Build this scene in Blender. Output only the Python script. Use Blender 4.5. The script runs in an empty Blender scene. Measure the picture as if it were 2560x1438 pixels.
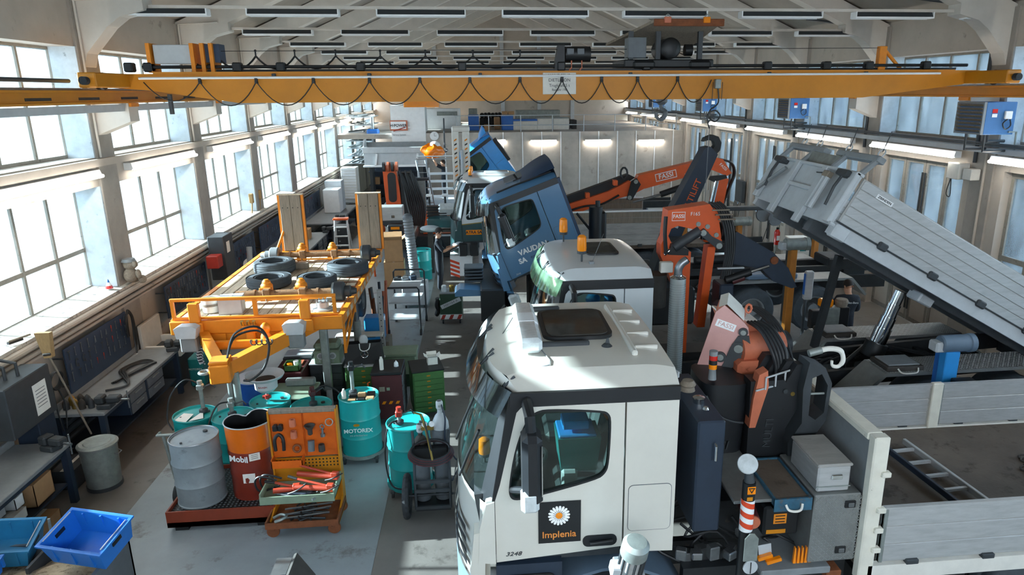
import bpy, math, random
import numpy as np
from mathutils import Matrix, Vector, Euler
from mathutils.geometry import tessellate_polygon
random.seed(7)
S = bpy.context.scene
COL = S.collection
R = math.radians

# ---------------------------------------------------------------- camera
CAM_H, F_PX, PPX, VP, ROLL = 5.3, 1740.0, 1370.0, (1190.0, 230.0), 0.006
pitch = math.atan2(719 - VP[1], F_PX)
yaw = math.atan2(PPX - VP[0], math.hypot(F_PX, 719 - VP[1]))
_fw = Vector((math.sin(yaw)*math.cos(pitch), math.cos(yaw)*math.cos(pitch), -math.sin(pitch)))
_rt = Vector((math.cos(yaw), -math.sin(yaw), 0)); _up = _rt.cross(_fw)
_c, _s = math.cos(-ROLL), math.sin(-ROLL)
_rt, _up = _c*_rt + _s*_up, -_s*_rt + _c*_up
cd = bpy.data.cameras.new('camera'); cam = bpy.data.objects.new('camera', cd); COL.objects.link(cam)
cam.matrix_world = Matrix(((_rt.x, _up.x, -_fw.x, 0), (_rt.y, _up.y, -_fw.y, 0), (_rt.z, _up.z, -_fw.z, CAM_H), (0, 0, 0, 1)))
cd.sensor_width = 36; cd.lens = F_PX/2560*36; cd.shift_x = (1280 - PPX)/2560
cd.clip_start = 0.05; cd.clip_end = 400
S.camera = cam
_O = Vector((0, 0, CAM_H))
def ray(x, y): return _fw + _rt*((x - PPX)/F_PX) - _up*((y - 719)/F_PX)
def pz(x, y, z=0.0): d = ray(x, y); return _O + d*((z - CAM_H)/d.z)     # photo pixel -> point at height z
def py(x, y, Y): d = ray(x, y); return _O + d*(Y/d.y)                  # ... -> point on plane Y
def px(x, y, X): d = ray(x, y); return _O + d*(X/d.x)                  # ... -> point on plane X

# ---------------------------------------------------------------- light
w = bpy.data.worlds.new('sky'); S.world = w; w.use_nodes = True
bg = w.node_tree.nodes['Background']
bg.inputs[0].default_value = (0.80, 0.90, 1.0, 1); bg.inputs[1].default_value = 4.2
sun = bpy.data.lights.new('sun', 'SUN'); so = bpy.data.objects.new('sun', sun); COL.objects.link(so)
sun.energy = 19; sun.angle = R(0.6); sun.color = (1.0, 0.90, 0.76)
SUN_DIR = Vector((1.0, -0.10, -0.385))
so.rotation_euler = SUN_DIR.to_track_quat('-Z', 'Y').to_euler(); so.location = (-20, 10, 15)
vs = S.view_settings
vs.view_transform = 'Standard'; vs.look = 'None'; vs.gamma = 1; vs.use_curve_mapping = False; vs.exposure = 1.55

# ---------------------------------------------------------------- materials
def lin(h):
    if isinstance(h, tuple): return h
    h = h.lstrip('#'); c = [int(h[i:i+2], 16)/255 for i in (0, 2, 4)]
    return tuple(x/12.92 if x <= .04045 else ((x+.055)/1.055)**2.4 for x in c)
MATS = {}
def mat(name, col, rough=.5, metal=0., var=.12, scale=6., col2=None, thr=None, bump=0., bscale=40., coat=0., emit=0., stretch=None, alpha=1.):
    """procedural principled material: base colour varied by noise, optional second colour (dirt / rust) in patches"""
    if name in MATS: return MATS[name]
    m = bpy.data.materials.new(name); m.use_nodes = True; nt = m.node_tree; N = nt.nodes; L = nt.links
    p = N['Principled BSDF']; c = lin(col)
    p.inputs['Roughness'].default_value = rough; p.inputs['Metallic'].default_value = metal
    if coat: p.inputs['Coat Weight'].default_value = coat; p.inputs['Coat Roughness'].default_value = .08
    tc = N.new('ShaderNodeTexCoord'); src = tc.outputs['Object']
    if stretch:
        mp = N.new('ShaderNodeMapping'); mp.inputs['Scale'].default_value = stretch; L.new(src, mp.inputs[0]); src = mp.outputs[0]
    nz = N.new('ShaderNodeTexNoise'); nz.inputs['Scale'].default_value = scale; nz.inputs['Detail'].default_value = 6; nz.inputs['Roughness'].default_value = .65
    L.new(src, nz.inputs['Vector'])
    rp = N.new('ShaderNodeValToRGB'); L.new(nz.outputs[0], rp.inputs[0])
    rp.color_ramp.elements[0].position = .3; rp.color_ramp.elements[1].position = .7
    rp.color_ramp.elements[0].color = tuple(x*(1-var) for x in c)+(1,)
    rp.color_ramp.elements[1].color = tuple(min(1, x*(1+var)) for x in c)+(1,)
    out = rp.outputs[0]
    if col2:
        n2 = N.new('ShaderNodeTexNoise'); n2.inputs['Scale'].default_value = scale*1.7; n2.inputs['Detail'].default_value = 8; n2.inputs['Roughness'].default_value = .7
        L.new(src, n2.inputs['Vector'])
        t = thr or .55
        r2 = N.new('ShaderNodeMapRange'); r2.inputs['From Min'].default_value = t; r2.inputs['From Max'].default_value = t+.08
        L.new(n2.outputs[0], r2.inputs[0])
        mx = N.new('ShaderNodeMix'); mx.data_type = 'RGBA'; mx.inputs[7].default_value = lin(col2)+(1,)
        L.new(r2.outputs[0], mx.inputs[0]); L.new(out, mx.inputs[6]); out = mx.outputs[2]
    L.new(out, p.inputs['Base Color'])
    if bump:
        nb = N.new('ShaderNodeTexNoise'); nb.inputs['Scale'].default_value = bscale; L.new(src, nb.inputs['Vector'])
        bp = N.new('ShaderNodeBump'); bp.inputs['Strength'].default_value = bump; bp.inputs['Distance'].default_value = .02
        L.new(nb.outputs[0], bp.inputs['Height']); L.new(bp.outputs[0], p.inputs['Normal'])
    if emit:
        p.inputs['Emission Color'].default_value = c+(1,); p.inputs['Emission Strength'].default_value = emit
    if alpha < 1:
        p.inputs['Alpha'].default_value = alpha
    MATS[name] = m; return m
def glassmat(name, tint, dust, rough=.05, dcol='#dfe8ee', dscale=3., tl=.5):
    """thin pane: see-through, faint reflection, a film of dust that scatters light"""
    if name in MATS: return MATS[name]
    m = bpy.data.materials.new(name); m.use_nodes = True; nt = m.node_tree; N = nt.nodes; L = nt.links
    N.remove(N['Principled BSDF']); o = N['Material Output']
    tr = N.new('ShaderNodeBsdfTransparent'); tr.inputs[0].default_value = lin(tint)+(1,)
    gl = N.new('ShaderNodeBsdfGlossy'); gl.inputs['Roughness'].default_value = rough
    fr = N.new('ShaderNodeFresnel'); fr.inputs[0].default_value = 1.45
    a = N.new('ShaderNodeMixShader'); L.new(fr.outputs[0], a.inputs[0]); L.new(tr.outputs[0], a.inputs[1]); L.new(gl.outputs[0], a.inputs[2])
    df = N.new('ShaderNodeBsdfDiffuse'); df.inputs[0].default_value = lin(dcol)+(1,)
    tn = N.new('ShaderNodeBsdfTranslucent'); tn.inputs[0].default_value = lin(dcol)+(1,)
    d = N.new('ShaderNodeMixShader'); d.inputs[0].default_value = tl; L.new(df.outputs[0], d.inputs[1]); L.new(tn.outputs[0], d.inputs[2])
    nz = N.new('ShaderNodeTexNoise'); nz.inputs['Scale'].default_value = dscale; nz.inputs['Detail'].default_value = 6
    tc = N.new('ShaderNodeTexCoord'); mp = N.new('ShaderNodeMapping'); mp.inputs['Scale'].default_value = (1, 1, .35)
    L.new(tc.outputs['Object'], mp.inputs[0]); L.new(mp.outputs[0], nz.inputs['Vector'])
    mr = N.new('ShaderNodeMapRange'); mr.inputs['From Min'].default_value = .3; mr.inputs['From Max'].default_value = .7
    mr.inputs['To Min'].default_value = dust*.5; mr.inputs['To Max'].default_value = min(1, dust*1.5); L.new(nz.outputs[0], mr.inputs[0])
    b = N.new('ShaderNodeMixShader'); L.new(mr.outputs[0], b.inputs[0]); L.new(a.outputs[0], b.inputs[1]); L.new(d.outputs[0], b.inputs[2])
    L.new(b.outputs[0], o.inputs[0]); MATS[name] = m; return m

# ---------------------------------------------------------------- mesh building
I4 = Matrix.Identity(4)
def T(x=0, y=0, z=0): return Matrix.Translation((x, y, z))
def RX(a): return Matrix.Rotation(R(a), 4, 'X')
def RY(a): return Matrix.Rotation(R(a), 4, 'Y')
def RZ(a): return Matrix.Rotation(R(a), 4, 'Z')
def frame(o, ex, ey, ez=None):
    ex = Vector(ex).normalized(); ey = Vector(ey); ez = Vector(ez) if ez else ex.cross(ey); ez.normalize(); ey = ez.cross(ex)
    return Matrix(((ex.x, ey.x, ez.x, o[0]), (ex.y, ey.y, ez.y, o[1]), (ex.z, ey.z, ez.z, o[2]), (0, 0, 0, 1)))
XZ = Matrix(((1, 0, 0, 0), (0, 0, 1, 0), (0, 1, 0, 0), (0, 0, 0, 1)))      # poly (u,v) -> x,z ; extrude +y
YZ = Matrix(((0, 0, 1, 0), (1, 0, 0, 0), (0, 1, 0, 0), (0, 0, 0, 1)))      # poly (u,v) -> y,z ; extrude +x
class B:
    def __init__(s, M=None): s.v = []; s.f = []; s.M = M or I4
    def add(s, vs, fs, M=None):
        n = len(s.v); Q = s.M @ M if M is not None else s.M
        s.v += [tuple(Q @ Vector(v)) for v in vs]; s.f += [tuple(i+n for i in f) for f in fs]; return s
    def bx(s, x0, x1, y0, y1, z0, z1, M=None):
        return s.add([(x, y, z) for z in (z0, z1) for y in (y0, y1) for x in (x0, x1)],
                     [(0, 2, 3, 1), (4, 5, 7, 6), (0, 1, 5, 4), (2, 6, 7, 3), (0, 4, 6, 2), (1, 3, 7, 5)], M)
    def box(s, c, d, M=None):
        return s.bx(c[0]-d[0]/2, c[0]+d[0]/2, c[1]-d[1]/2, c[1]+d[1]/2, c[2]-d[2]/2, c[2]+d[2]/2, M)
    def cb(s, x0, x1, y0, y1, z0, z1, r=.01, M=None):
        """box with chamfered edges"""
        X = (x0, x0+r, x1-r, x1); Y = (y0, y0+r, y1-r, y1); Z = (z0, z0+r, z1-r, z1); vs = []; ix = {}
        for i in range(8):
            sx, sy, sz = i & 1, i >> 1 & 1, i >> 2 & 1
            o = (X[3*sx], Y[3*sy], Z[3*sz]); n = (X[1+sx], Y[1+sy], Z[1+sz])
            for k in range(3):
                p = list(n); p[k] = o[k]; ix[(i, k)] = len(vs); vs.append(p)
        fs = [tuple(ix[(i, k)] for k in range(3)) for i in range(8)]
        for k in range(3):
            a, b = [j for j in range(3) if j != k]
            for sgn in (0, 1):
                q = [sgn << k, sgn << k | 1 << a, sgn << k | 1 << a | 1 << b, sgn << k | 1 << b]
                fs.append(tuple(ix[(i, k)] for i in q))
            for c in range(4):
                i = (c & 1) << a | (c >> 1) << b; j = i | 1 << k
                fs.append((ix[(i, a)], ix[(i, b)], ix[(j, b)], ix[(j, a)]))
        return s.add(vs, fs, M)
    def cyl(s, p, q, r, r2=None, n=16, cap=True):
        p = Vector(p); q = Vector(q); d = (q-p); r2 = r if r2 is None else r2
        a = d.orthogonal().normalized(); b = d.normalized().cross(a); vs = []
        for c, rr in ((p, r), (q, r2)):
            for i in range(n):
                t = 2*math.pi*i/n; vs.append(c + a*rr*math.cos(t) + b*rr*math.sin(t))
        fs = [(i, (i+1) % n, n+(i+1) % n, n+i) for i in range(n)]
        if cap: fs += [tuple(range(n))[::-1], tuple(range(n, 2*n))]
        return s.add(vs, fs)
    def tube(s, pts, r, n=8, closed=False):
        P = [Vector(p) for p in pts]; m = len(P); vs = []; pa = None
        for i in range(m):
            d = (P[(i+1) % m]-P[i-1]) if closed else (P[min(i+1, m-1)]-P[max(i-1, 0)])
            if d.length < 1e-9: d = Vector((0, 0, 1))
            d.normalize()
            a = d.orthogonal().normalized() if pa is None else (pa - d*pa.dot(d)).normalized()
            pa = a; b = d.cross(a); rr = r[i] if isinstance(r, (list, tuple)) else r
            vs += [P[i] + a*rr*math.cos(2*math.pi*k/n) + b*rr*math.sin(2*math.pi*k/n) for k in range(n)]
        fs = []
        for i in range(m if closed else m-1):
            j = (i+1) % m
            fs += [(i*n+k, i*n+(k+1) % n, j*n+(k+1) % n, j*n+k) for k in range(n)]
        if not closed: fs += [tuple(range(n))[::-1], tuple(range((m-1)*n, m*n))]
        return s.add(vs, fs)
    def lathe(s, prof, c=(0, 0, 0), n=24, M=None):
        """profile [(r,z)...] turned round z through c; r=0 ends close with a fan"""
        vs = []; fs = []; rows = []
        for r, z in prof:
            if r <= 1e-6: rows.append([len(vs)]); vs.append((c[0], c[1], c[2]+z))
            else:
                rows.append(list(range(len(vs), len(vs)+n)))
                vs += [(c[0]+r*math.cos(2*math.pi*i/n), c[1]+r*math.sin(2*math.pi*i/n), c[2]+z) for i in range(n)]
        for a, b in zip(rows, rows[1:]):
            for i in range(n):
                j = (i+1) % n
                if len(a) == 1 and len(b) == 1: continue
                if len(a) == 1: fs.append((a[0], b[j], b[i]))
                elif len(b) == 1: fs.append((a[i], a[j], b[0]))
                else: fs.append((a[i], a[j], b[j], b[i]))
        return s.add(vs, fs, M)
    def prism(s, poly, h, M=None, holes=(), h0=0.):
        """2-d outline (u,v) extruded h along local z (through M)"""
        loops = [list(poly)]+[list(q) for q in holes]; vs = []; fs = []; off = []
        for lp in loops:
            off.append(len(vs)); vs += [(u, v, h0) for u, v in lp]; vs += [(u, v, h0+h) for u, v in lp]
        idx = []
        for lp, o in zip(loops, off): idx += [(o+i, o+len(lp)+i) for i in range(len(lp))]
        if holes:
            for t in tessellate_polygon([[Vector((u, v, 0)) for u, v in lp] for lp in loops]):
                fs.append(tuple(idx[i][1] for i in t)); fs.append(tuple(idx[i][0] for i in reversed(t)))
        else:
            n = len(poly); fs += [tuple(range(n))[::-1], tuple(range(n, 2*n))]
        for lp, o in zip(loops, off):
            n = len(lp); fs += [(o+i, o+(i+1) % n, o+n+(i+1) % n, o+n+i) for i in range(n)]
        return s.add(vs, fs, M)
    def sph(s, c, r, n=16, m=10, sc=(1, 1, 1), M=None):
        pr = [(math.sin(math.pi*i/m), -math.cos(math.pi*i/m)) for i in range(m+1)]
        b = B(); b.lathe([(a if 0 < i < m else 0, z) for i, (a, z) in enumerate(pr)], n=n)
        return s.add([(c[0]+v[0]*r*sc[0], c[1]+v[1]*r*sc[1], c[2]+v[2]*r*sc[2]) for v in b.v], b.f, M)
    def grid(s, fn, nu, nv, M=None, cu=False):
        vs = [fn(i/(nu-1) if not cu else i/nu, j/(nv-1)) for j in range(nv) for i in range(nu)]
        fs = [(j*nu+i, j*nu+(i+1) % nu, (j+1)*nu+(i+1) % nu, (j+1)*nu+i) for j in range(nv-1) for i in range(nu if cu else nu-1)]
        return s.add(vs, fs, M)
    def mesh(s, name, smooth=35):
        me = bpy.data.meshes.new(name); me.from_pydata(s.v, [], s.f)
        if smooth:
            me.polygons.foreach_set('use_smooth', [True]*len(me.polygons)); me.set_sharp_from_angle(angle=R(smooth))
        me.validate(); return me
def link(o, parent=None):
    COL.objects.link(o)
    if parent: o.parent = parent
    return o
def tag(o, label, cat, group=None):
    o['label'] = label; o['category'] = cat
    if group: o['group'] = group
    return o
def part(name, b, m, parent=None, label=None, smooth=35, fixn=True):
    me = b.mesh(name, smooth) if isinstance(b, B) else b
    if m and not me.materials: me.materials.append(MATS[m] if isinstance(m, str) else m)
    o = bpy.data.objects.new(name, me); link(o, parent)
    if fixn and isinstance(b, B): fix_normals(me)
    if label: o['label'] = label
    return o
def parts(name, b, m, parent=None, label=None, smooth=35):
    """one object for each separate piece held by b"""
    p = list(range(len(b.v)))
    def fd(i):
        while p[i] != i: p[i] = p[p[i]]; i = p[i]
        return i
    for f in b.f:
        for i in f[1:]: p[fd(i)] = fd(f[0])
    g = {}
    for f in b.f: g.setdefault(fd(f[0]), []).append(f)
    out = []
    for fs in g.values():
        ids = sorted({i for f in fs for i in f}); mp = {i: k for k, i in enumerate(ids)}
        c = B(); c.v = [b.v[i] for i in ids]; c.f = [tuple(mp[i] for i in f) for f in fs]
        out.append(part(name, c, m, parent, label, smooth))
    return out
def fix_normals(me):
    import bmesh
    bm = bmesh.new(); bm.from_mesh(me); bmesh.ops.recalc_face_normals(bm, faces=bm.faces); bm.to_mesh(me); bm.free()
def thing(name, label, cat, loc=(0, 0, 0), rz=0, group=None, rot=None):
    o = bpy.data.objects.new(name, None); link(o); o.location = loc; o.rotation_euler = rot or (0, 0, R(rz)); o.empty_display_size = .1
    return tag(o, label, cat, group)
def one(name, b, m, label, cat, loc=(0, 0, 0), rz=0, group=None, rot=None, smooth=35):
    """a thing that is a single mesh"""
    o = part(name, b, m, None, None, smooth); o.location = loc; o.rotation_euler = rot or (0, 0, R(rz)); return tag(o, label, cat, group)
def struct(name, b=None, m=None, parent=None, smooth=0):
    o = part(name, b, m, parent, None, smooth) if b else link(bpy.data.objects.new(name, None), parent)
    if not parent: o['kind'] = 'structure'
    return o
def dup(root, loc, rz=None, label=None, rot=None):
    r = root.copy(); COL.objects.link(r); r.location = loc
    if rz is not None: r.rotation_euler = (0, 0, R(rz))
    if rot: r.rotation_euler = rot
    if label: r['label'] = label
    for ch in list(root.children):
        c = ch.copy(); COL.objects.link(c); c.parent = r
        for g in list(ch.children):
            d = g.copy(); COL.objects.link(d); d.parent = c
    return r
def inst(o, parent, loc, rot=None, scale=None, label=None):
    """another child that shares mesh data"""
    c = o.copy(); COL.objects.link(c); c.parent = parent; c.location = loc
    if rot: c.rotation_euler = rot
    if scale: c.scale = scale
    if label: c['label'] = label
    return c
_tcache = {}
def text(name, s, size, m, parent, M, depth=.002, align='CENTER', shear=0., bold=0., sx=1.):
    """lettering as flat raised mesh; M maps text x,y to the surface"""
    cu = bpy.data.curves.new('lettering', 'FONT'); cu.body = s; cu.size = size; cu.extrude = depth; cu.align_x = align; cu.align_y = 'CENTER'; cu.shear = shear; cu.offset = bold
    cu.resolution_u = 3
    o = bpy.data.objects.new('tmp', cu); COL.objects.link(o); dg = bpy.context.evaluated_depsgraph_get()
    me = bpy.data.meshes.new_from_object(o.evaluated_get(dg)); COL.objects.unlink(o); bpy.data.objects.remove(o); bpy.data.curves.remove(cu)
    me.transform(M @ Matrix.Diagonal((sx, 1, 1, 1))); me.materials.clear(); me.materials.append(MATS[m] if isinstance(m, str) else m); me.name = name
    return link(bpy.data.objects.new(name, me), parent)
def arc(cx, cy, r, a0, a1, n=8, ry=None):
    return [(cx+r*math.cos(R(a0+(a1-a0)*i/n)), cy+(ry or r)*math.sin(R(a0+(a1-a0)*i/n))) for i in range(n+1)]
def rrect(x0, x1, y0, y1, r, n=4):
    r = min(r, (x1-x0)/2, (y1-y0)/2)
    return arc(x1-r, y1-r, r, 0, 90, n)+arc(x0+r, y1-r, r, 90, 180, n)+arc(x0+r, y0+r, r, 180, 270, n)+arc(x1-r, y0+r, r, 270, 360, n)
def circ(cx, cy, r, n=16): return arc(cx, cy, r, 0, 360*(n-1)/n, n-1)
def spline(pts, k=6):
    """Catmull-Rom through points"""
    P = [Vector(p) for p in pts]; out = []
    for i in range(len(P)-1):
        a, b, c, d = P[max(i-1, 0)], P[i], P[i+1], P[min(i+2, len(P)-1)]
        for j in range(k):
            t = j/k; out.append(.5*((2*b)+(c-a)*t+(2*a-5*b+4*c-d)*t*t+(3*b-a-3*c+d)*t**3))
    return out+[P[-1]]
def coil(c, r, turns, rise=.0, n=20, jit=.0, M=None):
    out = []
    for i in range(int(turns*n)+1):
        t = 2*math.pi*i/n; q = r*(1+random.uniform(-jit, jit))
        out.append(Vector((c[0]+q*math.cos(t), c[1]+q*math.sin(t), c[2]+rise*i/n)))
    return [M @ p for p in out] if M else out
# ---------------------------------------------------------------- palette
mat('concrete', '#9a938b', .85, var=.16, scale=1.4, bump=.15, bscale=30, col2='#857d75', thr=.6)
mat('wallpaint', '#b3a99d', .8, var=.10, scale=1.2, col2='#8e8479', thr=.62)
mat('reveal', '#b9c2c8', .85, var=.14, scale=4, col2='#7f8990', thr=.62)  # pale blue of the sky light is put into this colour
mat('ceilingpaint', '#928a80', .9, var=.10, scale=1.5, col2='#837b72', thr=.6)
mat('rafterpaint', '#c9c2b8', .85, var=.08, scale=2)
mat('sash', '#8a857c', .7, var=.15, scale=8, col2='#5c564e', thr=.6)
mat('sill', '#b8b1a6', .8, var=.2, scale=4, col2='#77706a', thr=.55)
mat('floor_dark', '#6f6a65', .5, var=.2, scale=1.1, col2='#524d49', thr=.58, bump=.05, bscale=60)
mat('floor_light', '#8b9296', .42, var=.16, scale=.9, col2='#6d6c6b', thr=.57, bump=.04, bscale=60)
mat('panelgrey', '#aea79e', .85, var=.22, scale=.9, col2='#938a80', thr=.58)
mat('white', '#e6e8e8', .5, var=.05)
mat('offwhite', '#d9d6cd', .55, var=.08)
mat('lightgrey', '#b4b9bc', .55, var=.08)
mat('grey', '#7f8487', .55, var=.12)
mat('midgrey', '#5d6266', .55, var=.15)
mat('darkgrey', '#33383c', .55, var=.2)
mat('black', '#14171a', .5, var=.25)
mat('blackplastic', '#1b1e22', .45, var=.15)
mat('rubber', '#2b2e31', .8, var=.2, scale=12, bump=.1)
mat('tyre', '#3e454b', .75, var=.2, scale=8, col2='#2b2f33', thr=.6)
mat('hose', '#1d2023', .5, var=.2)
mat('steel', '#8d9194', .38, .85, var=.15, scale=10)
mat('chrome', '#c9ced2', .12, 1., var=.04)
mat('alu', '#b4b6b6', .42, .35, var=.12, scale=5, stretch=(1, 1, 6))
mat('aludull', '#a9a8a4', .55, .35, var=.16, scale=3, col2='#86837d', thr=.6, stretch=(1, 3, 6))
mat('galv', '#8f9693', .5, .5, var=.2, scale=8)
mat('yellow', '#c37c0b', .5, var=.1, scale=2.2, col2='#9a600c', thr=.66)
mat('orange', '#d9650f', .45, var=.08, scale=4, coat=.2)
mat('orangerust', '#d98216', .55, var=.12, scale=6, col2='#7b3f16', thr=.66)
mat('lamporange', '#f07a08', .25, var=.05, coat=.5)
mat('red', '#9c2a1c', .5, var=.12, scale=4)
mat('fassi', '#d8571c', .42, var=.08, scale=4, coat=.3)
mat('fassidull', '#bd6a4c', .5, var=.14, scale=4, col2='#8d4427', thr=.62)
mat('fassipink', '#c99a94', .5, var=.12, scale=3)
mat('navy', '#202d3d', .5, var=.15, scale=4)
mat('pegblue', '#2c3f57', .6, var=.15, scale=3)
mat('blue', '#1f66b8', .45, var=.1)
mat('skyblue', '#2f8fd6', .35, var=.06, coat=.3)
mat('teal', '#1a9a99', .38, var=.08, scale=3, coat=.25)
mat('tealdark', '#137373', .5, var=.1)
mat('green', '#3f6a38', .5, var=.12)
mat('greendark', '#24402f', .5, var=.12)
mat('greenpale', '#7e8f7a', .55, var=.12)
mat('maroon', '#4b1f22', .5, var=.15)
mat('wood', '#83786a', .85, var=.22, scale=5, stretch=(6, 6, .6), col2='#5f554a', thr=.6, bump=.1)
mat('deckwood', '#c7b59c', .8, var=.22, scale=4, stretch=(5, .5, 5), col2='#8f7c66', thr=.58, bump=.1)
mat('cardboard', '#b08a62', .85, var=.1)
mat('paper', '#e9e7e0', .8, var=.04)
mat('skin', '#c99678', .55, var=.05)
mat('hair', '#241a14', .7, var=.2)
mat('uniform', '#1b2029', .85, var=.2, scale=10, bump=.2)
mat('trucksteel', '#25292c', .6, .2, var=.25, scale=6, col2='#3b3531', thr=.6)
mat('grime', '#3a3632', .75, var=.3, scale=6)
mat('rust', '#7a4526', .8, var=.3, scale=9)
mat('treadplate', '#8f9291', .45, .6, var=.15, scale=5)
mat('bedfloor', '#5a4f45', .8, var=.25, scale=2, col2='#40362e', thr=.55, bump=.15)
mat('cabwhite', '#cfccc2', .28, var=.04, scale=2, coat=.4)
mat('cabwhite2', '#cdd2d3', .25, var=.03, scale=2, coat=.4)
mat('vaudan', '#4d7596', .28, var=.05, scale=2, coat=.5)
mat('atra', '#2c4a4c', .3, var=.05, coat=.4)
mat('cabgrey', '#8b9396', .5, var=.08)
mat('bluegrey', '#5c6e80', .45, var=.08)
mat('tube', (1., .96, .88), emit=15, var=0)
mat('tubefar', (1., .93, .82), emit=18, var=0)
mat('sand', '#b7a386', .95, var=.3, scale=9, col2='#7f6d56', thr=.55, bump=.4)
mat('amber', '#f08a10', .2, var=.05, coat=.5)
mat('redlens', '#c8231a', .2, var=.05, coat=.5)
mat('clearlens', '#cfd6d8', .15, .2, var=.15, scale=14)
mat('leaf', '#7d8f5a', .8, var=.4, scale=3)
mat('yard', '#5a5a56', .9, var=.4, scale=.35)
mat('brass', '#a48a4c', .35, .9, var=.1)
glassmat('glassL', '#d3e4f0', .09, tl=.7, dscale=2.2, dcol='#cfe0ec')
glassmat('glassR', '#d6e6f2', .07)
glassmat('cabglass', '#cad6d2', .03, dcol='#9fb0ac')
glassmat('visor', '#3c4a50', .14, dcol='#5e6c70')
glassmat('hatchglass', '#2c2d2e', .8, dcol='#4d4b47', tl=.05)
mat('heaterblue', '#3d6da3', .5, var=.1)
mat('traysteel', '#2b566c', .55, var=.3, scale=10, col2='#56504a', thr=.55)
mat('stackmetal', '#b9bfbd', .35, .45, var=.06)
mat('liftbrown', '#a8691f', .55, var=.15, scale=5, col2='#7c4a1a', thr=.62)
mat('trayred', '#82351f', .5, var=.12, scale=4)
# ================================================================ the hall
XL, XR, Y0, Y1, BAY = -6.4, 9.9, -3.5, 47.3, 4.09
COLY = [12.85+BAY*k for k in range(-4, 9)]
EZ, RZ_, XM = 6.85, 10.35, 1.75
GL, GR = XL-.42, XR+.42
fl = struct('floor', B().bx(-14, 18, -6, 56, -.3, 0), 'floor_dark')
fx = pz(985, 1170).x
ZL = struct('coating', B().bx(-4.72, fx, Y0, 40, 0, .004), 'floor_light', fl)  # left edge partly a shadow line: bare floor by benches, some shade painted in
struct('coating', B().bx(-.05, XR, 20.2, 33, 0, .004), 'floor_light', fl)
# --- walls
wl = B(); wr = B()
for w_, xa, xb in ((wl, XL-.5, XL), (wr, XR, XR+.5)):
    if w_ is wl: w_.bx(xa, xb, Y0, Y1, 0, 2.0)
    w_.bx(xa, xb, Y0, Y1, 3.80, 4.28); w_.bx(xa, xb, Y0, Y1, 6.05, EZ)
wall_left = struct('wall_left', wl, 'wallpaint'); wall_right = struct('wall_right', wr, 'wallpaint')
c = B()
c.bx(-.56, .05, -.3, .3, 0, EZ-.1); colm = None
for i, y in enumerate(COLY):
    o = part('column', c if colm is None else colm.data, 'concrete', wall_left, smooth=0) if colm is None else inst(colm, wall_left, (0, 0, 0))
    colm = colm or o; o.location = (XL, y, 0)
    o = inst(colm, wall_right, (XR, y, 0), rot=(0, 0, math.pi))
# sloping sills, ledge, pipes under the left windows
b = B().prism([(-.5, 1.98), (.14, 1.98), (.14, 2.03), (-.5, 2.08)], Y1-Y0, XZ @ T(0, 0, 0)); b2 = B()
for v in range(len(b.v)): b.v[v] = (b.v[v][0]+XL, b.v[v][1]+Y0, b.v[v][2])
struct('sill', b, 'sill', wall_left)
for x, z, r in ((.16, 1.93, .05), (.13, 1.80, .035), (.11, 1.71, .025)):
    struct('pipe', B().cyl((XL+x, Y0, z), (XL+x, Y1-14, z), r, n=10), 'wallpaint', wall_left, 35)
struct('heating_pipe', B().cyl((XL+.14, Y0, .62), (XL+.14, 20, .62), .045, n=10), 'darkgrey', wall_left, 35)
for z in (.3, .42, .54): struct('heating_pipe', B().cyl((XL+.12, Y0, z), (XL+.12, 20, z), .05, n=10), 'darkgrey', wall_left, 35)
# cable channels along the lamp line
struct('cable_channel', B().bx(XL, XL+.12, Y0, Y1-1, 4.14, 4.26), 'wallpaint', wall_left)
struct('cable_channel', B().bx(XR-.16, XR, Y0, Y1-1, 4.12, 4.22), 'lightgrey', wall_right)
for dz in (.16, .2): struct('pipe', B().cyl((XR-.1, Y0, 4.1+dz), (XR-.1, Y1-1, 4.1+dz), .018, n=8), 'midgrey', wall_right, 35)
for y in COLY[4:9]:
    struct('conduit', B().tube([(XL+.07, y-.22, 4.28), (XL+.07, y-.22, 6.75), (XL+.9, y-.22, 6.8)], .02), 'rafterpaint', wall_left, 35)
    struct('conduit', B().tube([(XR-.07, y-.1, 4.1), (XR-.07, y-.1, 1.2)], .025), 'wallpaint', wall_right, 35)
    struct('conduit', B().tube([(XR-.08, y+.2, 3.9), (XR-.08, y+.2, 6.75), (XR-1.9, y+.2, 6.95)], .035), 'darkgrey', wall_right, 35)
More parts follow.
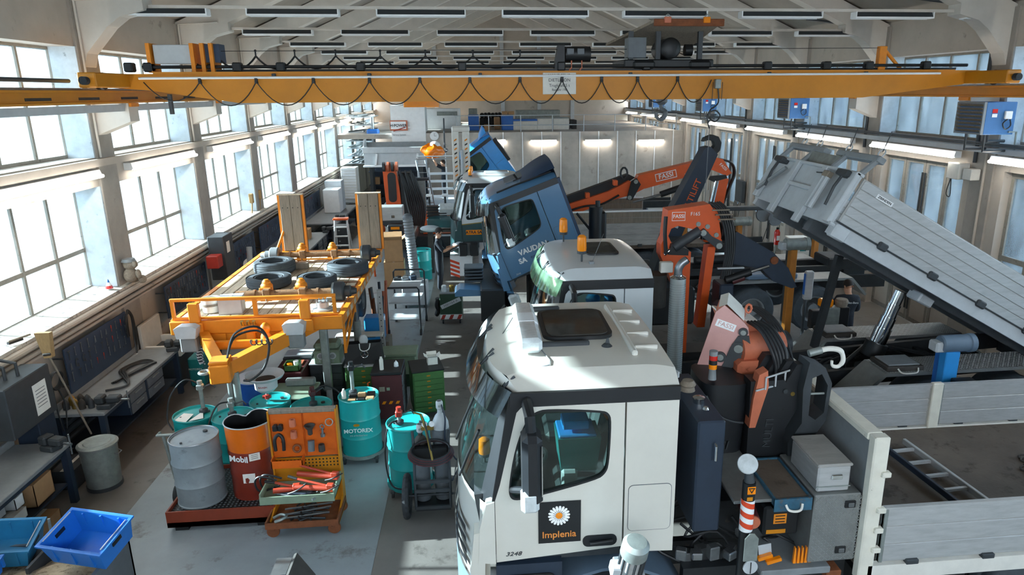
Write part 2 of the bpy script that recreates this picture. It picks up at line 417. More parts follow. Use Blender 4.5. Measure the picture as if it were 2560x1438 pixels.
# --- windows
NW = [0]
def window(side, ya, yb, za, zb, ny, hz, gm, fw=.05):
    """steel sash with ny columns of panes and horizontal bars at heights hz"""
    NW[0] += 1; w0 = struct('window_%d' % NW[0]); X = GL if side < 0 else GR; fb = B()
    ys = [ya+(yb-ya)*i/ny for i in range(ny+1)]; zs = [za]+list(hz)+[zb]
    for i, y in enumerate(ys): fb.bx(X-.035, X+.035, y-fw/2-(.02 if i in (0, ny) else 0), y+fw/2+(.02 if i in (0, ny) else 0), za, zb)
    for i, z in enumerate(zs): fb.bx(X-.03, X+.03, ya, yb, z-fw/2-.01, z+fw/2+.01)
    part('window_frame', fb, 'sash', w0, smooth=0)
    for i in range(ny):
        for j in range(len(zs)-1):
            part('pane', B().bx(X-.004, X+.004, ys[i], ys[i+1], zs[j], zs[j+1]), gm, w0, smooth=0)
    return w0
for k in range(len(COLY)-1):
    ya, yb = COLY[k]+.3, COLY[k+1]-.3
    far = k > 7
    window(-1, ya, yb, 4.30, 6.04, 4, [] if far else [], 'glassL')
    window(-1, ya, yb, 2.05, 3.78, 4, [2.72], 'glassL')
    window(1, ya, yb, 4.30, 6.04, 4, [], 'glassR')
    # far-side reveal of each opening; pale blue sky light painted into its colour
    for s_, xa, xb, zz in ((wall_left, XL-.49, XL+.03, (2.05, 3.8)), (wall_left, XL-.49, XL+.03, (4.28, 6.05)), (wall_right, XR-.03, XR+.49, (4.28, 6.05))):
        struct('reveal', B().bx(xa, xb, yb-.04, yb+.01, zz[0], zz[1]), 'reveal', s_)
# folding glazed gates in the right wall
ND = [0]
def gate(ya, yb):
    ND[0] += 1; d = struct('door_%d' % ND[0]); n = 4; X = XR+.2; zb, zt = 0.02, 3.78
    for i in range(n):
        a = ya+(yb-ya)*i/n; e = ya+(yb-ya)*(i+1)/n; f = B()
        for y0_, y1_ in ((a+.01, a+.09), (e-.09, e-.01)): f.bx(X-.04, X+.04, y0_, y1_, zb, zt)
        for z0_, z1_ in ((zb, .12), (.95, 1.05), (2.1, 2.2), (zt-.1, zt)): f.bx(X-.04, X+.04, a+.09, e-.09, z0_, z1_)
        lf = part('gate_leaf', f, 'sash', d, smooth=0)
        part('panel', B().bx(X-.02, X+.02, a+.09, e-.09, .12, .95), 'wallpaint', lf, smooth=0)
        for z0_, z1_ in ((1.05, 2.1), (2.2, zt-.1)): part('pane', B().bx(X-.004, X+.004, a+.09, e-.09, z0_, z1_), 'glassR', lf, smooth=0)
        if i in (1, 2): part('gate_bolt', B().cyl((X-.07, e-.05 if i == 1 else a+.05, .3), (X-.07, e-.05 if i == 1 else a+.05, 3.5), .02, n=8), 'darkgrey', lf)
for k in range(len(COLY)-1):
    ya, yb = COLY[k]+.55, COLY[k+1]-.55
    gate(ya, yb)
for y in COLY: struct('pier', B().bx(XR, XR+.45, y-.55, y+.55, 0, 3.8), 'wallpaint', wall_right)
# corbels carrying the crane rails
cp = [(0, 4.62), (.0, 5.16), (.62, 5.16), (.62, 4.86)]
cb_ = None
for y in COLY:
    if cb_ is None: cb_ = part('corbel', B().prism(cp, .34, XZ @ T(0, 0, -.17)), 'rafterpaint', wall_left, smooth=0); cb_.location = (XL, y, 0)
    else: inst(cb_, wall_left, (XL, y, 0))
    inst(cb_, wall_right, (XR, y, 0), rot=(0, 0, math.pi))
# --- roof: deck, portal rafters with haunches
ceil = struct('ceiling', B().prism([(XL-.5, EZ-.22), (XM, RZ_), (XR+.5, EZ-.22), (XR+.5, EZ), (XM, RZ_+.22), (XL-.5, EZ)], Y1-Y0, XZ @ T(0, 0, Y0)), 'ceilingpaint')
hp = [(XL-.1, 5.55), (XL+.06, 5.75), (XL+.12, 5.95), (XL+.5, 6.36), (XL+.72, 6.52), (XL+1.1, 6.62), (XL+1.1, 6.80), (XM, 9.90), (XR-1.1, 6.80), (XR-1.1, 6.62),
      (XR-.72, 6.52), (XR-.5, 6.36), (XR-.12, 5.95), (XR-.06, 5.75), (XR+.1, 5.55), (XR+.1, EZ-.1), (XM, RZ_+.05), (XL-.1, EZ-.1)]
raf = None
for y in COLY:
    if raf is None: raf = part('rafter', B().prism(hp, .36, XZ @ T(0, 0, -.18)), 'rafterpaint', ceil, smooth=0); raf.location = (0, y, 0)
    else: inst(raf, ceil, (0, y, 0))
# gable behind everything, upper office level
wf = struct('wall_far', B().prism([(XL-.5, 0), (XR+.5, 0), (XR+.5, EZ), (XM, RZ_+.2), (XL-.5, EZ)], .3, XZ @ T(0, 0, Y1)), 'wallpaint')
for x in (-2.5, 1.8, 4.2, 6.4): struct('column', B().bx(x-.12, x+.12, Y1-.12, Y1, 0, 9), 'lightgrey', wf)
# unseen wall added behind the camera against frontal sky light; open gap high up
struct('wall_back', B().bx(XL-.5, XR+.5, Y0-.3, Y0, 0, 4.4).bx(XL-.5, -3, Y0-.3, Y0, 4.4, EZ).bx(7, XR+.5, Y0-.3, Y0, 4.4, EZ).prism([(XL-.5, 6.6), (XR+.5, 6.6), (XR+.5, EZ), (XM, RZ_+.2), (XL-.5, EZ)], .3, XZ @ T(0, 0, Y0-.3)), 'wallpaint')
# partition of prefabricated panels with pale joints, deck of the upper level
PY = 33.3
wp = struct('wall_partition', B().bx(pz(1065, 330, 3.5).x*0+py(1065, 330, PY).x, XR, PY+.06, PY+.2, 0, 3.5), 'panelgrey')
xj = py(1114, 400, PY).x; pw = .905; i = 0
while xj < XR:
    xe = min(xj+pw, XR)
    struct('panel', B().cb(xj+.03, xe-.03, PY, PY+.07, .02, 3.5, .008), 'panelgrey', wp)
    struct('joint_strip', B().bx(xj-.025, xj+.025, PY-.015, PY+.05, 0, 3.5), 'white', wp); xj += pw
struct('panel', B().cb(py(1065, 330, PY).x, py(1114, 400, PY).x-.03, PY, PY+.07, .02, 3.5, .008), 'panelgrey', wp)
mz = struct('floor_upper', B().bx(XL, XR, PY+.2, Y1, 3.25, 3.45), 'concrete')
# yard outside
yd = B().bx(-90, XL-.6, -40, 90, -.35, -.05).bx(XR+.6, 90, -40, 90, -.35, -.05)
struct('trim_1', yd, 'yard')['label'] = 'pale paved yard seen through the windows'
# ================================================================ truck cab (local: x rearwards from the A-pillar, y across, z up)
HW = 1.12
DOOR = [(.055, 1.40), (1.145, 1.48), (1.145, 2.86), (.34, 2.90), (.25, 2.80), (.10, 2.15), (.055, 2.0)]
WIN = [(.17, 2.12), (.23, 2.48), (.33, 2.74), (.40, 2.80), (.50, 2.825), (.95, 2.785), (1.01, 2.76), (1.035, 2.69), (1.02, 2.28), (.99, 2.20), (.92, 2.145), (.45, 2.03), (.24, 1.99), (.18, 2.02)]
def chaikin(P, n=2):
    for _ in range(n): P = [q for i in range(len(P)) for q in (((3*P[i][0]+P[(i+1) % len(P)][0])/4, (3*P[i][1]+P[(i+1) % len(P)][1])/4), ((P[i][0]+3*P[(i+1) % len(P)][0])/4, (P[i][1]+3*P[(i+1) % len(P)][1])/4))]
    return P
WIN = chaikin(WIN)
def xf(y, top): t = abs(y)/HW; return (-.02+.26*t**2.6) if top else (-.26+.30*t**2.6)
def roofz(x, y):
    t = abs(y)/HW; z = 2.96+(.72*(1-t) if t > .82 else .1296+.03*(1-(t/.82)**2))
    f = max(0, (.5-x)/.5); z -= .15*f**2.4
    g = max(0, (x-1.35)/.25); return z-.04*min(g, 1)**2
def cab(root, M, paint, dark='blackplastic', lower=None, visor='visor', far_side=True, roof=None, detail=2, tint='cabglass', inside='darkgrey', frontpaint=None, glassdoor=True, doorname='door'):
    def P(name, b, m, par=root, label=None, smooth=35): return part(name, b, m, par, label, smooth)
    def nb(): return B(M)
    roof = roof or paint
    # shell: rear quarters, roof side bands, back wall, floor
    b = nb()
    for s in (-1, 1):
        y0, y1 = (s*HW, s*(HW-.05))
        b.prism([(1.16, 1.42), (1.60, 1.40), (1.60, 2.86), (1.16, 2.86)], y1-y0, XZ @ T(0, 0, y0))
    b.bx(1.55, 1.60, -HW+.05, HW-.05, 1.40, 2.95)
    shell = P('cab_shell', b, paint)
    P('cab_floor', nb().bx(0, 1.55, -HW+.06, HW-.06, 1.36, 1.44).bx(1.5, 1.55, -HW+.06, HW-.06, 1.44, 2.85), inside)
    # roof skin
    def rf(u, v):
        tt = 2*v-1; y = HW*math.copysign(min(1, abs(tt)*1.0), tt); x0 = xf(y, True)+.05; x = x0+(1.61-x0)*u; return (x, y, roofz(x, y))
    rb = nb().grid(rf, 18, 23)
    n = len(rb.v); rf_ = P('roof', rb, roof, smooth=24)
    for s in (-1, 1): P('drip_rail', nb().bx(.20, 1.60, s*HW-.02-.012*(s < 0)+.01*(s < 0), s*HW+.012, 2.855, 2.975), dark)
    # header above the windscreen
    def hd(u, v):
        y = HW*.985*(2*u-1); x = xf(y, True)+.05-.03*v; return (x, y, roofz(xf(y, True)+.05, y)-.09*v)
    P('header', nb().grid(hd, 17, 2), roof)
    # A pillars
    b = nb()
    for s in (-1, 1):
        def pl(u, v):
            zb, zt = 1.93, 2.96; z = zb+(zt-zb)*v
            ys = s*(HW-.0-.17*u); xo = .055+(.235-.055)*v; 
            xi = xf(ys, False)+(xf(ys, True)+.03-xf(ys, False))*v
            x = xo if u < .01 else (xi-.01 if u > .99 else (xo+xi)/2-.015)
            return (x, ys if u > .01 else s*HW, z)
        b = nb(); b.grid(pl, 3, 7)
        b.prism([(.055, 2.0), (.10, 2.15), (.25, 2.80), (.34, 2.90), (.40, 2.91), (.25, 2.96), (.19, 2.93), (.03, 2.0)], .03, XZ @ T(0, 0, -HW-.002 if s < 0 else HW-.028)); P('pillar', b, dark)
    # windscreen
    def ws(u, v):
        y = (HW-.16)*(2*u-1); z = 1.93+.96*v; return (xf(y, False)+(xf(y, True)+.02-xf(y, False))*v, y, z)
    P('windscreen', nb().grid(ws, 15, 5), tint)
    # front panel and corners
    def fp(u, v):
        y = HW*(2*u-1); z = 1.05+.89*v; return (xf(y, False)-.02-.03*(1-v), y, z)
    P('front_panel', nb().grid(fp, 15, 4), frontpaint or paint)
    if detail > 1:
        for z in (1.15, 1.27, 1.39, 1.51):
            def g(u, v): y = .8*(2*u-1); return (xf(y, False)-.075, y, z+.06*v)
            P('grille_slat', nb().grid(g, 9, 2), dark)
    for s in (-1, 1): P('corner_panel', nb().prism([(-.10, 1.42), (.05, 1.40), (.05, 2.0), (-.02, 1.98), (-.08, 1.75)], .10, XZ @ T(0, 0, s*HW-.05-.03*s)), frontpaint or paint)
    for s in (-1, 1): P('air_deflector', nb().prism([(-.18, 1.24), (-.05, 1.20), (-.03, 1.72), (-.13, 1.70)], .16, XZ @ T(0, 0, s*(HW-.07)-.08)), frontpaint or paint)
    # wiper
    if detail > 1:
        for y in (-.55, .15): P('wiper', nb().tube([(xf(y, False)-.04, y, 1.93), (xf(y, False)+.05, y-.1, 2.2), (xf(y, True)-.08, y-.35, 2.55)], .012), 'black')
    # doors
    doors = []
    for s in ((-1, 1) if far_side else (-1,)):
        y0 = -HW if s < 0 else HW-.05
        d = P(doorname, nb().prism(DOOR, .05, XZ @ T(0, 0, y0), holes=[WIN]), paint)
        P('window_seal', nb().prism(WIN, .054, XZ @ T(0, 0, y0-.003), holes=[[(.62+(u-.62)*.965, 2.42+(v-2.42)*.95) for u, v in WIN]]), 'black', d)
        if glassdoor: P('window_glass', nb().prism(WIN, .006, XZ @ T(0, 0, y0+.02)), tint, d)
        hb = nb().prism(rrect(.80, 1.10, 1.50, 1.61, .05), .012, XZ @ T(0, 0, y0-.008 if s < 0 else y0+.045))
        hb.cyl((.86, s*(HW+.03), 1.545), (1.06, s*(HW+.03), 1.56), .016)
        P('door_handle', hb, dark, d)
        doors.append(d)
        if lower:
            P('lower_panel', nb().prism([(.055, 1.40), (1.145, 1.48), (1.145, 1.96), (.055, 1.86)], .006, XZ @ T(0, 0, y0-.005 if s < 0 else y0+.05)), lower, d)
            P('lower_panel', nb().prism([(1.16, 1.42), (1.60, 1.40), (1.60, 2.0), (1.16, 1.965)], .006, XZ @ T(0, 0, y0-.005 if s < 0 else y0+.05)), lower, shell)
    P('storage_hatch', nb().prism(rrect(1.195, 1.565, 1.63, 2.07, .04), .006, XZ @ T(0, 0, -HW-.005)), paint, shell)
    P('hatch_gap', nb().prism(rrect(1.19, 1.57, 1.625, 2.075, .045), .004, XZ @ T(0, 0, -HW-.003)), 'midgrey', shell)
    # mirrors
    for s in (-1, 1):
        y = s*(HW+.25); m_ = P('mirror', nb().cb(.27, .43, y-.13, y+.13, 2.15, 2.76, .045), dark)
        P('mirror_arm', nb().tube([(.34, s*(HW-.02), 2.90), (.33, s*(HW+.12), 2.92), (.34, y, 2.88), (.35, y, 2.70)], .045), dark, m_); P('mirror_arm', nb().tube([(.2, s*HW, 2.1), (.33, y, 2.24)], .03), dark, m_)
        P('mirror_glass', nb().bx(.42, .428, y-.11, y+.11, 2.24, 2.68), 'chrome', m_)
        P('indicator_lamp', nb().cb(.255, .40, y-.135 if s < 0 else y+.0, y if s < 0 else y+.135, 2.10, 2.29, .03), 'clearlens' if detail > 1 else dark, m_)
    # sun visor with struts
    if visor:
        def vz(u, v):
            y = (HW+.02)*(2*u-1); return (xf(y, True)-.09-.06*v+.05*(1-v)+.0, y, 2.99-.22*v-.03*(1-abs(y)/HW))
        P('sun_visor', nb().grid(vz, 17, 4), visor)
        for y in (-.95, -.35, .35, .95): P('visor_strut', nb().tube([(xf(y, True)+.10, y, roofz(xf(y, True)+.12, y)), (xf(y, True)-.03, y, 2.92)], .012).tube([(xf(y, True)+.10, y+.1, roofz(xf(y, True)+.12, y)), (xf(y, True)-.03, y, 2.92)], .012), 'darkgrey')
    # cabin: dash, wheel, seats
    P('dashboard', nb().prism([(-.05, 1.5), (.24, 1.5), (.28, 1.85), (.12, 2.0), (-.12, 1.98)], 2*HW-.3, XZ @ T(0, 0, -HW+.15)), inside)
    if detail > 0:
        ang = M @ T(.38, -.5, 1.98) @ RY(-32); b = B(ang); b.tube([(.2*math.cos(t*.393), .2*math.sin(t*.393), 0) for t in range(16)], .017, 6, True)
        b.cyl((0, 0, -.25), (0, 0, 0), .03).bx(-.19, .19, -.02, .02, -.015, .01)
        part('steering_wheel', b, 'black', root)
        for y in (-.55, .55):
            st = P('seat', nb().cb(.62, 1.14, y-.25, y+.25, 1.72, 1.86, .04), 'darkgrey')
            P('seat_back', nb().cb(0, .13, y-.25, y+.25, 0, .72, .04, T(1.10, 0, 1.80) @ RY(12)), 'midgrey', st)
            P('headrest', nb().cb(0, .1, y-.14, y+.14, 0, .2, .04, T(1.26, 0, 2.52) @ RY(12)), 'midgrey', st)
    return doors, shell, rf_
def wheel(par, c, r=.5, w=.30, axis='y', rim='grey', name='wheel', M=I4, hub=True):
    Q = M @ T(*c) @ (RX(90) if axis == 'y' else (RY(90) if axis == 'x' else I4))
    t = part(name, B(Q).lathe([(r*.58, -w/2), (r*.9, -w/2), (r*.97, -w*.42), (r, -w*.3), (r*.985, -.02), (r*.97, 0), (r*.985, .02), (r, w*.3), (r*.97, w*.42), (r*.9, w/2), (r*.58, w/2), (r*.56, 0), (r*.58, -w/2)], n=28), 'tyre', par)
    b = B(Q).lathe([(r*.57, -w*.4), (r*.57, w*.45), (r*.5, w*.42), (r*.46, w*.1), (r*.25, w*.12), (r*.22, w*.42), (0, w*.42)], n=24)
    b.lathe([(r*.57, -w*.4), (r*.46, -w*.1), (0, -w*.1)], n=24)
    part('rim', b, rim, t); return t
def fender(par, xc, y0, y1, r, m, zc=.52, name='fender', a0=0, a1=180, th=.03):
    o = arc(xc, zc, r, a0, a1, 12)+arc(xc, zc, r-th, a1, a0, 12)
    return part(name, B().prism(o, y1-y0, XZ @ T(0, 0, y0)), m, par)
def beacon(par, p, s=1., M=I4, h=.0):
    b = B(M).cyl((p[0], p[1], p[2]-.02), (p[0], p[1], p[2]+.09*s+h), .012*s).lathe([(0, 0), (.05*s, 0), (.045*s, .02*s), (0, .025*s)], (p[0], p[1], p[2]-.02), 12)
    o = part('beacon', b.lathe([(0, 0), (.062*s, 0), (.062*s, .03*s), (0, .03*s)], (p[0], p[1], p[2]+.08*s+h), 14), 'darkgrey', par)
    part('beacon_lens', B(M).lathe([(.058*s, 0), (.062*s, .03*s), (.056*s, .15*s), (.03*s, .17*s), (0, .172*s)], (p[0], p[1], p[2]+.11*s+h), 16), 'amber', o)
    return o
def chassis(par, x0, x1, z=.95, w=.42, m='trucksteel', cross=(), M=I4):
    for y in (-w, w): part('frame_rail', B(M).bx(x0, x1, y-.04, y+.04, z-.26, z), m, par, smooth=0)
    for x in cross: part('cross_member', B(M).bx(x-.05, x+.05, -w, w, z-.2, z-.05), m, par, smooth=0)
def decal(par, name, M, w, h, m, t=.003): return part(name, B(M).bx(-w/2, w/2, -h/2, h/2, 0, t), m, par, smooth=0)
def SIDE(x, y, z): return frame((x, y, z), (1, 0, 0), (0, 0, 1))      # lettering plane facing the camera (-y)
# ================================================================ white Implenia truck
T1 = (0, 6.27, 0)
t1 = thing('crane_truck', 'white truck cab in the foreground with black daisy sign on its door', 'truck', T1)
dr, sh, rf = cab(t1, I4, 'cabwhite', frontpaint='cabwhite')
d = dr[0]; ds = decal(d, 'door_sign', SIDE(.60, -HW-.006, 1.765), .365, .40, 'black')
fb = B(SIDE(.595, -HW-.0095, 1.83)); MATS['petal'] = mat('petal', '#f2f1ee', .6)
for i in range(18):
    fb.prism([(.018, -.006), (.05, -.011), (.088, -.010), (.096, 0), (.088, .010), (.05, .011), (.018, .006)], .002, RZ(i*20+4))
parts('petal', fb, 'petal', ds); part('daisy_centre', B(SIDE(.595, -HW-.013, 1.83)).lathe([(.03, 0), (.02, .003), (0, .004)], n=16), 'amber', ds)
mat('impltext', '#e08a3c', .6); text('lettering', 'Implenia', .088, 'impltext', ds, SIDE(.595, -HW-.011, 1.645), .001, bold=.001)
text('model_number', '3248', .055, 'darkgrey', d, SIDE(.20, -HW-.004, 1.475), .002, shear=.3, sx=1.25)
# headlamp and lower front, bumper, step and arch
part('bumper', B().grid(lambda u, v: (xf(HW*(2*u-1), False)-.07, (HW+.02)*(2*u-1), .55+.52*v), 15, 4).bx(-.2, .6, -HW-.01, -HW+.1, .55, 1.05), 'bluegrey', t1)
for s in (-1, 1): part('headlamp', B().sph((.0, s*.98, 1.13), .13, sc=(1.2, .7, .8)), 'clearlens', t1)
part('step_well', B().bx(.05, .62, -HW-.02, -HW+.4, .55, 1.38), 'navy', t1); part('step_opening', B().prism(rrect(.12, .56, 1.02, 1.28, .06), .02, XZ @ T(0, 0, -HW-.035)), 'black', t1)
fender(t1, 1.08, -HW-.04, -HW+.45, .78, 'bluegrey', .52, a0=-5, a1=150); fender(t1, 1.08, HW-.45, HW+.04, .78, 'bluegrey', .52)
for y in (-.92, .92): wheel(t1, (1.08, y, .52), .52)
chassis(t1, .3, 9.5, 1.0, cross=(2.2, 4, 6, 8))
for x in (5.2, 6.6, 8.0):
    for y in (-.95, .95): wheel(t1, (x, y, .52), .52)
# roof fittings
hz = lambda x, y: roofz(x, y)
lb = part('light_bar', B().cb(.30, .51, -.66, .46, 3.12, 3.26, .035), 'clearlens', t1)
part('light_bar_housing', B().cb(.295, .515, -.2, .12, 3.115, 3.265, .035), 'white', lb); parts('light_bar_foot', B().bx(.35, .47, -.5, -.44, 3.04, 3.1).bx(.35, .47, .28, .34, 3.04, 3.1), 'darkgrey', lb)
hf = part('roof_hatch', B().prism(rrect(.55, 1.20, -.34, .50, .12), .05, T(0, 0, 3.10)), 'black', t1)
part('hatch_pane', B().prism(rrect(.59, 1.16, -.30, .46, .1), .012, T(0, 0, 3.146)), 'hatchglass', hf)
b = B().cb(.50, .95, -.47, -.42, 3.10, 3.15, .01).cb(.52, .80, .58, .64, 3.10, 3.15, .01)
parts('hatch_rail', b, 'darkgrey', t1)
b = B()
for y in (-.55, -.2, .15, .5): b.cb(1.34, 1.55, y-.014, y+.014, 3.08, 3.125, .008)
b.cb(1.28, 1.33, -.74, .66, 3.09, 3.145, .014)
parts('roof_rib', b, 'cabwhite', t1)
part('antenna', B().lathe([(0, 0), (.05, 0), (.03, .02), (0, .03)], (1.1, -.5, 3.11)).prism([(-.02, 0), (.03, 0), (.015, .07), (0, .07)], .012, T(1.1, -.494, 3.115) @ RX(90)), 'darkgrey', t1)
part('antenna', B().lathe([(0, 0), (.04, 0), (.02, .02), (0, .025)], (.16, .0, 3.03)).tube([(.16, 0, 3.04), (.33, .28, 3.2)], .004), 'darkgrey', t1)
beacon(t1, (-.02, -.45, 1.99), .9)
# things in the cabin
bx_ = part('cool_box', B().prism([(.0, 0), (.32, 0), (.36, .32), (-.03, .32)], .34, XZ @ T(.66, 0, -.75), ).bx(0, 0, 0, 0, 0, 0), 'tealdark', t1); bx_.location = (0, 0, 2.02)
part('cool_box_lid', B().cb(.64, .98, -.74, -.42, 2.34, 2.37, .01, T(0, 0, 0)).cb(.68, .92, -.7, -.5, 2.40, 2.48, .01), 'skyblue', t1)
part('warning_vest', B().sph((1.12, -.72, 2.62), .11, sc=(.9, .8, 1.3)), 'lamporange', t1)
part('centre_console', B().cb(.66, .8, -.8, -.7, 1.55, 2.05, .02), 'lightgrey', t1)
# tank box, rear of cab
bx0 = 1.78
ab = part('equipment_cabinet', B().cb(bx0, 2.02, -1.10, -.05, 1.55, 2.62, .015), 'navy', t1)
part('cabinet_handle', B().tube([(1.93, -1.12, 2.42), (1.93, -1.15, 2.41), (1.93, -1.15, 2.28), (1.93, -1.12, 2.27)], .012), 'chrome', ab)
part('cap', B().lathe([(0, 0), (.05, 0), (.055, .05), (.03, .06), (0, .06)], (1.9, -.72, 2.62), 16), 'chrome', ab); part('cap', B().lathe([(0, 0), (.03, 0), (.02, .02), (0, .02)], (1.92, -.86, 2.62), 12), 'chrome', ab)
part('filler_neck', B().lathe([(.07, 0), (.06, .04), (.075, .06), (.05, .1), (0, .1)], (1.88, -.45, 2.62), 16), 'wood', ab)
part('grab_bar', B().cb(-.01, .01, -.2, .2, 0, .06, .004, T(1.74, -.2, 2.72) @ RX(0) @ RZ(20)), 'lightgrey', ab)
b = B()
for i in range(14):
    x = random.uniform(1.75, 2.9); y = random.uniform(-.7, .4); z = random.uniform(1.15, 1.5)
    b.tube(spline([(x, y, z), (x+random.uniform(-.3, .3), y-.1, z-.2), (x+random.uniform(-.4, .4), y-.2, z-.1), (x+.2, y-.3, z-.35)], 4), .014, 6)
parts('hydraulic_hose', b, 'hose', t1)
b = B()
for i in range(8): b.cb(0, random.uniform(.08, .2), 0, .1, 0, random.uniform(.06, .16), .01, T(1.75+.16*(i % 4)+.02, -.9-.1*(i//4), 1.05+.12*(i//4)) @ RZ(i*17))
parts('valve_block', b, 'steel', t1)
part('roof_seam', B().tube([(.50, -.50, 3.118), (.56, -.78, 3.105), (.55, -.86, 3.10), (.30, -.90, 3.06), (.22, -.98, 3.0)], .005, 5), 'grey', t1)
part('document_folder', B(T(.74, -.62, 2.36) @ RZ(12)).cb(0, .2, 0, .16, 0, .06, .01), 'white', t1); part('door_card', B().bx(.3, 1.1, -HW+.06, -HW+.09, 1.5, 2.0), 'greenpale', t1)
for y0, y1 in ((-1.1, -.5), (.5, 1.1)): part('frame_tank', B().cb(3.4, 4.5, y0, y1, .45, 1.0, .06), 'black', t1)
part('far_tank', B().cb(1.75, 3.2, .5, 1.15, .5, 1.5, .06), 'black', t1); part('pump_block', B().cb(1.8, 2.1, .1, .6, 1.2, 2.0, .05), 'grime', t1)
# ---- flatbed body (local to t1, y0 = 6.27)
bed = part('bed_floor', B().bx(3.36, 10.2, -1.2, 1.2, 1.06, 1.18), 'bedfloor', t1, smooth=0)
part('side_sill', B().bx(3.36, 10.2, -1.27, -1.2, 1.05, 1.20), 'offwhite', t1, smooth=0); part('side_sill', B().bx(3.36, 10.2, 1.2, 1.27, 1.05, 1.20), 'offwhite', t1, smooth=0)
hb = part('headboard', B().bx(3.30, 3.36, -1.2, 1.2, 1.2, 2.40), 'grey', t1, smooth=0)
mat('chippedwhite', '#d6d2c4', .6, var=.08, scale=6, col2='#5d3a22', thr=.66)
part('headboard_post', B().cb(3.27, 3.41, -1.27, -1.17, 1.05, 2.47, .012), 'chippedwhite', hb); part('headboard_post', B().cb(3.27, 3.41, 1.17, 1.27, 1.05, 2.47, .012), 'chippedwhite', hb)
part('headboard_beam', B().cb(3.26, 3.40, -1.17, 1.17, 2.40, 2.47, .012), 'chippedwhite', hb)
for z in (1.35, 1.55, 1.75, 2.1): part('latch', B().cb(3.36, 3.44, -1.30, -1.24, z, z+.05, .008), 'chippedwhite', hb)
part('chain_ring', B(T(3.42, -1.05, 2.33) @ RX(90)).tube([(.05*math.cos(t*.628), .07*math.sin(t*.628), 0) for t in range(10)], .012, 6, True), 'trucksteel', hb)
for i, (x0, x1) in enumerate(((3.46, 5.55), (5.67, 7.8), (7.9, 10.1))):
    for s in (-1, 1):
        dp = part('drop_side', B().bx(x0, x1, s*1.23-.012, s*1.23+.012, 1.22, 1.76), 'aludull', t1, smooth=0)
        for k in range(3):
            z0 = 1.22+.18*k
            part('board', B().cb(x0+.03, x1-.03, s*1.23-.02, s*1.23+.02, z0+.004, z0+.176, .006), 'alu', dp)
        part('top_edge', B().bx(x0, x1, s*1.23-.022, s*1.23+.022, 1.755, 1.775), 'alu', dp, smooth=0)
        part('edge_channel', B().bx(x0, x0+.03, s*1.23-.025, s*1.23+.025, 1.22, 1.76), 'galv', dp, smooth=0)
        for q in (.15, .5, .85): part('hinge', B().cb(x0+(x1-x0)*q-.06, x0+(x1-x0)*q+.06, s*1.25-.03, s*1.25+.03, 1.19, 1.24, .008), 'darkgrey', dp)
for x in (5.61, 7.85):
    for s in (-1, 1): part('stake_post', B().cb(x-.07, x+.07, s*1.22-.035, s*1.22+.035, 1.18, 1.79, .01), 'chippedwhite', t1)
# aluminium ladder lying in the bed
ld = thing('ladder', 'short aluminium ladder lying on the brown flatbed floor', 'ladder', (4.87, 6.45, 1.205), 4)
for x in (-.16, .16): part('rail', B().cb(x-.02, x+.02, -1.05, .62, 0, .07, .006), 'alu' if x > 0 else 'navy', ld)
for i in range(6): part('rung', B().bx(-.14, .14, .42-.28*i-.018, .42-.28*i+.018, .02, .05), 'alu', ld, smooth=0)
ch = B()
for i in range(14):
    a = i*.45; ch.tube([(5.95+.02*i+.045*math.cos(t*.785)+.05*math.sin(a*2), 6.25+.03*i*(1 if i % 2 else .4)+.03*math.sin(t*.785), 1.20+.012*math.sin(t)) for t in range(8)], .011, 5, True)
o = one('chain', ch, 'grime', 'dark rusty chain heaped on the flatbed floor', 'chain'); o['kind'] = 'stuff'
# ---- tool tray, boxes, stabiliser between cab and bed
part('tread_plate', B().cb(2.12, 2.50, -1.15, -.25, 1.84, 1.87, .006), 'treadplate', t1)
tr = part('tool_drawer', B().bx(2.46, 2.80, -1.20, -.5, 1.80, 1.83).bx(2.46, 2.80, -1.21, -1.19, 1.78, 1.90).bx(2.46, 2.48, -1.2, -.5, 1.8, 1.9).bx(2.78, 2.80, -1.2, -.5, 1.8, 1.9).bx(2.46, 2.8, -.52, -.5, 1.8, 1.9), 'traysteel', t1)
part('tray_mat', B().bx(2.48, 2.78, -1.19, -.52, 1.86, 1.885), 'bedfloor', tr); part('rope_handle', B().tube(spline([(2.56, -1.215, 1.85), (2.58, -1.24, 1.81), (2.64, -1.25, 1.80), (2.69, -1.24, 1.81), (2.71, -1.215, 1.85)], 4), .011), 'offwhite', tr)
# checker plate box with raised pattern
tbx = part('tread_box', B().cb(2.83, 3.26, -1.19, -.45, 1.22, 1.90, .01), 'treadplate', t1)
pb = B(); k = 0
for i in range(15):
    for j in range(24):
        x = 2.855+.0285*i; z = 1.245+.0275*j; a = 45 if (i+j) % 2 else -45
        pb.add([(-.014, 0, -.004), (.014, 0, -.004), (.014, 0, .004), (-.014, 0, .004), (-.010, -.004, -.0015), (.010, -.004, -.0015), (.010, -.004, .0015), (-.010, -.004, .0015)], [(4, 5, 6, 7), (0, 1, 5, 4), (1, 2, 6, 5), (2, 3, 7, 6), (3, 0, 4, 7)], T(x, -1.19, z) @ RY(a))
o = part('tread_pattern', pb, 'treadplate', tbx); o['kind'] = 'stuff'
for x, z in ((3.16, 1.80), (3.12, 1.34)):
    lk = part('paddle_latch', B().cb(x-.05, x+.05, -1.205, -1.185, z-.035, z+.035, .006), 'black', tbx); part('latch_tongue', B().cb(x-.02, x+.03, -1.215, -1.2, z-.02, z+.02, .004), 'steel', lk)
bx2 = part('aluminium_box', B().cb(2.86, 3.16, -1.15, -.62, 1.905, 2.15, .015), 'alu', t1)
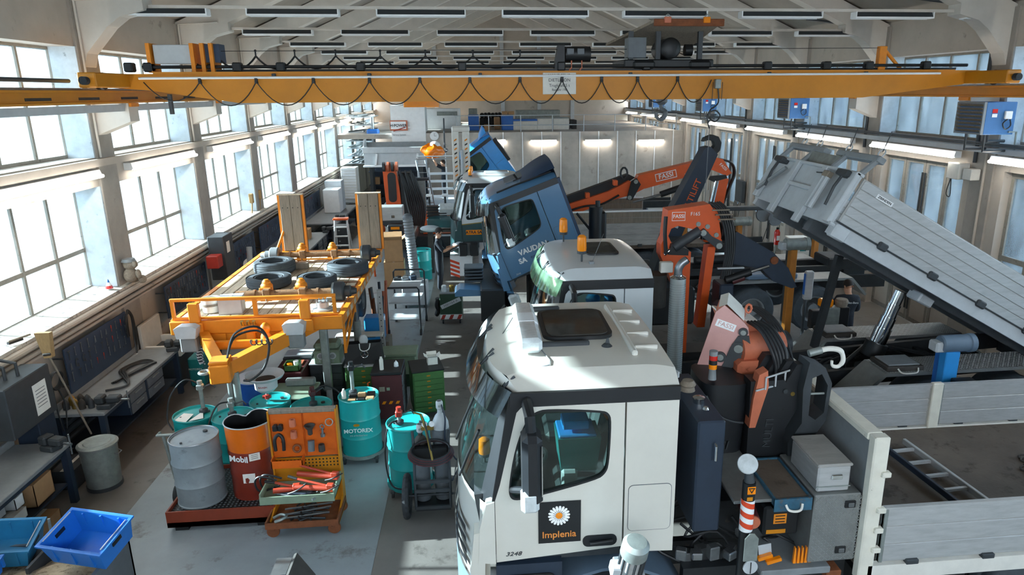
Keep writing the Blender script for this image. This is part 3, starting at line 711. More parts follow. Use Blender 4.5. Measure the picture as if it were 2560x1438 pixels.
part('box_lid', B().cb(2.85, 3.17, -1.16, -.61, 2.15, 2.18, .01), 'aludull', bx2); part('box_handle', B().cb(2.98, 3.08, -1.17, -1.15, 2.03, 2.08, .008), 'chrome', bx2); part('box_band', B().bx(2.855, 3.165, -1.156, -1.15, 1.955, 1.965), 'galv', bx2)
# striped stabiliser leg with lamp
lg = part('stabiliser_leg', B().cyl((2.20, -1.25, 1.1), (2.20, -1.25, 2.12), .055, n=20), 'black', t1)
b = B(); mat('stripered', '#d2441f', .5)
part('stripe_sleeve', B().cyl((2.20, -1.25, 1.66), (2.20, -1.25, 1.96), .058, n=24, cap=False), 'white', lg)
for k in range(3):
    bb = B()
    def st(u, v): a = math.pi*(1+u); return (2.20+.0595*math.cos(a), -1.25+.0595*math.sin(a), 1.665+.10*k+.05*v+.055*(1-u)*1.0)
    part('red_stripe', bb.grid(st, 12, 2), 'stripered', lg)
wl_ = part('work_lamp', B(T(2.185, -1.22, 2.26) @ RX(50) @ RY(-18)).lathe([(0, 0), (.03, 0), (.078, .05), (.085, .07), (.08, .082), (0, .092)], n=24), 'clearlens', lg)
part('lamp_bracket', B().cyl((2.20, -1.25, 2.12), (2.19, -1.24, 2.25), .045, .03), 'darkgrey', lg)
decal(lg, 'warning_triangle', SIDE(2.20, -1.308, 2.07), .07, .07, 'amber'); part('warning_mark', B(SIDE(2.2, -1.313, 2.07)).prism([(-.03, .026), (.03, .026), (0, -.026)], .002, holes=[[(-.018, .018), (.018, .018), (0, -.012)]]), 'black', lg)
decal(lg, 'sticker', SIDE(2.19, -1.308, 1.99), .05, .035, 'yellow')
tg = part('warning_plate', B(SIDE(2.225, -1.33, 1.52)).prism([(-.06, -.12), (.06, -.12), (.06, .1), (.02, .15), (-.02, .15), (-.06, .1)], .01), 'galv', lg)
decal(tg, 'yellow_sheet', SIDE(2.225, -1.332, 1.5), .10, .2, 'yellow')
for z in (1.56, 1.50): part('triangle_mark', B(SIDE(2.225, -1.337, z)).prism([(-.03, .02), (.03, .02), (0, -.025)], .001, holes=[[(-.02, .014), (.02, .014), (0, -.015)]]), 'black', tg)
for z in (1.46, 1.44, 1.42): decal(tg, 'print_line', SIDE(2.225, -1.337, z), .07, .006, 'black', .001)
part('foot_disc', B(SIDE(2.23, -1.335, 1.34)).lathe([(0, 0), (.065, 0), (.065, .012), (0, .012)], n=24), 'lightgrey', lg); decal(lg, 'disc_mark', SIDE(2.23, -1.35, 1.34), .008, .11, 'black')
# clutter under the tray
cy = part('red_cylinder', B().cyl((2.32, -1.10, 1.62), (2.40, -.4, 1.72), .075, n=20), 'maroon', t1); part('cylinder_end', B().cyl((2.318, -1.115, 1.618), (2.32, -1.1, 1.62), .07, n=20), 'fassidull', cy)
bt = part('battery_box', B().cb(2.45, 2.78, -1.05, -.55, 1.42, 1.72, .02), 'black', t1)
decal(bt, 'orange_label', SIDE(2.60, -1.052, 1.60), .12, .1, 'orangerust'); decal(bt, 'orange_label', SIDE(2.57, -1.052, 1.47), .18, .04, 'yellow')
for z in (1.63, 1.60, 1.57): decal(bt, 'print_line', SIDE(2.60, -1.056, z), .09, .010, 'black', .001)
part('notice', B(SIDE(2.46, -1.10, 1.33)).bx(-.06, .06, -.05, .05, 0, .004, RZ(8)), 'lightgrey', t1)
for i in range(5): part('wheel_chock', B(T(2.72+.035*i, -1.16, 1.20) @ RZ(-4)).prism([(-.012, 0), (.014, 0), (.006, .16), (-.004, .16)], .03, XZ), 'amber', t1)
for i in range(2): part('yellow_wedge', B(T(2.46+.07*i, -1.15-.03*i, 1.25-.02*i) @ RY(-15)).cb(-.07, .07, 0, .05, 0, .035, .006), 'amber', t1)
part('storage_tray', B().cb(2.4, 3.05, -1.2, -.5, 1.10, 1.17, .01), 'grey', t1); part('side_frame', B().bx(1.75, 3.3, -1.0, -.9, .9, 1.1), 'trucksteel', t1)
part('lashing_block', B().cb(3.02, 3.16, -1.2, -1.05, 1.02, 1.12, .01), 'rust', t1)
# ---- loader crane folded behind the cab
cb1 = part('crane_base', B().cb(2.1, 2.95, -.55, .75, 1.02, 1.45, .05), 'trucksteel', t1)
def tankf(u, v):
    a = 2*math.pi*u; ca, sa = math.cos(a), math.sin(a); e = .55
    sx = math.copysign(abs(ca)**e, ca); sy = math.copysign(abs(sa)**e, sa)
    t = v; w = .8+.2*math.sin(min(1, t*1.15)*math.pi/2)
    return (2.30+.24*sx*w+.02*t, -.05+.30*sy*w, 1.35+1.25*t)
tk = part('oil_tank', B().grid(tankf, 28, 7, cu=True).add([tankf(i/28, 1) for i in range(28)]+[(2.32, -.05, 2.63)], [(i, (i+1) % 28, 28) for i in range(28)]), 'blackplastic', t1)
text('embossed_lettering', 'FASSI', .13, 'darkgrey', tk, frame((2.20, -.352, 1.98), (1, 0, -.12), (0.05, 0, 1)), .006, shear=.1)
part('crease', B().tube(spline([(2.10, -.34, 2.5), (2.2, -.36, 2.32), (2.34, -.37, 2.24), (2.48, -.35, 2.2)], 5), .012), 'darkgrey', tk)
mc = part('mast_cover', B().prism([(2.52, 1.35), (2.74, 1.35), (2.86, 2.60), (2.83, 2.66), (2.50, 2.66)], .18, XZ @ T(0, 0, -.42)), 'blackplastic', t1)
text('embossed_lettering', 'MULTI', .11, 'darkgrey', mc, frame((2.71, -.425, 2.12), (0.06, 0, 1), (-1, 0, 0)), .006)
for x in (2.63, 2.84): part('bolt', B().cyl((x, -.44, 2.55), (x, -.42, 2.55), .022), 'darkgrey', mc)
# knuckle: pink side plate, cream top, orange barrel
Q = T(2.36, .12, .07) @ RZ(-22) @ T(0, 0, 2.3) @ Matrix.Diagonal((1.15, 1, 1.08, 1)) @ T(0, 0, -2.3)
kn = part('boom_knuckle', B(Q).prism([(-.30, 2.0), (-.04, 3.05), (.03, 3.12), (.17, 3.0), (.24, 2.92), (.26, 2.78), (.12, 2.62), (.0, 2.35), (-.05, 2.0)], .02, XZ), 'fassipink', t1)
part('knuckle_body', B(Q).prism([(-.28, 2.0), (-.03, 3.05), (.03, 3.11), (.17, 2.99), (.24, 2.9), (.25, 2.78), (.12, 2.62), (.0, 2.35), (-.05, 2.0)], .42, XZ @ T(0, 0, .02)), 'fassidull', kn)
part('top_plate', B(Q).add([(-.02, .0, 3.10), (.05, .0, 3.13), (.2, .0, 2.985), (-.02, .44, 3.10), (.05, .44, 3.13), (.2, .44, 2.985)], [(0, 1, 4, 3), (1, 2, 5, 4)]), 'offwhite', kn)
bm_ = part('boom_box', B().prism([(2.42, 3.10), (2.78, 3.02), (2.90, 2.86), (2.86, 2.60), (2.62, 2.62)], .34, XZ @ T(0, 0, .2)), 'fassidull', t1)
part('boom_top', B().prism([(2.42, 3.12), (2.80, 3.04), (2.79, 3.02), (2.42, 3.10)], .36, XZ @ T(0, 0, .19)), 'offwhite', bm_)
decal(kn, 'logo_plate', Q @ frame((.05, -.004, 2.93), (.95, 0, -.3), (.3, 0, .95)), .17, .07, 'white'); text('lettering', 'FASSI', .062, 'fassipink', kn, Q @ frame((.05, -.008, 2.93), (.95, 0, -.3), (.3, 0, .95)), .001)
for x, z, r in ((.02, 2.62, .05), (.17, 2.72, .065), (.2, 2.88, .04), (.02, 2.40, .045)):
    part('pivot_pin', B(Q).cyl((x, -.03, z), (x, .01, z), r, n=20), 'darkgrey', kn); part('pin_cap', B(Q).cyl((x, -.04, z), (x, -.03, z), r*.6, n=14), 'galv', kn)
part('link_plate', B(Q).prism(spline([(.25, 2.85), (.28, 2.7), (.18, 2.58), (.06, 2.45), (.0, 2.36), (-.02, 2.42), (.05, 2.55), (.12, 2.7), (.18, 2.82)], 1) if 0 else [(.25, 2.85), (.28, 2.7), (.18, 2.58), (.06, 2.45), (.0, 2.34), (-.03, 2.42), (.05, 2.55), (.1, 2.72), (.16, 2.84)], .015, XZ @ T(0, 0, -.02)), 'darkgrey', kn)
br = part('slew_barrel', B().cyl((2.55, .1, 2.80), (3.02, .18, 2.80), .15, n=24), 'fassidull', t1); part('barrel_end', B().cyl((3.02, .18, 2.80), (3.10, .19, 2.80), .13, n=24), 'blackplastic', br); part('barrel_block', B().cb(2.5, 2.9, -.1, .3, 2.45, 2.72, .04), 'fassidull', br)
part('orange_arm', B().prism([(2.50, 2.2), (2.56, 2.2), (2.66, 2.62), (2.64, 2.78), (2.56, 2.74), (2.52, 2.5)], .12, XZ @ T(0, 0, -.46)), 'fassidull', t1)
for i in range(5):
    o_ = .035*i; part('spiral_hose', B().tube(spline([(2.66+o_, .15, 3.06), (2.72+o_, -.05, 3.02), (2.78+o_, -.2, 2.86), (2.82+o_*.6, -.24, 2.68), (2.76+o_*.3, -.28, 2.56)], 7), .016, 8), 'hose', t1)
for i in range(4):
    o_ = .03*i; part('spiral_hose', B().tube(spline([(2.62, .45, 3.10), (2.78+o_, .4, 3.12), (2.92+o_, .2, 3.0), (2.98+o_, 0, 2.75), (2.96+o_, -.1, 2.60), (2.86, -.15, 2.52)], 7), .015, 8), 'hose', t1)
gb = B()
for p, q in (((2.62, -.48, 2.72), (2.62, -.48, 2.60)), ((2.62, -.48, 2.72), (2.98, -.30, 2.72)), ((2.52, -.50, 2.60), (2.98, -.30, 2.60)), ((2.74, -.42, 2.72), (2.74, -.42, 2.6)), ((2.86, -.36, 2.72), (2.86, -.36, 2.6)), ((2.98, -.3, 2.72), (2.98, -.3, 2.6))): gb.cyl(p, q, .009, n=6)
part('hose_guard', gb, 'lightgrey', t1)
for x in (2.42, 2.72): part('lifting_eye', B(T(x, .3, 3.15) @ RX(90)).tube([(.03*math.cos(t*.785), .045*math.sin(t*.785), 0) for t in range(8)], .014, 6, True), 'fassidull', t1)
bc = part('stack_light', B().lathe([(0, 0), (.04, 0), (.032, .1), (.038, .11), (0, .11)], (2.18, -.25, 2.63), 16), 'grey', t1)
for i, m_ in enumerate(('amber', 'black', 'redlens', 'grey')): part('lens', B().cyl((2.18, -.25, 2.74+.05*i*(.9 if i else 1)), (2.18, -.25, 2.785+.045*i), .04, n=16), m_, bc)
OX = T(-.42, 0, .14)
# right-hand black outrigger beams in four layers and the hook
for i in range(4):
    dx = .065*i
    pl_ = [(2.96+dx, 1.55), (3.14+dx, 1.75), (3.12+dx, 2.0), (3.22+dx, 2.2), (3.20+dx, 2.42), (3.26+dx, 2.66), (3.18+dx, 2.66), (3.06+dx, 2.44), (3.08+dx, 2.2), (3.0+dx, 1.98), (3.02+dx, 1.78), (2.84+dx, 1.6)]
    og = part('jib_section', B(OX).prism(pl_, .10, XZ @ T(0, 0, -.12-.09*i)), 'blackplastic', t1)
    part('jib_pad', B(OX).cyl((3.16+dx, -.125-.09*i, 2.36), (3.16+dx, -.12-.09*i+.005, 2.36), .022, n=12), 'brass', og)
fr = [(3.32, 1.62), (3.52, 1.9), (3.66, 2.12), (3.68, 2.5), (3.60, 2.66), (3.44, 2.72), (3.40, 2.45), (3.42, 2.1), (3.30, 1.9)]
ho = part('jib_head', B(OX).prism(fr, .22, XZ @ T(0, 0, -.5), holes=[[(3.48, 2.18), (3.55, 2.13), (3.63, 2.2), (3.64, 2.48), (3.57, 2.6), (3.48, 2.56)]]), 'darkgrey', t1)
part('head_bar', B(OX).cyl((3.47, -.45, 2.38), (3.65, -.45, 2.38), .012), 'galv', ho)
part('orange_plate', B(OX).prism([(2.93, 1.7), (3.03, 1.7), (3.17, 2.38), (3.14, 2.46), (2.96, 2.32)], .05, XZ @ T(0, 0, -.16)), 'fassidull', t1)
hk = part('hook', B(OX).tube(spline([(3.55, -.42, 2.80), (3.66, -.42, 2.82), (3.76, -.44, 2.80), (3.79, -.45, 2.71), (3.75, -.45, 2.65), (3.69, -.45, 2.66), (3.68, -.45, 2.71)], 6), [.026]*14+[.022]*8+[.018]*8+[.013]*7, 10), 'offwhite', t1)
part('hook_swivel', B(OX).cyl((3.46, -.42, 2.78), (3.58, -.42, 2.81), .035, n=14), 'galv', hk)
for i in range(8): part('dark_hose', B().tube(spline([(2.6+.05*i, -.5, 1.5+.04*i), (2.95+.05*i, -.55, 1.62+.03*i), (3.25+.02*i, -.5, 1.85-.03*i), (3.2+.05*i, -.3, 1.6)], 5), .014, 6), 'hose', t1)
for i in range(5): part('rusty_hook', B(T(3.12+.05*i, -.35+.03*i, 1.95) @ RZ(30)).tube(spline([(0, 0, .2), (0, .02, 0), (0, -.05, -.12), (0, -.12, -.06)], 4), .02, 6), 'rust', t1)
# ---- electric motor of the lifting column in the foreground
mo = thing('electric_motor', 'silver finned electric motor in front of the white truck wheel arch', 'motor', (1.10, 4.62, 0))
part('column', B().cb(-.10, .12, -.02, .22, 0, 1.62, .01), 'grey', mo)
Q = T(.01, 0, 1.72) @ RX(14) @ RY(6)
part('housing', B(Q).lathe([(0, -.16), (.075, -.16), (.09, -.14), (.09, .10)], n=24), 'alu', mo)
for i in range(12): part('fin', B(Q @ RZ(i*30)).bx(.085, .108, -.006, .006, -.13, .09), 'darkgrey', mo)
part('fan_cover', B(Q).lathe([(.105, .09), (.11, .1), (.108, .2), (.08, .235), (0, .24)], n=24), 'galv', mo); part('terminal_box', B(Q).cb(-.16, -.08, -.06, .05, -.12, -.02, .01), 'lightgrey', mo); part('flange', B(Q).lathe([(0, -.2), (.11, -.2), (.11, -.16), (0, -.16)], n=24), 'galv', mo)
# ================================================================ second truck: white cab, exhaust stack, loader crane, raised tipper body
def poly_part(name, pts, y0, h, m, par, M=I4, holes=(), label=None): return part(name, B(M).prism(pts, h, XZ @ T(0, 0, y0), holes=holes), m, par, label, smooth=0)
def pins(par, lst, y, r=.05, m='galv', M=I4):
    for x, z in lst: part('pivot_pin', B(M).cyl((x, y-.02, z), (x, y+.01, z), r, n=16), m, par)
t2 = thing('tipper_truck', 'white truck with perforated exhaust stack and raised silver tipper body', 'truck', (0, 9.62, 0))
M2 = T(.86, 0, 0) @ Matrix.Diagonal((.85, 1, 1, 1))
glassmat('greenvisor', '#9fd0a6', .25, dcol='#a9d8b0'); mat('palegreen', '#a8cbae', .4)
dr, sh, rf = cab(t2, M2, 'cabwhite2', visor='greenvisor', detail=2)
part('rear_lock', B(M2).cyl((1.5, -HW-.01, 1.75), (1.5, -HW+.01, 1.75), .05), 'black', sh)
hf = part('roof_hatch', B(M2).prism(rrect(.72, 1.26, -.34, .45, .1), .04, T(0, 0, 3.10)), 'black', t2); part('hatch_pane', B(M2).prism(rrect(.76, 1.22, -.3, .41, .08), .012, T(0, 0, 3.135)), 'hatchglass', hf)
beacon(t2, (.58, -.62, 3.06), 1.25, M2, .06); beacon(t2, (.48, .70, 3.06), 1.25, M2, .06)
part('antenna', B(M2).cyl((.72, -.72, 3.1), (.98, -.35, 3.42), .004, n=5).cb(.68, .76, -.76, -.68, 3.08, 3.13, .01), 'grey', t2)
part('blue_bottle', B(M2).sph((.75, -.7, 2.6), .1, sc=(1.2, .8, .8)), 'blue', t2); part('blue_bottle', B(M2).cyl((1.0, -.7, 2.5), (1.0, -.7, 2.75), .07), 'blue', t2)
part('bumper', B(M2).bx(-.3, .5, -HW, HW, .5, 1.05), 'bluegrey', t2); 
for s_ in (-1, 1): wheel(t2, (1.85, s_*.9, .5), .5)
fender(t2, 1.85, -HW, -HW+.4, .68, 'darkgrey')
# stack
ex = part('exhaust_stack', B().cyl((2.66, -.72, 1.25), (2.66, -.72, 2.86), .108, n=32), 'stackmetal', t2)
ph = B()
for j in range(46):
    for i in range(20):
        a = math.pi+math.pi*(i+.5*(j % 2))/20; ph.box((2.66+.1085*math.cos(a), -.72+.1085*math.sin(a), 1.30+.033*j), (.004, .004, .006))
o = part('perforation', ph, 'midgrey', ex, smooth=0); o['kind'] = 'stuff'
part('stack_collar', B().lathe([(.108, 0), (.112, .01), (.075, .03), (.062, .035), (.06, .05)], (2.66, -.72, 2.86), 24), 'chrome', ex)
part('stack_elbow', B().tube(spline([(2.66, -.72, 2.88), (2.66, -.72, 2.98), (2.70, -.72, 3.06), (2.77, -.72, 3.11)], 5), .055, 16), 'steel', ex); part('elbow_mouth', B().cyl((2.772, -.72, 3.112), (2.78, -.72, 3.118), .048, n=16), 'black', ex)
part('air_filter', B().cyl((2.5, -.15, 2.3), (2.5, -.15, 2.78), .16, n=20), 'grime', t2); part('white_can', B().cb(2.5, 2.68, -.4, -.3, 2.85, 3.0, .01), 'offwhite', t2)
# crane F165 behind the cab
bmx = [(2.70, 3.10), (2.74, 3.63), (3.36, 3.71), (3.50, 3.52), (3.58, 3.14), (3.52, 3.02), (3.36, 3.30), (3.14, 3.34), (2.90, 3.40), (2.80, 3.36)]
kn = poly_part('boom_head', bmx, .20, .30, 'fassi', t2)
decal(kn, 'logo_frame', SIDE(2.90, .196, 3.54), .20, .13, 'white'); decal(kn, 'logo_ground', SIDE(2.90, .193, 3.54), .185, .115, 'fassi'); text('lettering', 'FASSI', .075, 'white', kn, SIDE(2.90, .188, 3.54), .001, bold=.001); text('lettering', 'F165', .075, 'white', kn, SIDE(3.15, .196, 3.57), .001)
pins(kn, ((3.20, 3.42), (3.34, 3.38), (3.48, 3.25)), .20, .035)
poly_part('column_plate', [(2.66, 3.12), (2.74, 3.3), (2.86, 3.05), (3.0, 3.0), (3.12, 3.0), (3.12, 1.4), (2.92, 1.4), (2.92, 2.4), (2.66, 2.95)], .22, .26, 'fassi', t2); poly_part('column_arm', [(3.28, 1.8), (3.40, 1.8), (3.50, 3.06), (3.38, 3.06)], .24, .2, 'fassi', t2)
part('lift_cylinder', B().cyl((2.84, .18, 3.08), (3.22, .18, 3.32), .075, n=16), 'darkgrey', t2); part('cylinder_rod', B().cyl((2.7, .18, 2.98), (2.84, .18, 3.08), .03), 'chrome', t2)
lk = poly_part('link_arm', [(3.22, 3.32), (3.28, 3.36), (3.40, 3.24), (3.56, 3.16), (3.58, 3.08), (3.50, 3.04), (3.38, 3.14), (3.24, 3.25)], .14, .05, 'darkgrey', t2); pins(lk, ((3.26, 3.30), (3.51, 3.10)), .13, .045)
poly_part('black_bracket', [(2.76, 2.98), (2.80, 3.14), (3.06, 3.05), (3.06, 2.96)], .15, .3, 'black', t2); part('hose_bundle_side', B().tube(spline([(2.70, .16, 3.55), (2.69, .14, 3.3), (2.72, .14, 3.0)], 4), .03), 'black', t2)
for i in range(5): part('crane_hose', B().tube(spline([(3.36+.045*i, .22+.03*i, 3.72), (3.48+.04*i, .18+.02*i, 3.62), (3.58+.035*i, .14, 3.35), (3.62+.03*i, .12, 3.0), (3.56+.03*i, .1, 2.6)], 6), .018, 8), 'hose', t2)
for k in range(3): part('hose_clamp', B().cb(3.38+.05*k, 3.64+.05*k, .12, .16, 3.62-.07*k, 3.64-.07*k, .005), 'wood', t2)
part('slew_housing', B().cyl((3.56, .3, 3.28), (3.74, .3, 3.28), .14, n=20), 'black', t2)
jb = poly_part('folding_jib', [(3.70, 3.25), (3.78, 3.30), (4.35, 2.98), (4.62, 2.72), (4.78, 2.42), (4.70, 2.40), (4.40, 2.52), (4.2, 2.72), (3.72, 2.82)], .15, .3, 'navy', t2); pins(jb, ((4.38, 2.85),), .14, .06, 'rust')
part('jib_cylinder', B().cyl((3.62, .08, 2.58), (4.0, .08, 2.70), .06, n=14), 'black', t2); part('cylinder_rod', B().cyl((4.0, .08, 2.70), (4.28, .08, 2.78), .022), 'chrome', t2); part('red_label', B().cyl((3.72, .075, 2.56), (3.9, .075, 2.62), .05, n=12), 'maroon', t2)
part('lower_box', B().cb(3.5, 3.72, -.05, .3, 1.6, 2.55, .02), 'navy', t2); tkk = part('plastic_tank', B().cb(3.30, 3.62, -.62, -.3, 1.6, 2.42, .05), 'navy', t2); text('embossed_lettering', 'MULTI', .12, 'darkgrey', tkk, frame((3.46, -.625, 2.05), (0, 0, 1), (-1, 0, 0)), .004); part('tank_cap', B().cb(3.4, 3.54, -.55, -.4, 2.42, 2.5, .01), 'lightgrey', tkk)
part('hose_shelf', B().bx(3.46, 3.86, -.02, .02, 2.78, 2.80), 'lightgrey', t2, smooth=0)
for x0, x1, y0 in ((2.45, 3.25, -1.1), (3.7, 4.9, -1.1), (2.5, 4.8, .55)): part('frame_tank', B().cb(x0, x1, y0, y0+.55, .5, 1.25, .05), 'black', t2)
# chassis, lifted at the rear
for y in (-.42, .42): part('frame_rail', B().add([(2.2, y-.04, .85), (9.0, y-.04, 1.22), (9.0, y-.04, 1.48), (2.2, y-.04, 1.11), (2.2, y+.04, .85), (9.0, y+.04, 1.22), (9.0, y+.04, 1.48), (2.2, y+.04, 1.11)], [(0, 1, 2, 3), (4, 7, 6, 5), (0, 4, 5, 1), (1, 5, 6, 2), (2, 6, 7, 3), (3, 7, 4, 0)]), 'trucksteel', t2, smooth=0)
for x in (4.2, 5.2, 6.3, 7.0, 7.7, 8.5): part('cross_member', B().bx(x-.05, x+.05, -.4, .4, .95+.05*(x-2.5)-.1, 1.05+.05*(x-2.5)), 'trucksteel', t2, smooth=0)
for p, q in (((5.3, -.4), (6.2, .4)), ((6.4, .4), (7.0, -.4)), ((6.5, -.38), (7.6, .1))): part('brace', B().cyl((p[0], p[1], 1.32), (q[0], q[1], 1.38), .03, n=6), 'trucksteel', t2)
for i in range(10): part('brake_line', B().tube(spline([(4.6+.2*i, -.3+.06*i, 1.25), (4.9+.2*i, -.1+.04*i, 1.3), (5.1+.2*i, .1, 1.24), (5.4+.2*i, .2-.05*i, 1.28)], 4), .014, 6), 'hose', t2)
for x in (6.3, 7.55):
    for s_ in (-1, 1): wheel(t2, (x, s_*.93, .86), .5, .5)
fpr = [(5.05, 1.02), (5.55, 1.50), (7.95, 1.52), (8.4, 1.12), (8.36, 1.09), (7.93, 1.47), (5.57, 1.45), (5.09, .99)]
for y0, nm in ((-1.15, 'near'), (.62, 'far')):
    dz = 0 if y0 < 0 else -.13; fd = poly_part('wheel_fender', [(u, v+dz) for u, v in fpr], y0, .55, 'treadplate', t2); tp_ = B()
    for i in range(60):
        for j in range(12):
            x = 5.6+.039*i; z = 1.503+dz+.0083*(x-5.55); tp_.box((0, 0, 0), (.026, .008, .006), T(x, y0+.03+.045*j, z) @ RZ(45 if (i+j) % 2 else -45))
    o = part('tread_pattern', tp_, 'alu', fd, smooth=0); o['kind'] = 'stuff'
    hb2 = part('fender_hatch', B(T(0, 0, dz)).cb(5.6, 6.15, y0+.05, y0+.5, 1.50, 1.57, .012), 'grime', t2); part('hatch_cover', B(T(0, 0, dz)).cb(5.64, 6.11, y0+.09, y0+.46, 1.57, 1.59, .01), 'grey', hb2); part('hatch_strap', B(T(0, 0, dz)).tube(spline([(5.75, y0+.04, 1.55), (5.8, y0-.01, 1.5), (6.0, y0-.01, 1.5), (6.05, y0+.04, 1.55)], 4), .012, 6), 'offwhite', hb2)
part('side_locker', B().cb(8.5, 8.95, -1.0, -.5, 1.0, 1.35, .02), 'darkgrey', t2)
# telescopic ram
r0 = Vector((6.02, 0, 1.30)); r1 = Vector((6.36, 0, 2.32)); d = r1-r0
for i, (a, e, r_) in enumerate(((0, .22, .17), (.16, .45, .125), (.42, .62, .112), (.60, .82, .098), (.80, 1.02, .085))): part('ram_base' if i == 0 else 'ram_stage', B().cyl(r0+d*a, r0+d*e, r_, n=24), 'black' if i == 0 else 'chrome', t2)
part('prop_bar', B(frame((5.22, .28, 1.38), (.26, 0, 1.5), (0, 1, 0))).bx(0, 1.5, -.05, .05, -.05, .05), 'trucksteel', t2, smooth=0)
# tipper body tilted 28 degrees
MT = T(8.66, 0, 1.36) @ RY(29) @ Matrix.Diagonal((1, 1, .84, 1)); LB = 4.75
bf = part('body_floor', B(MT).bx(-LB, .3, -1.22, 1.22, -.02, .04), 'grey', t2, smooth=0)
for y in (-.5, .5): part('sub_frame', B(MT).bx(-LB+.1, .2, y-.08, y+.08, -.24, -.02), 'midgrey', t2, smooth=0)
for s_ in (-1, 1): part('body_sill', B(MT).bx(-LB, .3, s_*1.22-.05, s_*1.22+.05, -.17, .03), 'lightgrey', t2, smooth=0)
for i in range(7): part('body_bearer', B(MT).bx(-LB+.5+.65*i, -LB+.6+.65*i, -1.2, 1.2, -.14, -.02), 'midgrey', t2, smooth=0)
for s_ in (-1, 1):
    sd = part('body_side', B(MT).bx(-LB+.03, .3, s_*1.245-.012, s_*1.245+.012, .04, .78), 'aludull', t2, smooth=0)
    for k in range(5): part('board', B(MT).cb(-LB+.05, .28, s_*1.245-.022, s_*1.245+.022, .05+.145*k, .05+.145*k+.138, .006), 'alu', sd)
    part('hinge_rod', B(MT).cyl((-LB, s_*1.285, .05), (.3, s_*1.285, .05), .012, n=6), 'darkgrey', sd)
    for k in range(5): part('hinge_clamp', B(MT).cb(-LB+.75+.86*k-.07, -LB+.75+.86*k+.07, s_*1.28-.04, s_*1.28+.04, 0, .12, .02), 'darkgrey', sd)
nearside = sd
lb_ = decal(t2, 'maker_plate', MT @ frame((-LB+.42, -1.272, .66), (1, 0, 0), (0, 0, 1)), .26, .07, 'white'); text('lettering', 'ZBINDEN', .05, 'black', lb_, MT @ frame((-LB+.42, -1.277, .66), (1, 0, 0), (0, 0, 1)), .001, bold=.001)
hd = part('headboard', B(MT).bx(-LB-.03, -LB, -1.24, 1.24, -.05, .80), 'lightgrey', t2, smooth=0)
for y in (-1.18, -.42, .42, 1.18): part('headboard_rib', B(MT).cb(-LB-.10, -LB-.03, y-.07, y+.07, -.2 if abs(y) < 1 else -.03, .82, .01), 'lightgrey', hd)
part('headboard_bar', B(MT).cb(-LB-.09, -LB-.03, -.35, .35, .36, .43, .008), 'lightgrey', hd); part('headboard_top', B(MT).cb(-LB-.09, -LB+.02, -1.25, 1.25, .78, .83, .008), 'lightgrey', hd)
for y in (-1.2, -.45, .45, 1.2): part('rack_post', B(MT).cyl((-LB-.02, y, .82), (-LB+.08, y, 1.12), .04, n=8), 'grey', hd)
for y0, y1 in ((-1.25, -.2), (.15, 1.3)): part('rack_beam', B(MT).cb(-LB+.04, -LB+.16, y0, y1, 1.08, 1.18, .012), 'grey', hd)
part('rack_sheet', B(MT).bx(-LB+.02, -LB+.04, -.42, .42, .84, 1.06), 'galv', hd, smooth=0)
for y in (-1.15, .5, 1.0, -.35): part('ring_lamp', B(MT @ T(-LB+.1, y, 1.24)).tube([(0, .07*math.cos(t*.628), .07*math.sin(t*.628)) for t in range(10)], .01, 6, True), 'lightgrey', hd); part('rod_aerial', B(MT).cyl((-LB+.1, y, 1.27), (-LB-.02, y-.14, 1.54), .006, n=5), 'darkgrey', hd)
for y in (-.62, -.72): part('gas_strut', B(MT).cyl((-LB-.13, y, .08), (-LB-.13, y, .62), .035, n=10), 'lightgrey', hd)
part('strut_clamp', B(MT).cb(-LB-.17, -LB-.09, -.74, -.58, .62, .72, .01), 'wood', hd); part('lever', B(MT).cyl((-LB-.14, -.62, .68), (-LB-.14, -.38, .66), .01), 'darkgrey', hd)
for y in (-1.0, .95): part('lock_bar', B(MT).tube([(-LB-.12, y, .74), (-LB-.16, y-.04, .5), (-LB-.12, y-.02, .2)], .02, 6), 'darkgrey', hd); part('lock_head', B(MT).cb(-LB-.16, -LB-.03, y-.14, y+.14, .70, .80, .015), 'darkgrey', hd)
part('diagonal_rod', B(MT).cyl((-LB-.12, .6, .62), (-LB-.12, 1.15, .1), .03, n=8), 'grey', hd); part('body_latch', B(MT).cb(-LB-.02, -LB+.2, -1.38, -1.24, -.2, .02, .02).cyl((-LB-.1, -1.32, -.03), (-LB+.1, -1.32, -.03), .03, n=8), 'lightgrey', hd)
part('latch', B(MT).cb(-2.75, -2.5, -.8, -.5, -.36, -.2, .02), 'lightgrey', t2)
# ================================================================ third truck: blue tilted cab, hook lift
t3 = thing('hooklift_truck', 'blue truck with tilted cab and black hook lift arm', 'truck', (0, 14.52, 0))
M3 = T(1.05, 0, .37) @ RY(-20.5)
dr, sh, rf = cab(t3, M3, 'vaudan', visor='visor', detail=2)
text('lettering', 'VAUDAN', .145, 'white', dr[0], M3 @ SIDE(.68, -HW-.006, 1.84), .001, bold=.006); text('lettering', 'SA', .14, 'white', dr[0], M3 @ SIDE(.40, -HW-.006, 1.68), .001, bold=.006)
mat('inkblue', '#1d3550', .5); text('lettering', 'entreprise', .10, 'inkblue', dr[0], M3 @ SIDE(.78, -HW-.006, 1.69), .001); text('lettering', 'le Châble', .06, 'inkblue', dr[0], M3 @ SIDE(.88, -HW-.006, 1.60), .001); text('model_number', '2646', .05, 'lightgrey', dr[0], M3 @ SIDE(.22, -HW-.004, 1.46), .002, shear=.3)
hf = part('roof_hatch', B(M3).prism(rrect(.62, 1.18, -.36, .42, .06), .05, T(0, 0, 3.09)), 'midgrey', t3)
part('hatch_prop', B(M3).cyl((.9, -.4, 3.1), (.86, -.42, 3.24), .02).cb(.8, 1.0, -.46, -.4, 3.1, 3.13, .008), 'black', t3)
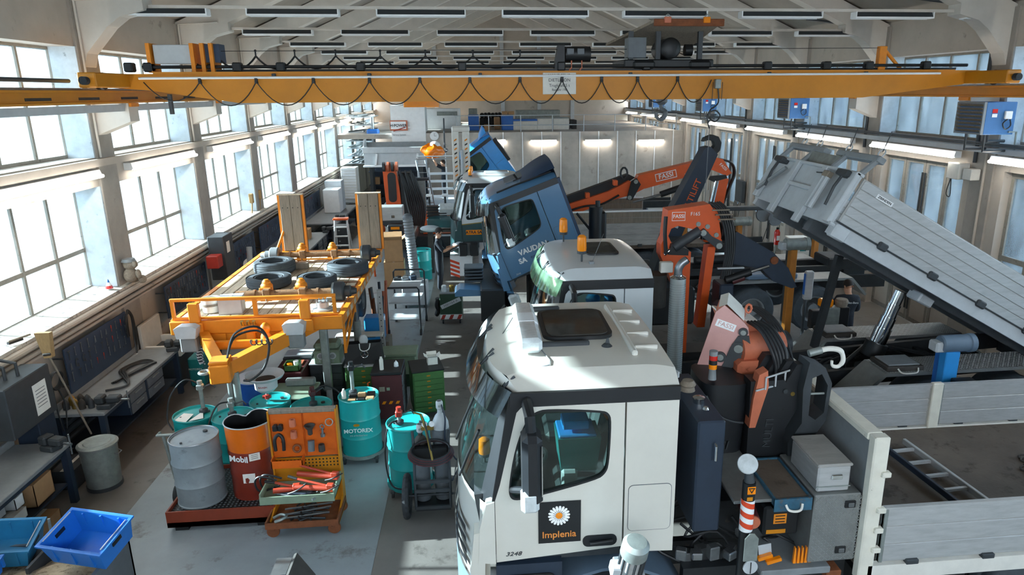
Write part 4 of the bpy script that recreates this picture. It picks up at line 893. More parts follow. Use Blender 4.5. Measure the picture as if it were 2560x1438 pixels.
def spf(u, v): y = 1.0*(2*v-1); return (.92+.72*u, y, 3.08+(.20*(1-(y/1.05)**4))*math.sin(u*1.57)+.02)
part('roof_spoiler', B(M3).grid(spf, 7, 13).grid(lambda u, v: (1.62, 1.0*(2*v-1), 2.6+(.50+.20*(1-(1.0*(2*v-1)/1.05)**4))*u), 4, 13), 'inkblue', t3)
part('roof_rail', B(M3).tube([(.42, -.98, 3.10), (.8, -1.0, 3.11), (1.55, -1.02, 3.10)], .018), 'black', t3); part('cab_edge_trim', B(M3).bx(1.60, 1.66, -HW, -HW+.12, 1.45, 2.95), 'inkblue', t3)
part('door_step', B(M3).cb(.55, .85, -HW-.03, -HW+.2, 1.2, 1.4, .06), 'chrome', t3); part('lower_front', B(M3).grid(lambda u, v: (xf(HW*(2*u-1), False)-.06, (HW)*(2*u-1), .62+.5*v), 13, 4), 'navy', t3); part('headlamp', B(M3).cb(-.16, .06, -HW-.03, -HW+.12, .86, 1.1, .04), 'clearlens', t3)
part('front_flap', B(T(-.55, -.55, 1.22)).prism([(0, 0), (.62, 0), (.70, .05), (.62, .12), (.10, .16), (0, .08)], .5, XZ), 'vaudan', t3, smooth=0); part('radiator_frame', B().cb(-.02, .5, -.9, .9, .75, 1.45, .03), 'black', t3)
for k in range(5): part('grille_bar', B().cb(-.35, .05, -.2+.0*k, .2, 1.42+.07*k, 1.46+.07*k, .01), 'darkgrey', t3)
wheel(t3, (1.6, -.9, .5), .5); wheel(t3, (1.6, .9, .5), .5); part('engine', B().cb(1.0, 2.0, -.4, .4, .7, 1.5, .06), 'grime', t3)
tk = part('tank_stack', B().cyl((2.40, -.45, 2.0), (2.40, -.45, 3.02), .14, n=20), 'black', t3); part('tank_stack_side', B().cb(2.42, 2.62, -.52, -.3, 2.0, 2.92, .04), 'black', tk); part('tank_neck', B().cyl((2.44, -.45, 3.02), (2.44, -.45, 3.14), .05, n=12), 'darkgrey', tk); part('stay', B().cyl((2.0, -.5, 2.9), (2.4, -.45, 2.4), .025), 'black', t3); part('tank_foot', B().cb(2.2, 2.8, -.7, 0, 1.2, 2.0, .03), 'black', tk)
for y in (-.42, .42): part('frame_rail', B().bx(1.3, 8.9, y-.04, y+.04, 1.10, 1.38), 'trucksteel', t3, smooth=0)
for y in (-.3, .3): part('hooklift_rail', B().bx(3.4, 8.9, y-.05, y+.05, 1.45, 1.58), 'trucksteel', t3, smooth=0)
for x in (3.2, 5.0, 6.5, 8.0): part('cross_member', B().bx(x-.06, x+.06, -.42, .42, 1.2, 1.5), 'trucksteel', t3, smooth=0)
for x in (5.6, 6.95):
    for s_ in (-1, 1): wheel(t3, (x, s_*.93, .86), .5, .5)
for y0 in (-1.15, .62):
    fd = poly_part('wheel_fender', [(4.55, 1.28), (4.75, 1.50), (7.75, 1.52), (8.1, 1.15), (8.06, 1.12), (7.73, 1.47), (4.78, 1.45), (4.6, 1.26)], y0, .55, 'treadplate', t3)
    o = None
part('fender_box', B().cb(5.5, 6.6, -1.05, -.72, 1.50, 1.62, .03), 'bluegrey', t3); part('fender_cap', B().cyl((5.3, -.9, 1.5), (5.3, -.9, 1.62), .06), 'offwhite', t3)
for y0 in (-1.1, .55): part('frame_tank', B().cb(2.9, 4.4, y0, y0+.55, .6, 1.4, .05), 'black', t3)
ha = poly_part('hook_arm', [(3.95, 2.2), (4.28, 2.2), (5.02, 4.02), (4.86, 4.18), (4.74, 4.16), (4.02, 2.75)], -.18, .36, 'navy', t3)
hook = arc(4.90, 4.22, .20, -60, 150, 10)+[(4.71, 4.36), (4.74, 4.28)]+arc(4.90, 4.22, .10, 140, -60, 8)
poly_part('hook_tip', [(4.78, 4.10), (5.0, 4.0), (5.09, 4.1), (5.11, 4.25), (5.04, 4.38), (4.92, 4.42), (4.76, 4.36), (4.72, 4.28), (4.86, 4.32), (4.95, 4.28), (4.98, 4.2), (4.93, 4.13), (4.84, 4.16)], -.1, .2, 'trucksteel', t3)
text('lettering', 'MULTILIFT', .19, 'fassi', ha, frame((4.48, -.186, 3.10), (.38, 0, .92), (-.92, 0, .38)), .001, bold=.002)
for i in range(4): decal(ha, 'white_mark', frame((4.16+.03*i, -.186, 2.52+.075*i), (.38, 0, .92), (-.92, 0, .38)), .05, .16, 'lightgrey', .002)
poly_part('hook_base', [(3.7, 1.5), (4.6, 1.5), (4.35, 2.3), (3.95, 2.3)], -.25, .5, 'trucksteel', t3); part('arm_cylinder', B().cyl((4.7, 0, 1.7), (6.3, 0, 1.75), .1, n=14), 'black', t3); part('rear_lock', B().cb(7.6, 8.6, -.35, .35, 1.55, 1.75, .03), 'trucksteel', t3)
# ================================================================ fourth truck: white and green cab, dropside bed, loader crane at the rear
t4 = thing('crane_truck', 'white and dark green truck with dropside bed and long orange crane boom', 'truck', (0, 19.75, 0))
M4 = T(-.52, 0, 0); dr, sh, rf = cab(t4, M4, 'cabwhite2', lower='atra', visor='visor', detail=1, frontpaint='atra')
pl = decal(dr[0], 'name_plate', M4 @ SIDE(.37, -HW-.012, 1.66), .42, .13, 'amber'); text('lettering', 'ATRA SA', .11, 'black', pl, M4 @ SIDE(.37, -HW-.017, 1.66), .001, bold=.003); part('gold_line', B(M4).prism([(.055, 1.86), (1.145, 1.96), (1.145, 1.985), (.055, 1.885)], .003, XZ @ T(0, 0, -HW-.009)), 'brass', dr[0])
beacon(t4, (.32, -.55, 3.03), .9, M4); beacon(t4, (.34, .4, 3.03), .9, M4); part('roof_vent', B(M4).cb(.7, 1.4, -.1, .4, 3.10, 3.16, .03), 'cabwhite2', t4)
part('bumper', B(M4).bx(-.3, .3, -HW, HW, .45, 1.02), 'white', t4)
for k in range(4): part('red_chevron', B(M4).prism([(-.31, .48+.13*k), (-.31, .55+.13*k), (.28, .42+.13*k), (.28, .35+.13*k)] if 0 else [(-.3, .50+.12*k), (-.3, .57+.12*k), (-.05, .47+.12*k), (-.05, .40+.12*k)], .005, XZ @ T(0, 0, -HW-.006)), 'stripered', t4)
for s_ in (-1, 1): wheel(t4, (.55, s_*.92, .5), .5)
for k in range(2): part('grille_unit', B(M4).cb(-.05+.3*k, .18+.3*k, -HW-.25, -HW-.05, 1.05, 1.4, .03), 'black', t4)
part('detached_front', B(T(.15, -HW-.5, 1.02) @ RX(12)).cb(-.1, .75, 0, .5, 0, .06, .02), 'vaudan', t4)
chassis(t4, .3, 8.6, 1.0, cross=(2.0, 4.0, 6.0)); 
for x in (4.6, 6.0):
    for s_ in (-1, 1): wheel(t4, (x, s_*.93, .5), .5, .5)
part('bed_floor', B().bx(1.75, 6.3, -1.22, 1.22, 1.1, 1.2), 'bedfloor', t4, smooth=0)
for s_ in (-1, 1):
    dp = part('drop_side', B().bx(1.75, 5.05, s_*1.23-.012, s_*1.23+.012, 1.2, 2.15), 'aludull', t4, smooth=0)
    for k in range(6): part('board', B().cb(1.78, 5.02, s_*1.23-.02, s_*1.23+.02, 1.2+.157*k, 1.2+.157*k+.15, .006), 'aludull' if k < 4 else 'wood', dp)
    part('top_edge', B().bx(1.75, 5.05, s_*1.23-.03, s_*1.23+.03, 2.14, 2.18), 'white', dp, smooth=0)
    for x in (2.4, 3.4, 4.4): part('hinge', B().cb(x-.06, x+.06, s_*1.25-.03, s_*1.25+.03, 1.16, 1.24, .01), 'darkgrey', dp)
part('headboard', B().bx(1.7, 1.75, -1.22, 1.22, 1.2, 2.4), 'aludull', t4, smooth=0)
bo = poly_part('main_boom', [(4.45, 2.72), (4.55, 3.0), (6.75, 3.48), (7.0, 3.42), (7.28, 3.02), (7.15, 2.94), (6.7, 3.12), (4.75, 2.62)], -.2, .34, 'fassi', t4)
lf = decal(bo, 'logo_frame', frame((5.35, -.204, 2.98), (.976, 0, .217), (-.217, 0, .976)), .62, .22, 'white'); decal(bo, 'logo_ground', frame((5.35, -.208, 2.98), (.976, 0, .217), (-.217, 0, .976)), .58, .18, 'fassi')
text('lettering', 'FASSI', .19, 'white', bo, frame((5.35, -.213, 2.98), (.976, 0, .217), (-.217, 0, .976)), .001, bold=.003); text('lettering', 'F150', .16, 'white', bo, frame((6.35, -.204, 3.22), (.976, 0, .217), (-.217, 0, .976)), .001); text('lettering', 'www.fassi.ch', .08, 'white', bo, frame((6.1, -.204, 3.06), (.976, 0, .217), (-.217, 0, .976)), .001); text('lettering', 'FASSI', .12, 'white', bo, frame((7.02, -.204, 3.20), (.7, 0, -.6), (.6, 0, .7)), .001)
b2_ = poly_part('second_boom', [(2.2, 1.95), (2.35, 2.15), (3.7, 2.55), (4.3, 2.85), (4.75, 2.62), (4.4, 2.45), (3.8, 2.30), (2.4, 1.80)], -.16, .28, 'fassi', t4)
poly_part('black_boom', [(2.25, 2.10), (2.2, 2.30), (4.3, 3.02), (4.5, 2.92), (4.2, 2.72), (3.6, 2.52)], .0, .26, 'black', t4); part('boom_hose', B().tube(spline([(2.5, -.18, 2.0), (3.0, -.2, 2.15), (3.5, -.2, 2.2), (4.0, -.2, 2.45)], 6), .03, 8), 'black', b2_)
for x, z in ((3.1, 2.38), (3.9, 2.72)): part('orange_lug', B().cb(x-.06, x+.06, -.2, .1, z, z+.15, .01), 'fassi', b2_)
kl = poly_part('knuckle_link', [(4.35, 2.85), (4.5, 2.92), (4.62, 2.75), (4.38, 2.3), (4.22, 2.32), (4.25, 2.45)], -.24, .06, 'black', t4); pins(kl, ((4.47, 2.83), (4.3, 2.38)), -.25, .06)
part('lifting_eye', B(T(4.15, -.1, 3.06) @ RX(90)).tube([(.10*math.cos(t*.628), .16*math.sin(t*.628), 0) for t in range(10)], .03, 8, True), 'black', t4)
part('boom_cylinder', B().cyl((5.2, -.25, 2.45), (6.0, -.25, 2.72), .09, n=14), 'black', t4); part('cylinder_rod', B().cyl((4.4, -.25, 2.25), (5.2, -.25, 2.45), .035), 'steel', t4)
poly_part('crane_column', [(6.55, 1.0), (6.95, 1.0), (7.22, 2.85), (6.98, 2.90), (6.85, 2.5)], -.16, .32, 'fassi', t4); poly_part('column_link', [(6.65, 2.95), (7.1, 2.98), (7.15, 2.88), (6.75, 2.78), (6.6, 2.85)], -.24, .06, 'black', t4)
part('column_cylinder', B().cyl((6.55, -.2, 1.1), (6.75, -.2, 2.2), .1, n=14), 'black', t4); part('cylinder_rod', B().cyl((6.75, -.2, 2.2), (6.85, -.2, 2.8), .07, n=12), 'chrome', t4)
for i in range(4): part('crane_hose', B().tube(spline([(6.9, -.1+.04*i, 3.42), (7.3, -.1+.04*i, 3.3), (7.42, -.1+.04*i, 3.0), (7.3, -.1+.04*i, 2.6), (7.1, -.1+.04*i, 2.0), (7.0, -.1+.04*i, 1.4)], 6), .03, 8), 'hose', t4)
jf = part('jib_tip', B().cb(7.15, 9.1, -.1, .1, 1.9, 2.02, .02).cb(8.3, 9.4, -.06, .06, 2.05, 2.13, .02), 'darkgrey', t4)
# ================================================================ fifth truck: light blue cab tilted far
t5 = thing('blue_truck', 'light blue truck with its cab tipped steeply forward near the partition', 'truck', (0, 26.2, 0))
M5 = T(.92, 0, .45) @ RY(-36); cab(t5, M5, 'skyblue', visor=None, detail=0, glassdoor=True)
part('roof_spoiler', B(M5).grid(lambda u, v: (1.2+.38*u, .95*(2*v-1), 3.10+.30*(1-(.95*(2*v-1))**4)*u**.7), 6, 11), 'skyblue', t5); part('spoiler_trim', B(M5).bx(1.60, 1.72, -1.0, 1.0, 1.9, 2.7), 'black', t5)
chassis(t5, 1.2, 7.5, 1.3); wheel(t5, (1.6, -.9, .5), .5); wheel(t5, (1.6, .9, .5), .5); part('engine', B().cb(.9, 1.9, -.4, .4, .8, 1.4, .05), 'grime', t5)
for y in (-1.0, 1.0):
    for x in (5.0, 6.3): wheel(t5, (x, y*.93, .5), .5, .5)
# ================================================================ overhead travelling crane and its runway
ORD = ['first', 'second', 'third', 'fourth', 'fifth', 'sixth', 'seventh', 'eighth', 'ninth', 'tenth', 'eleventh', 'twelfth']
for nm, X, s_ in (('left', -5.9, -1), ('right', 9.4, 1)):
    r = thing('crane_runway', 'yellow crane rail beam along the %s wall above the corbels' % nm, 'crane rail', (X, 0, 5.16))
    part('rail_beam', B().bx(-.10, .10, Y0, 46.5, 0, .03).bx(-.02, .02, Y0, 46.5, .03, .17).bx(-.12, .12, Y0, 46.5, .17, .2), 'yellow', r, smooth=0)
    part('rail_head', B().bx(-.03, .03, Y0, 46.5, .2, .235), 'steel', r, smooth=0)
    if s_ < 0:
        part('conductor_channel', B().bx(-.02, .06, Y0, 46.5, -.13, -.02), 'lightgrey', r, smooth=0)
        for i in range(26): part('web_slot', B().bx(.018, .024, Y0+.6+1.0*i*1.3, Y0+1.2+1.3*i, .06, .1), 'grime', r, smooth=0)
        for z in (.34, .20): part('buffer_pipe', B().cyl((-.18, Y0, z), (-.18, 11.6, z), .03, n=10), 'darkgrey', r)
    for y in COLY: part('packing_block', B().bx(-.16, .16, y-.14, y+.14, -.06, 0), 'orangerust', r, smooth=0)
CY = 12.60
cr = thing('bridge_crane', 'yellow overhead bridge crane spanning the hall with plate and trolley', 'crane', (0, CY, 0))
prof = [(-5.85, 5.40), (-5.85, 5.62), (9.2, 5.64), (9.2, 5.42), (8.95, 5.40), (7.0, 5.17), (-3.9, 5.15), (-5.3, 5.36)]
part('main_girder', B().prism(prof, .28, XZ @ T(0, 0, -.14)), 'yellow', cr, smooth=0)
part('girder_flange', B().bx(-5.2, 8.7, -.17, .17, 5.62, 5.65), 'yellow', cr, smooth=0); part('trolley_rail', B().bx(-4.4, 8.8, -.04, .04, 5.65, 5.69), 'black', cr, smooth=0)
part('drive_shaft', B().cyl((-5.4, -.05, 5.73), (9.0, -.05, 5.73), .028, n=10), 'black', cr)
for x in (-5.6, -5.3, -3.9, -3.2, -1.9, -.2, 1.5, 3.0, 5.2, 6.3, 7.1, 8.2): part('shaft_bearing', B().cb(x-.07, x+.07, -.12, .04, 5.65, 5.80, .02), 'black', cr)
for x in (-5.72, 9.05):
    part('end_carriage', B().cb(x-.13, x+.13, -1.2, 1.5, 5.40, 5.62, .015), 'yellow', cr); part('buffer', B().cyl((x, -1.22, 5.5), (x, -1.32, 5.5), .06), 'rubber', cr)
    for y in (-.8, 1.0): part('travel_wheel', B().cyl((x-.05, y, 5.50), (x+.05, y, 5.50), .13, n=20), 'black', cr)
part('round_buffer', B().cyl((-5.66, -.14, 5.51), (-5.66, -.24, 5.51), .065, n=20), 'black', cr); part('round_buffer', B().cyl((9.08, -.14, 5.53), (9.08, -.2, 5.53), .07, n=20), 'orangerust', cr)
part('second_girder', B().prism(prof, .24, XZ @ T(0, 0, .9)), 'yellow', cr, smooth=0)
part('cable_track', B().cyl((-5.42, -.2, 5.55), (8.4, -.2, 5.585), .02, n=8), 'white', cr)
for x in (-3.3, -1.75, .1, 2.7, 5.2, 7.0): part('track_bracket', B().cb(x-.03, x+.03, -.2, -.13, 5.57, 5.62, .008), 'darkgrey', cr)
cb2 = part('switch_cabinet', B().cb(-5.2, -4.62, -.05, .2, 5.78, 6.08, .01), 'lightgrey', cr)
for x in (-5.26, -4.58, -4.42, -4.28): part('cabinet_upright', B().bx(x-.03, x+.03, -.1, .25, 5.64, 6.10), 'orangerust', cr, smooth=0)
part('resistor_box', B().bx(-4.40, -4.16, -.04, .24, 5.80, 6.09), 'pegblue', cr, smooth=0)
part('mast', B().cb(7.28, 7.42, -.06, .06, 5.65, 6.06, .01), 'orangerust', cr); part('mast_brace', B().cyl((7.4, 0, 6.0), (7.75, 0, 5.66), .03), 'orangerust', cr)
part('tension_wire', B().cyl((-4.15, 0, 5.98), (7.3, 0, 6.03), .005, n=5), 'black', cr)
# upper and lower festoon cables
up = [px_ for px_ in (540, 638, 736, 838, 950, 1063, 1182, 1300)]
us = [py(x, 128, CY).x for x in up]
for i, x in enumerate(us):
    part('cable_hanger', B().cyl((x, 0, 5.99), (x, 0, 5.90), .014, n=6).sph((x, 0, 5.985), .022, 8, 6), 'black', cr)
    a = us[i-1] if i else x-.45
    for dy in (-.015, .015):
        pts = [(x-(x-a)*t, dy, 5.90-.20*4*t*(1-t)*(1 if i else .8)-.0) for t in [k/10 for k in range(11)]]
        part('festoon_cable', B().tube(pts, .013, 6), 'black', cr)
lw = [500, 641, 784, 924, 1050, 1175, 1300, 1405, 1504, 1594, 1694]; ls = [py(x, 205, CY-.2).x for x in lw]+[py(1778, 205, CY-.2).x]
ls = [-5.35]+ls
for i, x in enumerate(ls):
    if 0 < i < len(ls)-1: part('cable_trolley', B().cb(x-.025, x+.025, -.22, -.18, 5.50, 5.55, .006).cyl((x, -.2, 5.50), (x, -.2, 5.46), .03, n=10), 'black', cr)
    if i:
        a = ls[i-1]; sag = .38 if i > 1 else .3
        part('trailing_cable', B().tube([(a+(x-a)*t, -.21, 5.49-sag*4*t*(1-t)) for t in [k/12 for k in range(13)]], .009, 6), 'black', cr)
pb_ = part('pendant_box', B().cb(4.20, 4.30, -.27, -.17, 5.34, 5.50, .01), 'galv', cr)
part('pendant_cable', B().tube(spline([(4.26, -.22, 5.36), (4.27, -.25, 5.1), (4.12, -.3, 4.98), (4.1, -.3, 4.85), (4.22, -.3, 4.78), (4.3, -.3, 4.88), (4.2, -.3, 4.97), (4.08, -.28, 4.9), (4.1, -.27, 4.75), (4.13, -.26, 4.66)], 6), .013, 6), 'hose', pb_)
for x in (4.17, 4.34): part('chain_strand', B().cyl((x, -.22, 5.45), (x-.01, -.24, 5.15), .006, n=5), 'black', pb_)
part('pendant_rope', B().cyl((4.13, -.26, 4.66), (4.12, -.26, 2.6), .006, n=5), 'midgrey', pb_)
# rating plate
pl = part('rating_plate', B().cb(1.17, 1.75, -.155, -.142, 5.26, 5.62, .006), 'offwhite', cr)
for s_, z, sz in (('HANS FEHR', 5.57, .075), ('DIETLIKON', 5.495, .075), ('Tragkraft 5 t', 5.405, .07), ('Baujahr 196', 5.335, .055)): text('lettering', s_, sz, 'black', pl, SIDE(1.46, -.158, z), .001)
# hoist on the girder, trolley with roof
wn = part('winch_motor', B().cyl((1.58, .05, 5.93), (2.02, .05, 5.93), .13, n=20), 'black', cr); part('winch_bracket', B().prism([(1.38, 5.66), (1.56, 5.66), (1.56, 6.07), (1.45, 6.07)], .26, XZ @ T(0, 0, -.08)), 'black', wn)
for x in (1.66, 1.84): part('cover_plate', B().cb(x-.06, x+.06, -.09, -.07, 5.92, 6.02, .008), 'midgrey', wn)
for x in (1.68, 1.86): part('copper_pipe', B().tube([(x, -.06, 5.82), (x, -.07, 5.7), (x-.04, -.07, 5.66)], .012, 6), 'fassidull', wn)
pf = part('trolley_roof', B().add([(2.45, .9, 6.12), (3.1, -.1, 6.44), (4.32, -.1, 6.44), (4.1, .9, 6.12), (2.45, .9, 6.16), (3.1, -.1, 6.49), (4.32, -.1, 6.49), (4.1, .9, 6.16)], [(0, 1, 2, 3), (4, 7, 6, 5), (0, 4, 5, 1), (1, 5, 6, 2), (2, 6, 7, 3), (3, 7, 4, 0)]), 'wood', cr)
part('roof_edge', B().cb(3.1, 4.34, -.14, -.08, 6.38, 6.50, .01), 'rust', pf)
for x, m_ in ((3.33, 'fassidull'), (4.02, 'amber')): part('clamp', B().cb(x-.06, x+.06, -.17, -.12, 6.43, 6.53, .008), m_, pf); part('clamp_ring', B(T(x, -.15, 6.52) @ RX(90)).tube([(.04*math.cos(t*.785), .05*math.sin(t*.785), 0) for t in range(8)], .008, 5, True), 'galv', pf)
tf = part('trolley_frame', B().cb(2.6, 4.2, -.1, 1.0, 5.70, 5.84, .02), 'black', cr)
for x in (2.72, 3.2, 3.95): part('trolley_post', B().bx(x-.04, x+.04, -.08, 0, 5.84, 6.3), 'darkgrey', tf, smooth=0)
part('control_box', B().cb(2.66, 2.98, -.12, .2, 5.86, 6.2, .01), 'midgrey', tf)
part('hoist_drum', B().cyl((3.42, -.08, 6.02), (3.42, .6, 6.02), .18, n=28).sph((3.42, -.08, 6.02), .18, sc=(1, .35, 1)), 'black', tf); part('small_motor', B().cyl((3.72, .1, 6.0), (3.85, .1, 6.0), .10, n=18), 'black', tf)
for x in (2.95, 3.95): part('trolley_wheel', B().cb(x-.2, x+.2, -.14, -.02, 5.68, 5.82, .04), 'black', tf)
hk = part('hook_block', B().cb(3.33, 3.52, .32, .52, 5.06, 5.34, .05), 'midgrey', cr)
part('hook', B().tube(spline([(3.42, .42, 5.08), (3.42, .42, 5.0), (3.50, .42, 4.94), (3.48, .42, 4.84), (3.40, .42, 4.80), (3.33, .42, 4.86), (3.34, .42, 4.93)], 6), [.035]*12+[.045]*12+[.03]*13, 10), 'midgrey', hk)
part('hoist_rope', B().cyl((3.38, .42, 5.34), (3.38, .42, 6.0), .01, n=6), 'black', hk); part('hoist_rope', B().cyl((3.47, .42, 5.34), (3.47, .42, 6.0), .01, n=6), 'black', hk)
part('travel_stop', B().cb(-5.02, -4.96, -.2, -.14, 4.98, 5.30, .006), 'darkgrey', cr)
# second crane further down the hall
c2 = thing('bridge_crane', 'second yellow bridge crane far down the hall behind the first', 'crane', (0, 30.6, 0))
part('main_girder', B().prism([(-5.7, 5.40), (-5.7, 5.6), (9.2, 5.6), (9.2, 5.4), (7.0, 5.22), (-3.9, 5.22)], .5, XZ), 'yellow', c2, smooth=0)
p = py(1010, 262, 30.6); q = py(1098, 252, 30.6)
part('hoist_body', B().cb(p.x, q.x, -.3, .3, q.z-.25, q.z+.1, .03), 'amber', c2)
hk = part('hook', B().tube(spline([(-1.35, 0, 4.2), (-1.35, 0, 3.1), (-1.25, 0, 2.95), (-1.33, 0, 2.85), (-1.42, 0, 2.93)], 5), .03, 8), 'midgrey', c2)
# ---------------------------------------------------------------- lamps
def strip_lamp(x, y, L, s_, label, group, n=2, e='tube'):
    t = thing('wall_lamp', label, 'lamp', (x, y, 4.0), group=group)
    part('lamp_housing', B().prism([(0, .10), (s_*.13, .10), (s_*.16, .0), (s_*.13, -.03), (0, -.03)], L, XZ @ T(0, 0, -L/2)), 'white', t, smooth=0)
    for i in range(n):
        a = -L/2+L/n*i; part('lamp_tube', B().cyl((s_*.17, a+.02, -.005), (s_*.17, a+L/n-.02, -.005), .028, n=10), e, t)
for k in range(2, len(COLY)-1):
    yc = (COLY[k]+COLY[k+1])/2
    strip_lamp(XL, yc+.1, 3.0, 1, 'lit fluorescent strip over the %s window bay of the left wall' % ORD[k-2], 'strip lamps of the left wall')
    strip_lamp(XR-.16, yc, 3.1, -1, 'lit fluorescent strip over the %s gate of the right wall' % ORD[k-2], 'strip lamps of the right wall')
for i, (xa, xb) in enumerate(((1328, 1390), (1464, 1526), (1598, 1658), (1212, 1250))):
    a, b_ = py(xa, 352 if i else 353, PY-.08), py(xb, 350, PY-.08)
    t = thing('wall_lamp', 'lit fluorescent tube on the grey panel partition, %s' % ('leftmost but one', 'third from the left', 'rightmost', 'leftmost beside the blue cab')[i], 'lamp', ((a.x+b_.x)/2, PY-.06, a.z))
    part('lamp_housing', B().bx(-.62, .62, -.04, .05, -.02, .05), 'white', t, smooth=0); part('lamp_tube', B().cyl((-.6, -.05, -.03), (.6, -.05, -.03), .03, n=10), 'tubefar', t)
# rows of unlit fixtures on trunking between the haunches
proto = None
for r_, y in enumerate(COLY[4:11]):
    t = thing('lamp_trunking', 'thin white trunking carrying the %s row of ceiling lamps' % ORD[r_], 'lamp rail', (0, y, 6.66), group='ceiling lamp trunkings')
    part('trunking', B().bx(XL+1.12, XR-1.12, -.035, .035, 0, .05), 'rafterpaint', t, smooth=0)
    for j in range(8 if r_ < 1 else 7):
        x = -4.3+2.12*j if r_ else -6.4+2.12*j+1.9-.6
        lab = 'unlit ceiling lamp, %s from the left in the %s row' % (ORD[j], ORD[r_])
        if proto is None:
            proto = thing('ceiling_lamp', lab, 'lamp', (x, y, 6.66), group='ceiling lamps in rows')
            part('lamp_body', B().prism([(-.05, -.005), (.05, -.005), (.10, -.09), (-.10, -.09)], 1.46, T(-.73, 0, 0) @ YZ), 'darkgrey', proto, smooth=0)
            part('reflector_lip', B().bx(-.73, .73, -.105, -.085, -.115, -.085), 'white', proto, smooth=0); part('reflector_lip', B().bx(-.73, .73, .085, .105, -.115, -.085), 'white', proto, smooth=0)
            part('lamp_tube', B().cyl((-.7, 0, -.075), (.7, 0, -.075), .018, n=8), 'offwhite', proto); part('end_cap', B().bx(-.75, -.73, -.1, .1, -.11, 0), 'white', proto, smooth=0); part('end_cap', B().bx(.73, .75, -.1, .1, -.11, 0), 'white', proto, smooth=0)
        else: dup(proto, (x, y, 6.66), label=lab)
# heaters on the right wall
hp_ = None
for i, y in enumerate((12.10, 20.25, 28.4, 36.6)):
    lab = 'blue louvred air heater high on the right wall, %s from the camera' % ORD[i]
    if hp_: dup(hp_, (9.15, y, 4.50), label=lab); continue
    hp_ = h = thing('air_heater', lab, 'heater', (9.15, y, 4.50), group='air heaters of the right wall')
    part('heater_body', B().cb(.03, .62, 0, .74, 0, .58, .01), 'heaterblue', h)
    part('louvre_frame', B().bx(-.02, .03, 0, .74, 0, .03).bx(-.02, .03, 0, .74, .55, .58).bx(-.02, .03, 0, .03, .03, .55).bx(-.02, .03, .71, .74, .03, .55), 'grey', h, smooth=0)
    for k in range(8): part('louvre', B().box((0, .37, 0), (.07, .68, .012), T(-.01, 0, .065+.065*k) @ RY(35)), 'wood', h, smooth=0)
    part('control_box', B().cb(.38, .52, -.05, 0, .28, .42, .01), 'white', h); decal(h, 'red_label', SIDE(.2, -.004, .42), .1, .07, 'redlens'); decal(h, 'white_label', SIDE(.2, -.004, .34), .1, .06, 'white')
    part('cable_loop', B().tube(spline([(.45, -.03, .28), (.36, -.04, .2), (.42, -.04, .1), (.52, -.03, .16), (.5, -.02, .28)], 5), .012, 6), 'hose', h)
    parts('bracket', B().tube([(.15, .1, 0), (.15, .1, -.3), (.75, .1, -.3)], .025).tube([(.15, .6, 0), (.15, .6, -.3), (.75, .6, -.3)], .025), 'darkgrey', h)
    part('valve_pipe', B().tube([(.5, -.03, .05), (.66, -.03, .05), (.68, -.03, -.4)], .02, 6), 'galv', h); part('duct', B().tube([(.4, .35, -.02), (.4, .35, -.14), (.75, .35, -.14)], .03), 'darkgrey', h)
# ================================================================ left side: benches, pegboards, drums, carts
def bench(label, y0, y1, x0=-6.22, x1=-5.5, h=.86, top='grey', drawers=(), shelf=True, legm='navy'):
    t = thing('workbench', label, 'workbench', (0, 0, 0))
    part('bench_top', B().cb(x0, x1, y0, y1, h-.05, h, .006), top, t)
    part('back_rail', B().cb(x0, x0+.03, y0, y1, h, h+.1, .005), top, t)
    for y in (y0+.06, y1-.06):
        for x in (x0+.05, x1-.06): part('leg', B().bx(x-.04, x+.04, y-.04, y+.04, 0, h-.05), legm, t, smooth=0)
    part('apron', B().bx(x1-.09, x1-.06, y0+.1, y1-.1, h-.14, h-.05), legm, t, smooth=0)
    if shelf: part('shelf', B().bx(x0+.03, x1-.08, y0+.1, y1-.1, .28, .31), legm, t, smooth=0)
    for a, e in drawers:
        u = part('drawer_unit', B().cb(x0+.1, x1-.03, a, e, h-.42, h-.05, .008), legm, t)
        for k in range(2):
            dd = part('drawer', B().cb(x1-.03, x1-.012, a+.02, e-.02, h-.41+.18*k, h-.25+.18*k, .005), 'midgrey', u)
            dd2 = part('drawer_handle', B().cb(x1-.014, x1+.005, (a+e)/2-.12, (a+e)/2+.12, h-.30+.18*k, h-.28+.18*k, .004), 'galv', u)
    return t
def vise(label, loc, rz=0):
    v = thing('bench_vise', label, 'vise', loc, rz, 'vises on the workbenches')
    part('vise_base', B().cb(-.10, .10, -.09, .09, 0, .08, .015), 'darkgrey', v); part('fixed_jaw', B().cb(-.12, .0, -.08, .08, .08, .2, .02), 'darkgrey', v)
    part('sliding_jaw', B().cb(.03, .22, -.07, .07, .09, .19, .02), 'darkgrey', v); part('spindle', B().cyl((.2, 0, .12), (.34, 0, .12), .018), 'steel', v)
    part('handle_bar', B().cyl((.32, 0, -.02), (.32, 0, .26), .01), 'steel', v); return v
